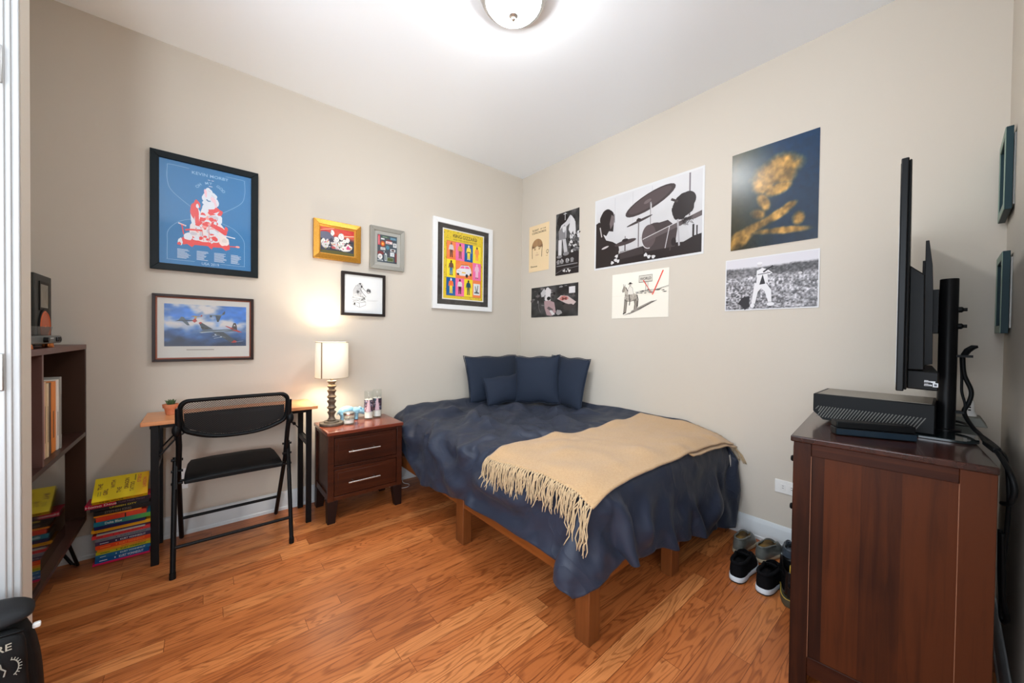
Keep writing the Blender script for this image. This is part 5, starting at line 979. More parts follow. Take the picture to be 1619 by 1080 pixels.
-1,0,3,2,-1,-11,0,0,0,-1,0,3,0,1,11,-1,1,-2,0,0,0,1,0,0,0,-1,-2,-1,0,6,3,0,-10,-1,0,1,-4,28,-1,1,1,0,6,1,-7,1,-1,2,-3,0,9,-12,0,-2,-6,1,0,-2,-3,2,25,3,-10,-6,0,6,4,-2,-4,0,1,0,-2,3,6,-2,-1,-4,0,0,4,-1,-2,6,-1,0,-4,0,1,-1,0,-1,6,1,3,-5,-1,-5,-16,-2,-6,-7,-1,-3,-2,1,4,3,9,10,17,-3,-1,14,-5,0,-20,1,2,7,
0,-1,0,1,-2,0,0,0,0,0,0,-3,0,0,-3,0,0,1,0,0,4,0,1,0,0,1,1,0,-1,1,-1,0,0,1,0,-2,1,0,-1,-1,1,0,1,2,12,0,0,1,0,0,0,1,0,-1,-1,-1,-8,-1,-1,1,0,-1,3,0,1,0,1,2,0,0,-1,-5,-1,-1,2,0,0,-1,0,0,2,-1,1,1,2,-1,-5,-2,0,8,2,0,-6,-3,28,0,0,0,0,1,0,0,3,2,-9,8,-2,14,-10,1,-5,-6,0,0,5,1,-6,-1,0,3,
4,-1,4,-8,1,8,-2,0,4,9,4,-23,1,0,10,-3,-4,6,0,0,-13,1,-1,13,0,1,-6,1,1,-4,0,0,-3,2,5,4,0,2,13,1,2,5,-1,-5,2,0,-1,1,-3,-1,-32,2,0,21,-4,-8,12,0,1,-3,0,4,-8,3,1,-8,0,0,2,0,0,2,0,1,-1,-1,-1,-2,0,-1,2,0,1,-2,-1,0,-1,0,0,0,0,1,0,1,0,-2,1,0,-3,0,0,-3,-1,0,0,1,2,0,-1,-1,-1,-1,-1,3,0,0,1,1,1,4,
2,0,-7,1,-1,-3,-2,2,10,0,0,4,0,-1,-1,0,0,-5,0,-1,4,-2,1,5,3,-1,-10,-1,0,3,-5,28,0,3,0,-1,-1,1,0,2,0,-5,7,1,1,0,-1,5,0,0,0,-8,0,1,5,-1,-4,-7,1,8,15,2,-8,4,1,-2,-15,-9,25,-4,5,-12,2,0,-16,0,1,2,0,1,8,1,0,-1,0,0,-2,2,1,-3,2,3,8,1,2,-18,1,4,-1,0,1,0,-1,-2,0,0,-2,30,-10,-13,9,4,5,-13,0,2,-11,0,-1,-8,
2,2,9,1,1,2,-1,1,-7,0,-3,1,-1,1,1,0,0,-1,-1,-2,11,0,1,-5,2,0,-2,-1,0,1,-1,0,3,1,0,3,0,-1,1,1,1,-1,-1,0,-1,0,-1,1,0,-1,5,0,0,0,0,3,-16,1,0,2,1,1,0,1,-2,-10,0,0,0,-2,2,14,0,-1,2,1,1,-9,0,-1,1,-3,0,10,2,0,-7,-6,27,2,3,2,-2,1,-1,0,-2,1,-3,9,1,-2,9,1,3,-2,-2,0,2,-2,-5,-14,3,10,1,0,-1,4,0,2,
-14,-4,4,7,3,-5,4,-5,13,-1,4,-5,-4,1,-11,0,0,1,2,1,0,0,0,1,0,1,0,1,0,-11,1,0,23,2,-4,11,-3,7,-13,-6,-9,16,-2,-4,-3,7,7,-11,-2,2,-15,-4,-3,-10,7,4,11,-1,0,6,0,1,-11,1,0,5,-1,2,0,1,-1,0,-1,1,0,1,-1,-9,-2,-3,21,-1,2,-9,1,-1,-3,3,0,-4,0,0,-3,-2,1,6,0,-1,7,1,0,6,1,2,0,0,0,-4,-1,-1,-7,0,-3,11,-1,3,-9,0,1,-3,
1,-1,1,1,0,-4,1,-1,-8,-2,2,11,-1,-2,7,2,1,-10,1,1,-3,-2,-1,8,-13,24,9,10,4,-10,-4,1,6,0,-1,-3,10,2,-7,11,0,3,-1,0,1,-6,0,4,-13,-1,0,13,-1,-9,-7,0,6,-2,1,3,1,-10,-25,-1,3,3,-1,7,19,0,0,0,1,1,0,0,0,2,2,0,0,0,1,-4,0,-2,9,4,2,-6,-8,-3,12,2,-2,3,1,1,-3,1,1,-3,1,2,-10,-9,-3,-13,10,6,8,-1,0,11,2,0,-11,-2,-3,13,
-2,0,-8,1,0,0,-1,1,0,0,-1,7,-1,2,-7,1,2,-10,-1,-6,27,-1,3,-15,1,0,4,1,-1,2,1,1,-12,0,1,8,4,3,-15,-1,3,9,0,0,3,0,-4,11,-2,-1,-8,0,-3,9,-2,1,-7,0,1,-2,0,0,-2,1,0,-3,2,-1,-7,-1,2,5,-2,-1,11,1,0,-6,0,1,-1,3,28,-3,-17,-3,16,-4,1,6,22,3,-10,-5,0,-8,15,0,-2,0,0,-1,-15,1,7,0,-1,-4,-16,-3,3,-9,-7,3,25,1,-28,-5,8,28,
1,-1,1,-1,-3,-23,6,7,15,-1,-1,0,-1,0,3,-1,0,-1,2,-1,3,1,1,1,-10,-10,15,5,9,-14,3,-2,8,4,5,-11,2,1,-12,0,0,0,-2,0,0,2,0,8,3,0,-6,-9,-5,17,1,3,-9,0,0,-2,0,0,0,0,0,2,0,-1,0,-1,1,-2,-3,-2,9,-1,2,-23,6,-2,30,-1,2,-21,-1,1,8,1,0,-1,2,0,1,-1,0,-13,3,0,-8,1,1,-4,0,-1,6,-1,1,22,-4,-1,-6,0,-3,13,0,0,1,0,0,1,
0,3,-9,0,1,-6,2,-1,-5,0,1,0,-3,-1,11,2,0,-5,27,32,1,-2,1,0,-10,2,2,-23,-3,-1,8,-3,0,-4,0,0,2,1,0,-1,-1,0,13,1,-8,7,-4,-11,-6,8,1,-23,2,30,11,-2,-23,0,-2,0,1,1,25,-1,-3,0,0,1,-18,-1,-2,4,0,0,3,0,-1,4,0,-6,11,5,6,-10,-5,-2,-25,3,4,1,0,-1,-9,0,1,-3,1,6,12,4,-2,7,0,0,7,-9,-5,8,3,2,-7,-3,-3,-10,2,2,9,-1,1,3,
-1,-3,7,0,3,-14,2,-1,6,1,1,-3,-4,-1,-6,-1,0,-7,5,-2,30,-1,1,-28,-5,0,22,4,3,-13,7,0,3,-7,-5,14,0,1,1,-1,6,-19,2,-2,-8,2,0,13,-1,0,-9,0,0,1,0,0,1,-2,-1,16,0,0,1,1,1,-7,2,0,-6,2,0,-4,-3,0,7,0,34,3,-7,4,4,-22,-13,-10,7,0,1,15,4,2,6,0,2,-3,0,0,9,1,0,-11,1,9,-15,-3,5,16,13,-32,10,-2,-4,-9,6,24,0,-2,-8,3,-5,-11,
0,-3,3,-1,-5,10,0,0,3,-2,0,3,1,-2,6,1,0,2,5,0,-1,-4,1,-5,0,0,-20,6,6,2,0,1,-6,0,-5,-5,3,0,37,-6,1,-11,-4,-2,5,-2,-1,-18,3,2,9,-2,-2,11,0,-1,1,2,3,-5,1,-2,10,-3,3,-9,1,-3,-19,6,3,12,-4,-1,-2,-5,1,2,1,0,3,1,-1,-2,-1,-1,-11,1,2,11,6,-1,-11,-3,1,11,1,0,1,0,0,-8,-1,0,-2,0,0,8,0,0,-3,0,0,-1,2,-1,-7,-3,1,10,
-1,0,9,0,-1,2,1,2,-8,1,-1,0,-5,28,-3,-17,-9,-4,2,6,6,4,2,0,5,0,2,7,2,1,3,0,0,-15,-4,5,-11,-8,7,5,9,5,-2,2,-5,13,8,-17,9,-4,-8,-2,2,12,0,0,6,-7,-9,13,6,3,-8,3,2,-13,2,1,-11,-6,2,11,8,-3,-2,-3,-1,9,5,-3,7,-6,4,-13,3,1,-13,5,5,13,-2,-2,3,-2,-2,2,-3,-2,2,1,0,-7,-1,0,-3,-1,0,8,2,0,-13,0,0,2,2,1,2,2,5,14,
3,-3,17,0,1,0,-3,0,-12,-1,-2,-6,-3,-1,-8,-3,0,0,2,1,-4,-1,-1,2,-1,-3,15,0,3,-15,3,-1,-10,1,2,14,-2,0,-6,1,0,-1,0,-1,-2,0,1,3,0,0,1,0,0,-1,2,-1,-8,1,0,1,-1,1,4,-4,0,13,2,0,-7,0,30,-6,-6,-2,2,-3,0,3,-1,0,1,6,1,-3,1,0,4,3,1,1,-6,-2,1,-7,-2,2,-5,-4,4,2,-14,17,2,2,-1,5,12,-9,2,2,0,-2,-3,4,5,5,-7,-1,3,-7,
4,2,-10,1,2,-7,2,-4,-17,-12,8,23,8,-5,0,4,-3,14,-2,-1,1,-3,2,-5,4,0,-5,-2,0,6,-1,-1,2,1,-3,6,-4,2,-23,3,2,8,1,0,-4,-1,0,7,1,0,-10,3,0,2,1,5,12,2,3,9,1,4,0,0,-8,12,-2,0,-9,-4,-1,-21,-1,-1,3,1,-1,-4,-1,0,1,-2,-1,-5,3,1,14,-2,0,-11,0,-1,-6,2,2,13,0,0,-5,0,0,1,0,0,1,-1,1,-1,0,-1,1,1,0,3,0,1,-4,1,-1,-2,
2,-1,-4,-3,1,8,5,34,-12,6,-3,8,-7,-2,3,-9,-1,0,3,1,-2,-1,0,5,5,3,1,14,0,-4,-12,2,-3,-3,-1,1,-2,-2,4,4,0,-13,2,3,1,0,-1,-2,0,-4,-5,-3,2,9,-1,-1,7,-1,1,-4,0,-1,6,0,3,-3,2,-5,-32,-9,10,20,5,-5,10,1,-5,17,-1,1,-5,-3,-1,1,-4,-3,8,7,6,-14,0,0,-1,0,0,-3,0,0,4,0,-1,-2,1,1,-4,0,0,4,2,-1,-8,0,1,6,0,3,9,3,1,13,
-1,4,-12,-4,-4,-10,2,-3,4,-2,-1,-4,0,1,2,-1,-1,6,-3,1,-11,2,-1,-4,2,1,9,0,0,0,0,-1,-5,0,1,4,2,2,0,-1,-1,4,0,-1,5,0,1,1,-1,-1,-2,-1,0,-1,0,1,-1,1,-1,0,1,1,-3,7,36,-12,0,0,0,8,-6,10,-12,-1,2,-4,0,-1,-1,1,2,17,-2,-4,-4,11,-2,21,-3,-2,-20,9,-6,2,-7,-10,-7,1,16,-4,0,9,2,3,-6,-4,-2,10,6,-8,-23,-5,0,10,0,-2,7,-3,-3,11,
0,0,0,-3,7,-12,7,-7,-34,-7,9,21,2,-5,11,-2,-2,13,-2,-1,2,3,2,-4,1,0,-10,0,1,2,4,-1,4,-2,-6,14,-1,-2,4,0,-3,1,0,1,-1,-7,9,-19,13,-3,-19,-6,4,8,1,2,4,1,1,3,1,0,1,-7,-4,-13,6,2,11,2,-1,-9,-3,2,8,-1,-1,9,-1,0,-6,1,0,0,0,0,0,-1,1,0,3,1,-1,1,1,2,1,1,-9,1,-1,-6,-1,-2,4,-1,1,4,-1,-1,5,-2,0,3,0,1,0,1,-1,-3,
-7,28,2,26,7,-12,-11,0,1,-1,-5,8,-9,-1,1,3,0,0,11,-1,-5,12,-2,-1,1,20,-6,13,-5,3,-30,10,24,-2,-7,-1,-2,-4,-20,-8,-10,17,4,5,-23,1,1,12,2,-5,-8,-3,-1,7,1,-1,-3,0,1,3,0,-3,13,-13,8,-20,10,-5,-16,1,2,19,-2,-3,12,-2,0,4,3,1,-20,-1,-2,-3,-1,-2,-2,2,0,29,4,4,-12,0,0,-4,-5,-4,-14,0,0,-2,7,2,34,-6,2,-26,-1,-1,-5,-1,-3,-6,-2,-3,-3,-4,-4,-1,
13,13,29,1,1,4,-2,1,-9,1,-3,-9,-2,0,2,-2,1,8,-1,0,-1,1,0,0,1,1,0,2,1,7,0,1,-10,1,-1,3,-4,-2,11,1,2,-13,2,-2,-6,0,0,-1,1,0,0,-1,0,1,-2,0,7,3,28,-1,-6,1,1,16,4,-7,-2,-3,4,-15,-1,3,2,1,-7,5,-2,3,-3,1,3,-16,-7,-4,10,11,-4,23,-4,-8,-14,3,14,-6,-9,20,6,6,-13,1,-1,5,-2,3,-13,-1,-1,3,-2,-3,14,0,1,-4,0,1,-3,1,1,-6,
1,-1,0,-6,3,-4,3,-1,-5,0,-2,3,-1,-1,-7,1,2,3,1,1,6,2,-1,8,-2,-8,-25,-1,-2,-2,1,2,2,7,10,15,-1,3,21,-3,-1,-17,-9,-4,-2,4,-3,-12,-6,-7,-13,1,3,3,13,13,21,1,-1,-5,-1,-1,1,0,0,16,-1,1,-7,-1,-1,-1,-3,-2,3,0,-1,6,-2,1,-8,4,0,10,0,2,-17,1,1,15,-8,-8,15,5,4,-11,0,0,-1,0,2,-11,-2,-1,5,-1,0,1,0,0,0,3,0,-8,-15,24,1,5,2,-1,
17,9,-8,8,-4,6,-11,-2,2,-4,0,-5,-7,2,2,7,-2,2,-1,0,-2,15,-5,-4,-17,5,8,10,-2,-11,-5,2,6,-1,-3,-11,0,1,2,1,2,13,-1,0,7,-3,1,-14,1,-3,-6,-1,-2,-3,0,0,1,7,6,17,-3,-1,2,-4,0,-8,1,0,1,1,-1,1,-1,1,-4,0,1,4,-2,-3,-13,4,3,12,0,0,3,0,2,0,3,3,3,1,2,2,-6,-4,-13,-1,-3,5,1,-5,-16,4,6,9,4,4,10,0,0,9,-4,0,-9,1,0,0,
1,-2,-7,-1,-1,15,-2,-1,-8,-2,0,4,-1,-1,-12,3,1,18,1,1,-19,-4,-7,34,-3,-5,2,7,8,-12,-5,4,-18,1,-1,-3,2,0,7,0,0,0,1,-1,-8,1,0,0,-3,1,7,-11,26,0,-3,-1,1,6,4,-3,4,4,-8,13,-3,9,-11,0,-1,-15,1,2,17,-2,-4,14,-4,7,-26,1,4,21,2,-12,-17,-1,15,9,0,-22,0,2,13,3,1,5,-2,0,9,2,2,-14,-1,-5,19,-2,4,1,1,4,1,1,6,1,-1,-3,0,1,-3,-15,
-1,-4,-7,-1,-1,-4,-1,0,7,3,-2,7,-3,4,-16,1,1,5,0,0,0,0,0,0,1,1,0,0,0,3,-2,0,1,4,-5,13,-2,0,-4,-2,2,-14,2,1,1,2,1,0,-1,-2,-9,0,-1,19,-2,3,-10,-2,-2,10,0,0,-18,0,1,13,1,-1,-12,1,1,7,2,-1,-9,3,1,18,-7,-2,4,0,1,-2,0,1,-4,6,-3,7,-3,4,-9,0,-1,4,2,-1,-21,-2,3,10,0,-1,-3,-2,-1,4,3,28,-1,-11,-1,-1,-11,-6,1,9,11,-8,
14,-2,5,-2,-1,5,-24,1,1,-1,8,-12,24,-6,4,15,-9,4,-28,3,10,19,0,-19,-7,2,21,1,1,-9,1,0,14,3,2,-8,-1,1,-5,1,2,-3,-4,-3,21,1,-1,11,2,-3,8,-1,2,-3,-1,4,-11,-1,0,-17,1,-3,-12,0,0,2,-2,0,8,6,-6,11,-4,8,-10,-2,3,-7,1,0,0,-1,-2,3,-2,-1,0,2,-1,-6,-2,0,4,2,-1,4,0,1,0,0,0,-4,-1,0,-1,0,0,0,2,-2,-10,-2,0,21,0,1,-20,3,3,9,
1,0,-3,-1,0,9,0,-1,-1,-3,0,-6,-8,-3,13,9,4,-13,0,-1,-1,1,0,-2,-3,-1,-8,6,2,14,-4,-2,-14,1,2,6,2,-2,-4,-6,1,11,3,0,-5,1,28,1,1,1,0,-6,-1,0,18,-2,-11,-15,4,2,10,-2,9,-16,6,-1,-31,-4,13,10,19,-24,21,-1,-6,19,-17,4,-16,-3,22,7,-1,-18,-2,2,18,1,1,-12,-2,-1,6,3,0,8,2,3,-12,4,-2,-12,1,2,1,-12,4,17,1,1,9,0,-3,-2,2,-3,-6,0,-1,-9,
0,1,-2,0,0,1,0,-2,15,5,-6,11,-3,8,-7,-2,3,-9,0,0,-4,-2,-4,-6,-1,-1,-6,0,2,1,1,2,6,3,-3,11,-2,1,-1,-1,0,-6,-1,0,-1,-2,1,5,2,-2,-16,3,4,10,1,2,1,1,2,-2,0,0,-4,0,-3,2,-1,-3,7,0,-2,-16,-1,-4,-11,-1,-1,-3,-2,7,11,4,2,11,-4,-4,-13,2,3,12,0,0,4,0,-1,-1,4,0,-5,-4,1,6,-10,33,1,19,-7,2,-6,3,-2,1,-1,-1,-4,2,-4,9,-2,3,
-9,4,1,-14,4,0,-25,-9,19,4,18,-15,18,5,-12,20,-10,-6,-6,-8,23,3,-3,-14,-5,2,4,4,-1,0,2,-2,9,1,-4,12,1,10,-14,1,-1,-8,-5,-1,2,-2,-1,-2,-1,0,-2,-6,-4,-7,10,3,8,2,0,0,0,0,-7,-1,1,3,0,-2,16,3,-5,9,-1,3,-1,-3,4,-13,-2,0,-8,1,-2,-11,1,0,-4,0,0,1,0,2,7,0,-1,6,-1,1,10,-1,0,0,1,0,-7,0,0,11,0,-2,6,3,-1,6,0,-5,10,1,1,-1,
-2,9,-16,1,-1,-12,0,0,-11,-2,2,-3,0,0,-5,2,-5,-8,-1,3,8,0,1,17,-1,-1,8,-1,0,-7,1,1,-1,-1,0,2,1,-1,-1,17,29,-15,-11,-1,18,-3,0,-2,-1,1,1,-1,0,-1,6,-1,-2,9,-5,9,-16,7,-10,-10,3,1,-17,-11,17,-5,1,1,8,7,-6,19,1,-7,6,-2,-10,1,-1,-10,-5,4,4,5,-7,-6,-4,4,23,2,-12,21,0,-3,3,1,7,-51,-4,5,8,-2,-1,-2,4,2,4,2,2,8,1,2,7,-1,2,-9,
0,-2,-12,-1,2,2,-1,0,19,2,-3,7,-1,0,-1,0,1,-4,0,2,-4,1,2,-1,0,1,0,-2,-2,-2,1,-1,4,-1,-3,-8,0,2,2,-2,-2,15,0,0,-2,0,-1,4,0,-6,9,4,2,2,0,1,-2,4,-4,1,2,5,-7,-6,6,-15,0,3,-2,0,1,3,0,0,-2,-3,-5,6,0,-1,2,1,1,-13,1,1,7,0,0,0,-3,-1,3,3,0,-6,-5,32,-8,0,-1,0,9,-2,10,-6,0,3,5,-1,-1,1,1,-5,11,-4,1,2,1,-2,
-5,1,0,-7,2,0,-10,1,5,-1,2,-8,-1,0,4,10,-3,1,-3,-1,10,-2,-1,-29,1,3,6,10,-5,0,-5,4,23,-1,-2,5,8,-10,7,-22,3,-42,3,2,-1,10,8,18,-1,0,0,-1,0,2,1,1,0,-3,5,-7,1,1,-12,1,-2,-4,-2,4,19,5,-6,16,-2,-2,-2,0,1,-2,-1,1,-7,-1,0,0,1,-1,0,0,0,-2,1,1,6,0,-2,7,1,0,-25,0,-2,-4,0,-1,-4,1,1,7,-3,3,12,0,-1,6,-3,1,-8,-5,-3,-7,
9,2,23,0,1,-3,-1,1,-10,-1,-1,7,1,0,-5,0,0,-6,0,0,5,-1,-1,7,-1,0,1,6,1,-12,-4,0,8,5,31,-6,-5,0,3,6,-3,4,-8,0,4,5,1,-3,-3,0,-1,15,-3,-5,9,-1,5,11,-9,0,-15,13,-4,-7,1,2,-15,-1,8,-2,2,-9,1,0,3,4,-2,2,1,1,-1,-5,1,-11,-1,0,8,7,-2,2,1,-1,9,2,-2,4,2,-1,-1,-7,4,-9,-2,1,-5,-2,0,1,4,-1,-8,1,1,14,-1,0,-6,-1,1,0,
0,4,-12,2,-3,-16,-4,4,21,4,-2,13,0,-4,3,-2,0,-1,-1,0,-7,1,1,-1,-1,0,0,0,0,2,4,-1,-14,-1,1,12,-1,-1,9,-3,2,-15,0,0,-11,0,0,2,0,-1,-3,-5,-4,-3,7,6,14,-2,-3,-5,0,1,4,2,2,8,0,-1,-5,0,0,-1,0,0,8,0,1,1,1,0,-7,0,0,1,-2,0,6,1,-1,-1,-22,18,3,13,8,1,10,2,-1,1,1,-1,-1,0,-1,-2,0,-2,-2,3,-3,26,-6,5,-12,11,-1,26,-17,-1,
-20,11,-1,-9,-2,6,-8,1,-8,-7,1,13,11,-5,-22,0,1,22,-8,6,-10,9,-7,-19,-3,4,7,-3,0,12,4,-3,14,15,-9,4,-14,9,-4,-7,3,-9,0,1,-4,1,-1,-3,1,0,1,1,0,2,0,1,-2,0,-1,5,0,1,-3,3,-3,-21,-3,3,21,0,0,4,1,-6,15,1,-4,5,-1,3,-2,0,6,-10,-1,1,-12,0,0,0,0,-1,8,1,1,-7,1,1,2,-5,1,-14,1,-1,-5,-1,-1,-7,7,4,12,-2,-1,11,-3,-4,11,0,2,-6,
2,0,6,-1,4,-8,0,-1,-3,0,-2,-4,0,-1,2,-1,0,5,1,0,-1,0,0,1,0,0,-1,19,23,6,-8,4,-4,-15,2,2,12,-1,-5,-5,2,-3,-11,0,4,7,0,-2,-11,1,2,29,0,-6,-15,6,6,27,-15,-2,-23,7,6,-6,-2,8,-6,5,-18,1,2,10,5,-5,-8,3,0,6,-11,7,-15,13,-9,-14,-7,4,10,1,0,14,7,-5,14,10,-5,4,-18,9,-7,-3,0,-8,0,1,-1,5,-1,0,0,1,1,0,-1,0,0,0,-3,0,0,3,
0,1,0,0,0,0,3,0,-3,0,0,-4,-2,3,12,0,-2,9,-1,0,-3,1,-3,7,-3,3,-16,4,-2,-10,0,1,1,0,-1,13,-2,1,-6,1,-1,-11,1,3,8,1,-1,2,-7,-3,14,2,2,-4,0,0,-1,2,0,2,2,-2,7,-1,3,-2,-2,3,-11,1,-2,0,1,0,-4,-5,-1,9,0,0,-1,4,1,-7,2,30,13,-6,-1,-3,6,-1,-7,-5,0,2,22,-1,-12,-19,5,0,-4,-1,4,2,-1,0,-2,1,3,9,1,-1,-21,-5,3,37,-7,-12,
-18,8,18,-5,-1,11,-4,5,-18,11,-3,-7,-2,-1,16,-7,7,-15,-3,-1,-20,6,-2,-4,-2,1,12,3,0,14,8,-5,12,8,-7,6,-18,9,-15,-1,0,0,3,0,-3,0,0,3,0,0,0,0,1,2,0,-1,4,-1,0,-7,4,1,3,1,1,1,-1,0,-10,1,-1,-1,-1,1,1,-5,-4,30,1,3,-2,3,-5,5,-1,6,-26,-1,-1,3,0,0,-12,3,1,9,-1,0,1,-1,-1,4,-2,1,-5,4,-5,-15,0,0,-2,-3,4,26,-1,1,-5,0,0,3,
1,0,2,0,0,-2,-1,2,-1,-1,-3,5,5,1,-16,-2,0,3,-1,0,2,-4,31,15,13,-2,-8,-8,0,-4,10,-2,-7,-7,2,3,13,0,-7,-18,2,5,4,-2,0,-17,-4,6,-3,-2,2,19,7,-2,0,0,-9,5,-1,0,-4,-1,13,-5,1,3,0,0,0,3,0,-8,2,-2,9,-14,13,-20,11,-7,-28,-2,1,3,0,2,12,3,-1,11,9,-2,12,-5,-3,3,-2,0,-4,-3,1,0,1,-1,0,0,1,0,-1,-1,5,-1,0,-6,4,2,11,4,0,-6,
-1,0,0,-5,0,-7,0,-1,-2,-3,0,12,2,2,-2,-2,-1,11,-5,4,-7,8,-9,17,0,4,-30,1,0,4,1,1,8,-2,-1,4,1,2,-9,1,-4,16,-3,5,-16,0,-1,-6,2,-2,-8,-3,-3,-5,-1,3,8,-1,1,8,2,-2,14,0,0,-1,1,3,-6,1,-1,1,4,0,-15,-5,0,8,3,28,9,-2,0,-4,4,0,0,2,0,-6,-8,1,3,15,-1,-9,-6,1,2,-8,0,4,13,-3,-5,3,-3,-1,-2,3,2,-16,3,17,20,-10,-29,-10,10,10,
-2,-2,17,-5,3,-5,0,-2,-15,0,1,5,2,-1,17,-13,12,-21,9,-6,-24,-2,3,4,-2,-5,-5,1,-2,8,15,0,38,-6,1,-10,-4,-1,-3,-1,0,1,0,0,1,1,0,-1,-1,0,-5,3,2,15,0,0,-10,-2,-1,-2,0,-1,-1,0,1,-1,1,0,0,-1,0,5,-2,1,6,2,-2,13,-7,5,-17,9,-6,17,-1,2,-8,-2,-1,-2,0,1,-5,1,0,3,-1,4,-3,3,-3,10,-1,2,-4,-1,-4,-22,-1,1,4,0,-5,-12,1,-2,-3,0,1,2,
0,1,2,0,2,2,-1,3,6,-5,0,17,5,1,-8,2,28,10,-11,-2,-2,21,0,-6,-2,1,4,-6,1,0,0,1,0,-3,1,0,-1,-1,0,0,0,0,-1,0,2,3,0,2,13,3,-13,-13,0,21,15,-7,-32,-7,4,13,-6,0,-3,1,0,0,-2,0,6,1,0,-3,3,-2,11,-9,9,-16,3,-3,-20,2,7,11,1,0,7,1,-7,-7,2,-2,19,-4,-1,-5,1,1,2,0,-1,2,-1,-1,-10,3,3,10,0,-1,-4,-3,-1,-6,-2,0,0,2,1,2,
0,0,1,3,-1,-4,-2,1,5,-3,1,6,0,0,3,1,-1,6,-3,1,-13,3,-1,6,-1,1,-6,1,0,-3,-3,-2,-9,0,-1,-1,0,4,8,0,-1,-1,2,0,13,-1,0,-8,0,2,2,0,-1,-2,0,0,-1,0,0,-1,-2,-1,7,-1,0,2,6,0,-14,-3,0,5,1,29,6,8,0,0,6,-4,-8,-7,2,7,9,-4,-2,-20,7,10,-1,-1,-5,3,1,-2,-5,-2,4,12,2,3,7,0,-6,-17,-5,13,5,9,-38,1,-1,26,6,-4,-11,-3,2,8,
-2,-1,-5,2,-2,-9,0,-1,-2,-1,3,8,1,-1,10,-1,1,-1,0,-2,7,1,0,-3,-1,1,-3,-1,0,-13,1,2,10,0,1,0,0,-2,-8,1,2,4,-1,-1,1,-3,-1,-8,-3,-2,-9,0,0,-1,4,4,15,1,-1,-3,0,-1,-1,7,-3,-7,-7,3,7,0,1,4,-3,1,1,1,0,2,1,0,-2,0,0,-4,-3,1,-6,3,2,15,0,-3,5,-2,0,-15,1,0,11,-2,0,-11,2,1,6,0,-1,0,-1,0,4,1,0,-6,0,0,0,1,-1,-7,
1,-1,-3,-6,2,15,3,0,-7,1,30,8,13,2,-9,-6,0,8,-6,-2,4,-11,2,3,-15,-3,-3,14,2,-1,11,-2,-4,-1,-1,6,11,2,-4,-19,-5,5,15,4,-11,-1,0,-1,0,-1,-9,1,2,15,0,0,10,-2,6,5,-2,2,-15,-1,-2,-7,1,-1,-7,1,0,-1,1,-4,7,1,-5,-12,-2,4,11,0,-1,-6,1,2,11,0,0,8,1,5,-3,-1,0,3,0,-3,-4,-1,-2,-5,-3,-1,-12,-1,2,4,1,1,6,0,-1,0,1,0,-4,2,-1,0,
-8,0,6,9,0,-10,-1,0,0,1,0,7,-4,1,-1,0,-1,1,0,0,-3,0,1,-9,-1,0,-5,1,2,3,1,-1,26,-2,0,-15,1,-1,6,-1,0,0,0,0,2,0,0,-8,0,1,4,0,-1,-2,1,1,-1,0,0,1,3,-1,-5,-4,1,8,5,29,8,-12,3,7,-2,7,1,-14,-1,0,1,0,-1,21,-1,1,-10,-5,-7,9,-1,-4,16,-7,3,-27,-6,11,17,10,-9,3,1,-7,-3,0,-3,3,1,1,0,0,13,1,2,4,2,-5,14,1,-4,4,
-4,12,-4,-2,4,-7,-2,3,-9,-2,-1,-21,4,-7,5,0,-5,-8,0,1,8,-2,1,15,4,3,-3,0,-4,6,-2,7,-8,-1,-5,7,1,-2,-8,-2,1,-10,0,0,1,-1,0,0,1,-1,0,1,0,2,0,1,-2,-3,0,0,3,-2,-13,1,0,-3,0,2,5,-1,0,6,-3,1,3,1,0,6,1,0,-3,-2,-1,7,-3,2,-12,1,-1,-13,2,1,25,0,0,-4,0,-1,-3,-1,0,-5,2,1,4,-1,-1,0,0,1,0,0,-1,-2,-1,1,2,0,0,-1,
0,-1,-1,4,28,7,-6,1,4,-13,-2,7,20,8,-2,-3,2,1,-24,-3,-9,10,0,1,-2,-7,4,19,4,-14,-1,-2,7,6,-3,-16,-3,3,8,0,0,2,3,1,12,-2,0,2,1,1,5,-1,1,-5,0,0,9,4,-11,11,1,-6,5,0,0,1,-2,8,-3,-9,19,-29,3,-7,-4,0,-2,3,4,-3,-15,-4,2,9,-1,1,12,2,-6,11,1,6,-11,-7,3,-11,4,-6,11,-1,1,-13,1,0,0,-1,0,0,0,0,5,-4,-2,6,9,1,-19,-5,-8,-19,
0,3,3,0,3,6,-1,3,14,0,1,3,-2,0,5,0,0,-1,2,-1,-11,0,0,17,-2,1,-9,1,0,-9,1,0,14,-1,0,-5,1,0,1,-1,0,-1,0,0,4,-1,0,2,0,1,-5,0,-1,-1,0,0,-1,0,0,1,3,28,8,13,-5,-3,-13,6,0,-3,0,2,-11,0,-3,5,1,5,6,1,0,-9,-2,3,2,5,-13,26,-10,-7,-14,2,24,-3,-2,-34,8,6,19,-7,-2,18,8,2,-16,-1,-2,-8,-4,-4,-11,0,3,2,-1,4,10,-1,1,10,
2,-4,9,2,-2,3,4,-6,7,-4,10,-19,0,0,-7,-2,0,1,4,-9,-20,-5,6,7,-1,4,11,-1,1,10,5,-1,9,-8,5,-19,4,-4,15,-1,-1,-9,0,0,0,-3,0,1,2,1,-12,2,-2,-6,1,2,0,0,1,2,-1,-1,1,-1,0,2,-1,-1,5,1,0,-1,-1,0,17,-2,2,-10,1,-3,-12,1,2,9,-1,0,-1,0,1,0,0,0,3,0,0,-1,0,-1,4,-1,0,-3,0,0,-8,0,1,7,0,0,-1,-2,0,4,2,-1,-4,2,29,8,
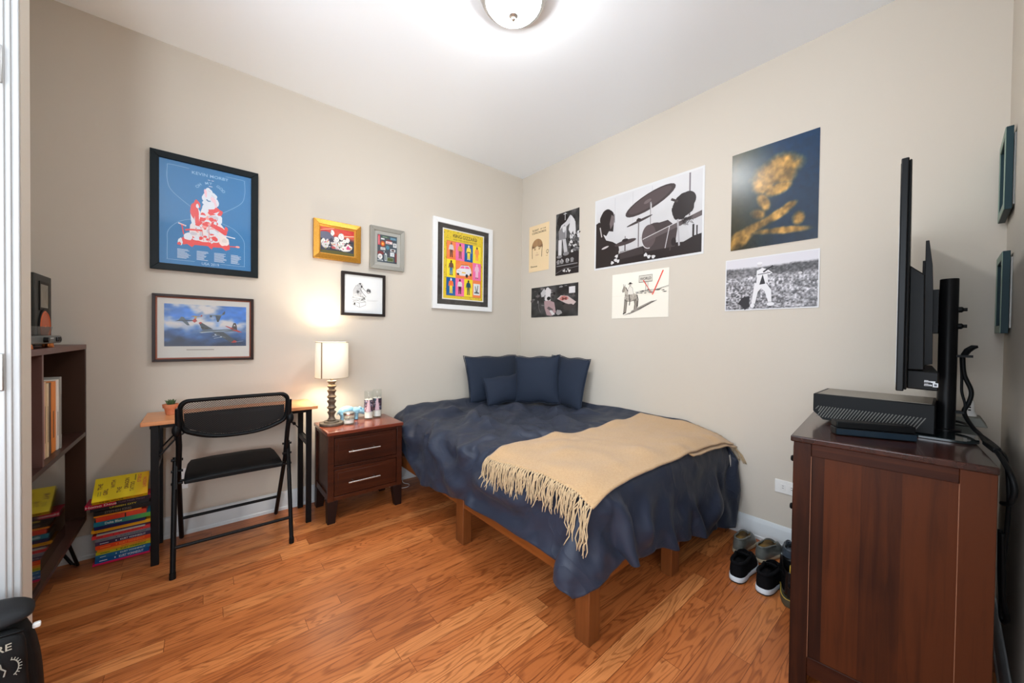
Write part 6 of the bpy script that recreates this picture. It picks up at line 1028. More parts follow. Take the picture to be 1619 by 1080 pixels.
4,1,-3,12,-4,-1,-29,2,0,21,-2,6,-7,2,-1,12,-2,-2,-20,6,-3,-9,-4,11,13,9,-23,5,-7,6,2,0,2,-1,-2,21,7,0,-29,-6,-1,-5,-1,-1,-3,1,2,3,0,0,4,2,-3,-8,-3,3,8,-1,2,4,-5,-2,-8,6,2,12,2,-1,3,-2,1,-8,0,0,-3,-3,1,12,7,-11,-28,-4,6,8,-2,4,13,1,0,14,3,-1,9,-8,6,-22,4,-3,9,1,-1,-7,0,0,-10,-1,-2,-7,-1,0,-2,4,6,21,-1,-1,-3,-2,-1,2,
0,-1,-3,1,-1,-4,-2,1,7,0,0,-4,1,0,16,0,3,0,0,0,-3,0,-2,0,-1,-1,-9,0,0,2,-1,0,1,-1,1,-8,0,0,-1,1,-1,6,0,1,1,0,0,0,1,-1,-4,-2,0,3,3,28,8,-8,2,0,15,1,-5,2,-1,0,-20,1,-2,24,-7,10,-33,-2,-1,19,6,0,2,3,-13,-10,2,6,12,1,-14,6,-2,17,1,-4,-12,-5,-2,-5,-2,0,-5,-2,0,-7,3,3,9,-1,3,4,-1,-3,-1,4,-5,-11,-3,7,8,7,2,8,
-11,-5,-16,1,3,10,2,1,12,-1,0,-1,1,-1,-12,-3,2,21,7,-11,-31,-4,5,6,-3,4,13,2,-1,13,4,-4,8,-8,4,-26,5,1,6,2,1,2,-2,3,8,-1,1,-7,0,-3,-4,-1,-1,6,-1,-1,-2,0,0,6,-2,2,-8,2,-1,-6,0,0,3,0,1,5,0,1,10,1,-2,8,-1,1,-8,-2,0,-10,1,-1,-1,0,1,5,0,-2,8,0,1,-6,-1,1,-2,-2,-2,5,0,1,-2,-2,-1,4,4,1,-9,3,28,9,-7,1,1,-4,0,1,
29,-4,-2,-5,4,-4,-22,3,-4,13,-1,6,9,-3,-4,-9,-1,7,1,2,-11,-1,0,-5,0,0,4,1,-1,-6,-3,0,-5,-1,-1,-8,1,2,5,0,2,5,1,-2,0,-1,3,4,-1,1,4,4,-4,-15,-4,-3,-7,7,5,15,-4,-3,20,-2,2,-10,0,0,0,-3,3,0,1,-2,-14,-1,2,25,7,-9,-34,-3,3,4,-2,3,12,1,1,6,-2,0,0,0,-1,1,2,1,0,-1,0,3,0,0,2,0,1,-6,-1,-1,-1,-1,0,7,-1,0,-11,1,0,11,
-2,1,-9,2,-1,-2,1,0,-1,0,2,7,-1,0,5,-1,0,0,-1,-1,-8,2,0,-3,1,0,-3,-1,1,1,-1,-1,17,0,0,-1,1,0,-10,-5,-1,10,5,1,-14,-2,1,6,4,27,9,-5,1,0,3,1,-3,-11,-2,3,29,-9,6,-1,8,-7,-2,4,-2,7,-6,-12,-3,2,4,-12,2,10,0,1,-2,-1,1,-5,-1,-1,-6,-2,4,4,0,0,-4,0,-1,0,0,-1,-2,0,-1,-3,1,-1,3,-1,1,1,-3,-4,-12,6,3,8,-2,0,16,1,-1,-16,
0,0,19,-2,2,-8,0,0,-1,-1,1,0,0,0,-14,-1,1,26,4,-5,-33,-2,3,5,0,1,9,0,0,7,-2,0,0,-2,-1,8,2,1,-9,0,0,-4,-1,0,5,0,0,0,1,0,-5,0,0,5,0,0,-5,0,0,11,-3,1,-8,3,-1,-4,2,-2,-4,-5,3,7,1,0,1,-2,0,-2,3,0,4,-1,0,0,-2,0,8,0,-1,-19,1,1,4,-2,1,11,5,-2,-14,-4,2,12,1,-1,-3,3,28,10,7,-3,-1,-19,-1,6,11,3,-4,-3,2,-2,
24,-10,3,-6,12,-7,-2,1,6,-5,-1,1,1,-1,-2,-1,0,-15,-2,-2,10,-1,2,-3,0,-1,-9,-1,1,11,-1,1,-6,0,-1,4,1,-1,-5,0,1,-4,0,-1,-2,4,0,13,-6,1,-3,0,-1,-7,0,1,6,2,-1,-9,0,0,16,-1,1,-6,-1,0,-1,-1,1,0,1,0,-12,0,1,25,2,-2,-30,-4,1,9,4,-1,8,-4,1,0,0,-1,-8,0,1,5,0,0,3,1,1,0,0,0,0,-1,0,0,1,0,0,-1,0,0,1,-1,-6,0,0,11,
-2,1,-7,1,0,-2,-1,0,1,-1,0,-2,1,0,3,0,1,2,-3,-3,10,2,1,-19,0,1,6,0,0,3,2,0,-6,-1,1,6,2,-1,-5,-3,0,5,4,27,10,-2,2,0,6,-2,-1,-14,-1,4,5,2,-4,2,2,-1,23,-11,4,-21,7,11,4,3,-7,2,-1,-20,-2,1,10,2,0,-9,-1,-2,12,0,2,-4,0,0,-10,-1,-1,13,0,2,-11,-3,1,9,1,-1,-5,2,0,-8,-3,0,6,3,-2,12,-3,2,-9,0,0,-2,0,0,0,2,-1,-8,
-1,0,12,0,1,-4,0,0,0,-3,0,6,2,0,-17,0,0,22,1,0,-22,1,0,17,-2,1,-6,-2,1,0,1,-1,-6,1,0,6,-1,0,0,-1,0,0,1,0,0,-1,0,0,1,1,0,-1,0,4,0,0,-9,0,0,5,-2,0,-4,1,0,0,0,0,0,2,0,4,-6,-1,10,3,1,-17,0,0,4,1,1,8,-1,0,-1,0,-1,-2,0,1,-1,-3,-1,6,3,0,-5,3,27,9,0,0,0,-1,1,0,4,0,0,-6,0,0,1,0,-1,3,2,-1,
4,-1,0,3,-2,-12,-2,2,9,0,-1,-10,-1,1,4,-1,0,3,0,-2,9,0,2,-5,1,0,-11,-2,-1,13,2,0,-11,-3,1,11,0,0,-2,0,0,-7,-2,1,7,2,-1,4,0,1,-5,-1,0,-2,0,0,0,1,0,-6,0,1,6,-1,-1,6,1,0,-8,-1,-2,10,0,1,-18,2,0,18,-1,2,-14,0,-2,13,-2,2,-9,-1,1,0,0,0,0,1,-1,0,0,1,0,-1,0,0,1,0,0,-1,-1,0,1,0,-2,1,1,4,-3,-2,6,-2,2,-9,
2,0,-6,-2,-1,-4,2,0,17,0,2,-10,0,0,8,0,0,6,0,-1,-4,0,0,-2,-3,-1,7,1,1,-6,3,1,-5,-2,-1,3,3,28,10,-1,0,0,1,0,0,-2,0,-1,2,0,0,1,1,-1,-5,-1,2,9,0,-4,-2,1,-2,2,-1,-7,0,1,5,-2,-1,5,3,1,-9,-2,0,9,0,-2,2,0,2,-2,1,1,-9,-1,-1,5,1,0,-7,-3,-1,13,0,1,0,0,1,-6,0,-1,6,-1,0,0,1,0,-1,-1,1,-2,0,-1,4,0,0,-3,
0,1,-1,0,0,1,0,0,1,-1,0,0,0,1,-12,1,-1,7,-1,0,2,0,0,2,0,0,-3,0,1,-2,-1,0,0,1,0,-1,0,0,0,-1,1,0,1,0,2,-1,0,0,-1,-1,3,1,1,-3,-1,-4,12,0,3,-22,2,0,14,-1,0,2,-1,0,1,0,0,2,0,0,-4,-1,1,0,-2,-3,6,2,4,-14,-3,-3,11,1,2,-7,2,0,-5,3,27,9,0,0,0,-2,1,0,2,0,0,-2,0,0,1,0,0,7,-1,-4,7,-2,-7,-9,-2,21,
0,1,-3,-1,3,-6,2,2,-8,-2,-1,8,2,1,-11,-1,-2,12,-1,0,-1,0,1,-2,0,1,-5,0,0,-1,2,0,-6,-3,-2,14,0,0,1,0,2,-4,1,-1,4,-1,-1,1,0,-2,4,0,4,-9,-1,-2,7,0,2,-8,0,0,3,0,1,-6,2,-4,13,-2,2,-6,0,2,-2,1,1,-9,0,-4,16,-1,2,-3,-1,0,-3,0,1,-2,-1,0,1,0,1,-1,0,-1,1,0,1,-1,0,0,-1,0,0,1,-1,0,2,-1,-1,3,1,-1,3,0,1,-3,
0,1,-2,0,-3,4,-1,3,-7,0,0,5,-1,-2,3,-1,4,-17,-1,-3,14,2,3,-7,0,-1,2,1,1,-11,2,28,10,2,0,0,-2,-1,0,-2,1,0,1,0,-1,4,0,-1,5,0,-4,-1,-1,1,-1,1,0,-1,-2,8,-1,1,-2,0,0,-2,1,1,-7,-1,-2,11,0,3,-11,1,-3,11,-1,1,-3,0,1,1,0,-1,1,0,2,-8,2,0,-6,-2,-2,14,0,-1,1,-1,2,-3,0,-2,4,0,3,-8,0,-4,10,0,4,-9,-1,-3,9,0,3,-6,
0,0,0,-1,-1,1,1,0,2,-1,0,0,0,1,-2,1,2,-7,0,-5,12,0,0,2,-1,3,-6,0,1,-2,0,-1,1,0,0,0,-2,-1,4,0,-1,1,0,3,-6,0,0,-1,0,0,0,1,-5,10,0,4,-6,-1,-2,4,-1,5,-11,0,-3,9,-1,0,-1,0,3,-15,1,0,5,1,0,-9,0,0,-3,0,-1,-3,-1,1,11,5,27,9,-4,0,0,1,1,0,0,0,0,1,0,0,3,0,-1,-2,0,1,1,1,0,4,-1,-5,-3,-1,8,1,-3,3,
-1,1,1,0,1,-2,0,2,-6,0,-1,6,0,2,-8,0,-2,7,0,0,-2,-1,2,-5,-1,-1,5,1,1,-3,1,1,-5,-1,-1,5,1,-2,5,-1,3,-7,0,-1,4,-1,0,-5,0,-2,8,1,2,-6,-1,-2,7,-1,0,-1,1,3,-6,0,-4,9,1,-1,1,-1,0,1,-1,1,-1,1,3,-5,-1,0,0,0,-4,6,0,-1,1,-1,1,0,0,1,-1,0,1,-3,-1,2,-2,0,-2,4,-1,1,-1,1,3,-6,0,1,-3,-1,-3,9,1,3,-8,0,-3,5,
-1,2,-7,1,1,-7,0,-1,11,0,-1,3,0,1,-3,-1,0,-1,0,1,-2,0,0,-7,0,27,9,2,1,0,1,0,0,-1,0,0,2,0,-1,3,0,-2,5,-1,-5,2,-2,-5,3,-3,-6,-12,7,9,0,0,3,1,0,-3,-1,0,4,0,0,-2,1,0,3,-1,0,2,0,0,-1,-1,0,-2,1,0,0,0,0,-1,-1,0,-1,0,0,-1,1,0,-2,-1,0,1,0,0,2,-1,0,2,1,1,-1,0,0,-2,-1,0,0,0,0,-1,1,0,0,-1,0,-1,
0,0,0,-1,0,-1,1,0,2,0,0,2,-1,0,-2,1,0,4,0,1,1,-1,0,1,0,0,-3,0,0,0,0,0,-2,0,0,0,-1,0,2,1,0,-1,0,0,-2,-1,0,4,0,0,-6,0,0,1,0,1,-1,0,0,0,-1,0,1,1,0,-4,0,0,2,-1,0,3,0,0,0,0,0,3,0,0,-4
]
# ------------------------------------------------------------------ bed
bed = thing('bed_frame', 'low honey coloured wooden bed frame under the navy duvet in the corner', 'bed', (1.78, 1.81, 0))
bx0, bx1, by0, by1 = 1.10, 2.44, .845, 2.775
build('side_rail', MB().box((bx0, by0 + .07, .205), (bx0 + .028, by1, .285)), M['bedwood'], bed, bevel=.003)
build('side_rail', MB().box((bx1 - .028, by0 + .07, .205), (bx1, by1, .285)), M['bedwood'], bed, bevel=.003)
build('foot_rail', MB().box((bx0 + .07, by0, .205), (bx1 - .07, by0 + .028, .285)), M['bedwood'], bed, bevel=.003)
build('head_rail', MB().box((bx0 + .03, by1 - .03, .205), (bx1 - .03, by1, .283)), M['bedwood'], bed, bevel=.003)
for x, y, w_, d_ in ((bx0 - .006, by0 - .006, .068, .068), (bx1 - .062, by0 - .006, .068, .068), (bx0 - .004, 1.70, .058, .075), (1.73, by0 - .004, .078, .058), (bx0, by1 - .07, .06, .07), (bx1 - .06, by1 - .07, .06, .07), (1.74, 1.72, .06, .06)):
    build('leg', MB().box((x, y, 0), (x + w_, y + d_, .284)), M['bedleg'], bed, bevel=.004)
sl = MB()
for i in range(14): sl.box((bx0 + .028, .93 + i * .137, .268), (bx1 - .028, .99 + i * .137, .284))
build('slats', sl, M['bedwood'], bed, smooth=0)
mt = MB().box((1.135, .875, .286), (2.435, 2.765, .540))
tag(build('mattress', mt, M['paper'], bevel=.055, seg=5), 'mattress wrapped by the navy duvet on the bed frame', 'mattress')

# duvet: a draped cloth, heights and drops stored as a compact grid
DUV = np.array(DUVET_DATA, dtype=np.int64).reshape(DUVET_SHAPE).cumsum(axis=1).cumsum(axis=0) * DUVET_STEP
rows = [[tuple(p) for p in r] for r in DUV.tolist()]
duv_mb = MB().grid(rows)
duv = build('duvet', duv_mb, M['navy'], smooth=180, sub=2, recalc=False)
if duv.data.polygons[len(duv.data.polygons) // 2].normal.z < 0: duv.data.flip_normals()
tag(duv, 'crumpled navy blue duvet covering the bed and hanging over its foot', 'duvet')
x_ = duv.modifiers.new('thick', 'SOLIDIFY'); x_.thickness = .009; x_.offset = -1
flat = [p for r in rows for p in r]
nr, nc = len(rows), len(rows[0])
tris = []
for j in range(nr - 1):
    for i in range(nc - 1):
        a = j * nc + i; tris += [(a, a + 1, a + nc + 1), (a, a + nc + 1, a + nc)]
DB = BVHTree.FromPolygons([Vector(p) for p in flat], tris)
def duvet_top(x, y, z0=1.2):
    h = DB.ray_cast(Vector((x, y, z0)), Vector((0, 0, -1)))
    return h[0].z if h[0] is not None else None
tg = MB()
for k, xt in enumerate((2.395, 2.425)):
    h_ = DB.ray_cast(Vector((xt, .2, .45)), Vector((0, 1, 0))); yt = (h_[0].y if h_[0] is not None else .80) - .010
    tg.grid([[(xt + .020 * i + .008 * j * k, yt - .003 * j - .004 * k, .462 - .020 * j) for i in range(2)] for j in range(5)])
build('care_tag', tg, M['paper'], duv, solid=.001, smooth=0)

# ------------------------------------------------------------------ wool throw across the foot of the bed
TX0, TX1 = 1.100, 2.435
nx_, ny_ = 84, 46
H = np.zeros((ny_ + 1, nx_ + 1)); XX = np.zeros_like(H); YY = np.zeros_like(H)
for j in range(ny_ + 1):
    for i in range(nx_ + 1):
        u, v = i / nx_, j / ny_
        y0 = .832 - .012 * u + .036 * math.sin(PI * u) + .006 * math.sin(9 * u) ; y1 = 1.475 - .045 * u + .008 * math.sin(9 * u)
        x = TX0 + (TX1 - TX0) * u + .012 * math.sin(5 * v) * (1 - u); y = y0 + (y1 - y0) * v
        XX[j, i] = x; YY[j, i] = y; z = duvet_top(x, y); H[j, i] = .30 if z is None else z
H = np.maximum(H, .46)
S = H.copy()
for it in range(30):
    P_ = np.pad(S, 1, mode='edge'); S = (P_[:-2, 1:-1] + P_[2:, 1:-1] + P_[1:-1, :-2] + P_[1:-1, 2:]) / 4; S = np.maximum(S, H)
for it in range(4):
    P_ = np.pad(S, 1, mode='edge'); S = (P_[:-2, 1:-1] + P_[2:, 1:-1] + P_[1:-1, :-2] + P_[1:-1, 2:] + 2 * S) / 6
nz_ = vnoise(77)
for j in range(ny_ + 1):
    for i in range(nx_ + 1): S[j, i] += .011 + .010 * (nz_(XX[j, i] * 7, YY[j, i] * 7, 3) - .5)
throw = build('throw_blanket', MB().grid([[(XX[j, i], YY[j, i], S[j, i]) for i in range(nx_ + 1)] for j in range(ny_ + 1)]), M['throw'], smooth=180, recalc=False, solid=.008)
tag(throw, 'tan wool throw with long fringes laid across the foot of the navy bed', 'throw blanket')
# folded under layer showing at the wall end
S2 = S - .017
build('under_fold', MB().grid([[(XX[j, i] + .012, YY[j, i] - .016, S2[j, i]) for i in range(52, nx_ + 1)] for j in range(0, 6)]), M['throw'], throw, smooth=180, recalc=False, solid=.006)
rg = random.Random(21)
def strand(mb, p, d0, length, r=.0022):
    pts = [Vector(p)]; d = Vector(d0).normalized(); n = 9; seg = length / n; tw = rg.random() * 6
    for k in range(n):
        d = (d * .50 + Vector((-.10 if p[0] < 1.7 else .04, 0, -1)) * .50 + Vector((rg.gauss(0, .10), rg.gauss(0, .22), 0))).normalized()
        q = pts[-1] + d * seg
        loc, nor, idx, dist = DB.find_nearest(q)
        if loc is not None:
            if nor.x > 0.2 and q.x < 1.5: nor = -nor
            if nor.z < -.3: nor = -nor
            s_ = (q - loc).dot(nor)
            if s_ < .007: q = q + nor * (.007 - s_)
        pts.append(q)
    mb.tube(pts, [r] * (n) + [r * .6], 5)
for k in range(46):
    v = (k + .5) / 46; j = v * ny_; j0 = min(int(j), ny_ - 1); f = j - j0
    p = Vector((XX[j0, 0] * (1 - f) + XX[j0 + 1, 0] * f, YY[j0, 0] * (1 - f) + YY[j0 + 1, 0] * f, S[j0, 0] * (1 - f) + S[j0 + 1, 0] * f))
    mb = MB(); base_l = .105 + .030 * rg.random() + (.05 if v < .12 else 0)
    mb.tube([p + Vector((.006, 0, .001)), p + Vector((-.008, 0, -.001))], [.0045, .0038], 6)
    lean = rg.gauss(0, .25)
    for q in range(4):
        strand(mb, p + Vector((-.006, rg.gauss(0, .003), rg.gauss(0, .0015))), (-1, lean + rg.gauss(0, .25), -.15), base_l * (.75 + .4 * rg.random()))
    build('tassel', mb, M['fringe'], throw, smooth=180)
for k in range(22):
    v = (k + .5) / 22; j0 = int(v * ny_); p = Vector((XX[j0, -1], YY[j0, -1], S[j0, -1]))
    mb = MB()
    for q in range(3):
        pts = [p]
        for n_ in range(6):
            a = pts[-1]; pts.append(Vector((min(a.x + .008, XB - .008), a.y - .006 + rg.gauss(0, .004), a.z - .001 - .004 * n_)))
        if v > .15: mb.tube(pts, .002, 5)
        else:
            pts = [p]
            for n_ in range(7): a = pts[-1]; pts.append(Vector((min(a.x + .006, XB - .008), a.y - .010 + rg.gauss(0, .004), a.z - .016)))
            mb.tube(pts, .0024, 5)
    build('tassel', mb, M['fringe'], throw, smooth=180)

# ------------------------------------------------------------------ pillows
def pillow(label, w, h, t, base, normal, lean, roll=0, seed=1, plump=1.0):
    """base = middle of the lower edge; normal = way it faces (xy); lean = degrees tipped back"""
    n = vnoise(seed); N = Vector((normal[0], normal[1], 0)).normalized(); U = Vector((N.y * -1, N.x, 0)); Z = Vector((0, 0, 1))
    V = Z * math.cos(R(lean)) - N * math.sin(R(lean)); F = N * math.cos(R(lean)) + Z * math.sin(R(lean))
    if roll: U, V = U * math.cos(R(roll)) + V * math.sin(R(roll)), V * math.cos(R(roll)) - U * math.sin(R(roll))
    B = Vector(base); k = 26; front = []; back = []
    for side in (1, -1):
        rws = []
        for j in range(k + 1):
            r_ = []
            for i in range(k + 1):
                a = i / k * 2 - 1; b = j / k * 2 - 1
                pin = 1 - .085 * (1 - a * a) * abs(b) ** 3 * 0 
                ax = a * (1 - .055 * (1 - b * b) ** 1 * abs(a) ** 2); by = b * (1 - .055 * (1 - a * a) * abs(b) ** 2)
                puff = ((1 - abs(a) ** 2.4) * (1 - abs(b) ** 2.4)) ** .62
                wr = (n(a * 3 + 5, b * 3 + 9 + side) - .5) * .10 * (1 - puff * .4) * (1 if puff > 0 else 0)
                th = side * t / 2 * puff * plump * (1 + wr) + (side * .004 if puff < .02 else 0) * 0
                r_.append(B + U * (ax * w / 2) + V * ((by + 1) * h / 2) + F * th + V * (.006 * math.sin(7 * a + seed) * abs(b) ** 6))
            rws.append(r_)
        (front if side > 0 else back).extend(rws)
    mb = MB(); mb.grid(front); mb.grid([r[::-1] for r in back])
    bm = bmesh.new(); me = bpy.data.meshes.new('tmp'); me.from_pydata([tuple(p) for p in mb.v], [], mb.f); bm.from_mesh(me); bmesh.ops.remove_doubles(bm, verts=bm.verts, dist=.0008)
    mb2 = MB(); bm.verts.ensure_lookup_table(); mb2.v = [tuple(v.co) for v in bm.verts]; mb2.f = [tuple(v.index for v in f.verts) for f in bm.faces]; mb2.mi = [0] * len(mb2.f); bm.free(); bpy.data.meshes.remove(me)
    o = build('pillow', mb2, M['pillow'], smooth=180, sub=1)
    sm = []
    for i in range(k): sm.append(front[0][i])
    for j in range(k): sm.append(front[j][k])
    for i in range(k, 0, -1): sm.append(front[k][i])
    for j in range(k, 0, -1): sm.append(front[j][0])
    build('seam_piping', MB().tube(sm, .0035, 6, closed=True), M['pillow'], o, smooth=180)
    return tag(o, label, 'pillow', 'navy pillows in the corner of the bed')
pillow('big navy pillow leaning on the left wall at the head of the bed', .60, .41, .13, (2.03, 2.60, .578), (0, -1), 15, 0, 3)
pillow('navy square pillow leaning on the right wall, furthest right of the pillows', .45, .42, .13, (2.30, 2.09, .578), (-1, .05), 13, -2, 5)
pillow('navy square pillow standing in front of the corner, in the middle of the group', .40, .41, .14, (2.165, 2.235, .584), (-.86, -.52), 10, 3, 7)
pillow('small oblong navy cushion in front of the big left pillow', .40, .245, .12, (2.01, 2.425, .583), (-.18, -1), 20, 4, 9)

# ------------------------------------------------------------------ nightstand
ns = thing('nightstand', 'dark cherry wood nightstand with two drawers between the desk and the bed', 'nightstand', (.807, 2.55, 0))
nx0, nx1, ny0, ny1, nzt = .578, 1.042, 2.388, 2.722, .560
build('top', MB().box((nx0 - .006, ny0 - .008, nzt - .022), (nx1 + .006, ny1 + .004, nzt)), M['cherry_top'], ns, bevel=.003)
c_ = MB(); c_.box((nx0, ny0, .135), (nx0 + .035, ny0 + .03, nzt - .022)); c_.box((nx1 - .035, ny0, .135), (nx1, ny0 + .03, nzt - .022)); c_.box((nx0, ny1 - .03, .135), (nx0 + .03, ny1, nzt - .022)); c_.box((nx1 - .03, ny1 - .03, .135), (nx1, ny1, nzt - .022))
c_.box((nx0 + .012, ny0 + .03, .135), (nx0 + .022, ny1 - .03, nzt - .022)); c_.box((nx1 - .022, ny0 + .03, .135), (nx1 - .012, ny1 - .03, nzt - .022)); c_.box((nx0 + .03, ny1 - .018, .135), (nx1 - .03, ny1 - .008, nzt - .022))
build('cabinet_body', c_, M['night'], ns, bevel=.002)
c_ = MB()
for z0, z1 in ((.135, .160), (.326, .346), (.520, .538)): c_.box((nx0 + .035, ny0 + .004, z0), (nx1 - .035, ny0 + .03, z1))
for x in (nx0 + .004, nx1 - .03): c_.box((x, ny0 + .03, .135), (x + .026, ny1 - .03, .175)); c_.box((x, ny0 + .03, .515), (x + .026, ny1 - .03, .538))
build('rail', c_, M['night'], ns, bevel=.0015)
for z0, z1 in ((.349, .517), (.163, .323)):
    d_ = build('drawer', MB().box((nx0 + .038, ny0 + .006, z0), (nx1 - .038, ny0 + .022, z1)), M['night'], ns, bevel=.002)
    f_ = MB(); f_.prism([(nx0 + .058, z0 + .020), (nx1 - .058, z0 + .020), (nx1 - .058, z1 - .020), (nx0 + .058, z1 - .020)], .003, (0, ny0 + .006, 0), (1, 0, 0), (0, 0, 1), (0, -1, 0))
    build('drawer_panel', f_, M['night'], d_, bevel=.003, seg=1)
    zc = (z0 + z1) / 2 - .004; h_ = MB(); h_.cyl((.690, ny0 - .028, zc), (.885, ny0 - .028, zc), .0055, 14)
    for x in (.722, .853): h_.cyl((x, ny0 + .004, zc), (x, ny0 - .028, zc), .0042, 10)
    build('bar_handle', h_, M['steel'], d_, smooth=50)
    dp = MB(); dp.box((nx0 + .05, ny0 + .022, z0 + .012), (nx1 - .05, ny1 - .04, z1 - .03)); build('drawer_box', dp, M['night'], d_, smooth=0)
for x, y, dx, dy in ((nx0, ny0, 1, 1), (nx1 - .06, ny0, -1, 1), (nx0, ny1 - .06, 1, -1), (nx1 - .06, ny1 - .06, -1, -1)):
    a = [(x, y), (x + .06, y), (x + .06, y + .06), (x, y + .06)]; k = .016
    bq = [(x + (k if dx < 0 else 0) * 1.0, y + (k if dy < 0 else 0)), (x + .06 - (k if dx > 0 else 0), y + (k if dy < 0 else 0)), (x + .06 - (k if dx > 0 else 0), y + .06 - (k if dy > 0 else 0)), (x + (k if dx < 0 else 0), y + .06 - (k if dy > 0 else 0))]
    build('leg', MB().loft([[(p[0], p[1], .001) for p in bq], [(p[0], p[1], .137) for p in a]]), M['night_leg'], ns, bevel=.002)

# lamp
lp = thing('table_lamp', 'lit table lamp with a cream drum shade and ringed bronze stem on the nightstand', 'lamp', (LAMP[0], LAMP[1], nzt))
build('base', MB().lathe((LAMP[0], LAMP[1], nzt), [(.0001, .001), (.070, .001), (.072, .004), (.072, .014), (.069, .018), (.046, .019), (.046, .024), (.044, .027), (.030, .029), (.0001, .030)], 48), M['lamp_bronze'], lp, smooth=40)
prof = [(.0001, .028), (.024, .028)]
z = .030; segs = [(.052, .024), (.030, .024), (.042, .026), (.028, .025), (.040, .026), (.030, .025), (.032, .026)]
for hh, rr in segs:
    prof += [(rr + .002, z), (rr + .003, z + .004), (rr - .001, z + .007), (rr - .007, z + hh * .38), (rr - .007, z + hh * .62), (rr - .001, z + hh - .005)]; z += hh
prof += [(.028, z), (.028, z + .004), (.008, z + .006), (.0001, z + .006)]
build('stem', MB().lathe((LAMP[0], LAMP[1], nzt), prof, 32), M['lamp_bronze'], lp, smooth=40)
sz = nzt + z
sk = MB(); sk.cyl((LAMP[0], LAMP[1], sz + .004), (LAMP[0], LAMP[1], sz + .085), .010, 16); build('socket', sk, M['lamp_bronze'], lp)
build('light_bulb', MB().ell((LAMP[0], LAMP[1], .985), (.026, .026, .034)), mat('lit_bulb', (1, .95, .85), .4, emit=(1, .84, .60), estr=12), lp, smooth=180)
sh = MB(); r1, r2, za, zb = .098, .096, .871, 1.100; n_ = 56
sh.grid([[(LAMP[0] + rr * math.cos(2 * PI * i / n_), LAMP[1] + rr * math.sin(2 * PI * i / n_), zz) for i in range(n_ + 1)] for rr, zz in ((r1, za), ((r1 + r2) / 2, (za + zb) / 2), (r2, zb))])
build('lamp_shade', sh, M['shade'], lp, smooth=180, solid=.0015)
for zz, rr in ((za, r1), (zb, r2)):
    t_ = MB().tube([(LAMP[0] + (rr + .0008) * math.cos(2 * PI * i / n_), LAMP[1] + (rr + .0008) * math.sin(2 * PI * i / n_), zz) for i in range(n_)], .0022, 6, closed=True); build('shade_rim', t_, mat('linen_trim', srgb(200, 184, 156), .9), lp, smooth=180)
a0 = math.atan2(-LAMP[1], -LAMP[0]) - .62
st = MB().grid([[(LAMP[0] + (r1 + .0022) * math.cos(a0 + da), LAMP[1] + (r1 + .0022) * math.sin(a0 + da), zz) for da in (-.04, 0, .04)] for zz in (za + .001, zb - .001)])
build('shade_seam', st, mat('tan_seam', srgb(150, 128, 98), .9), lp, smooth=180, solid=.001)
sp_ = MB(); sp_.tube([(LAMP[0] - .095, LAMP[1], zb - .012), (LAMP[0], LAMP[1], zb - .012), (LAMP[0] + .095, LAMP[1], zb - .012)], .0016, 6); sp_.tube([(LAMP[0], LAMP[1] - .095, zb - .012), (LAMP[0], LAMP[1] + .095, zb - .012)], .0016, 6)
for s in (-1, 1): sp_.tube([(LAMP[0] + s * .012, LAMP[1], sz + .03), (LAMP[0] + s * .045, LAMP[1], .98), (LAMP[0] + s * .02, LAMP[1], zb - .03), (LAMP[0], LAMP[1], zb - .012)], .0018, 6)
build('harp', sp_, M['nickel'], lp, smooth=60)

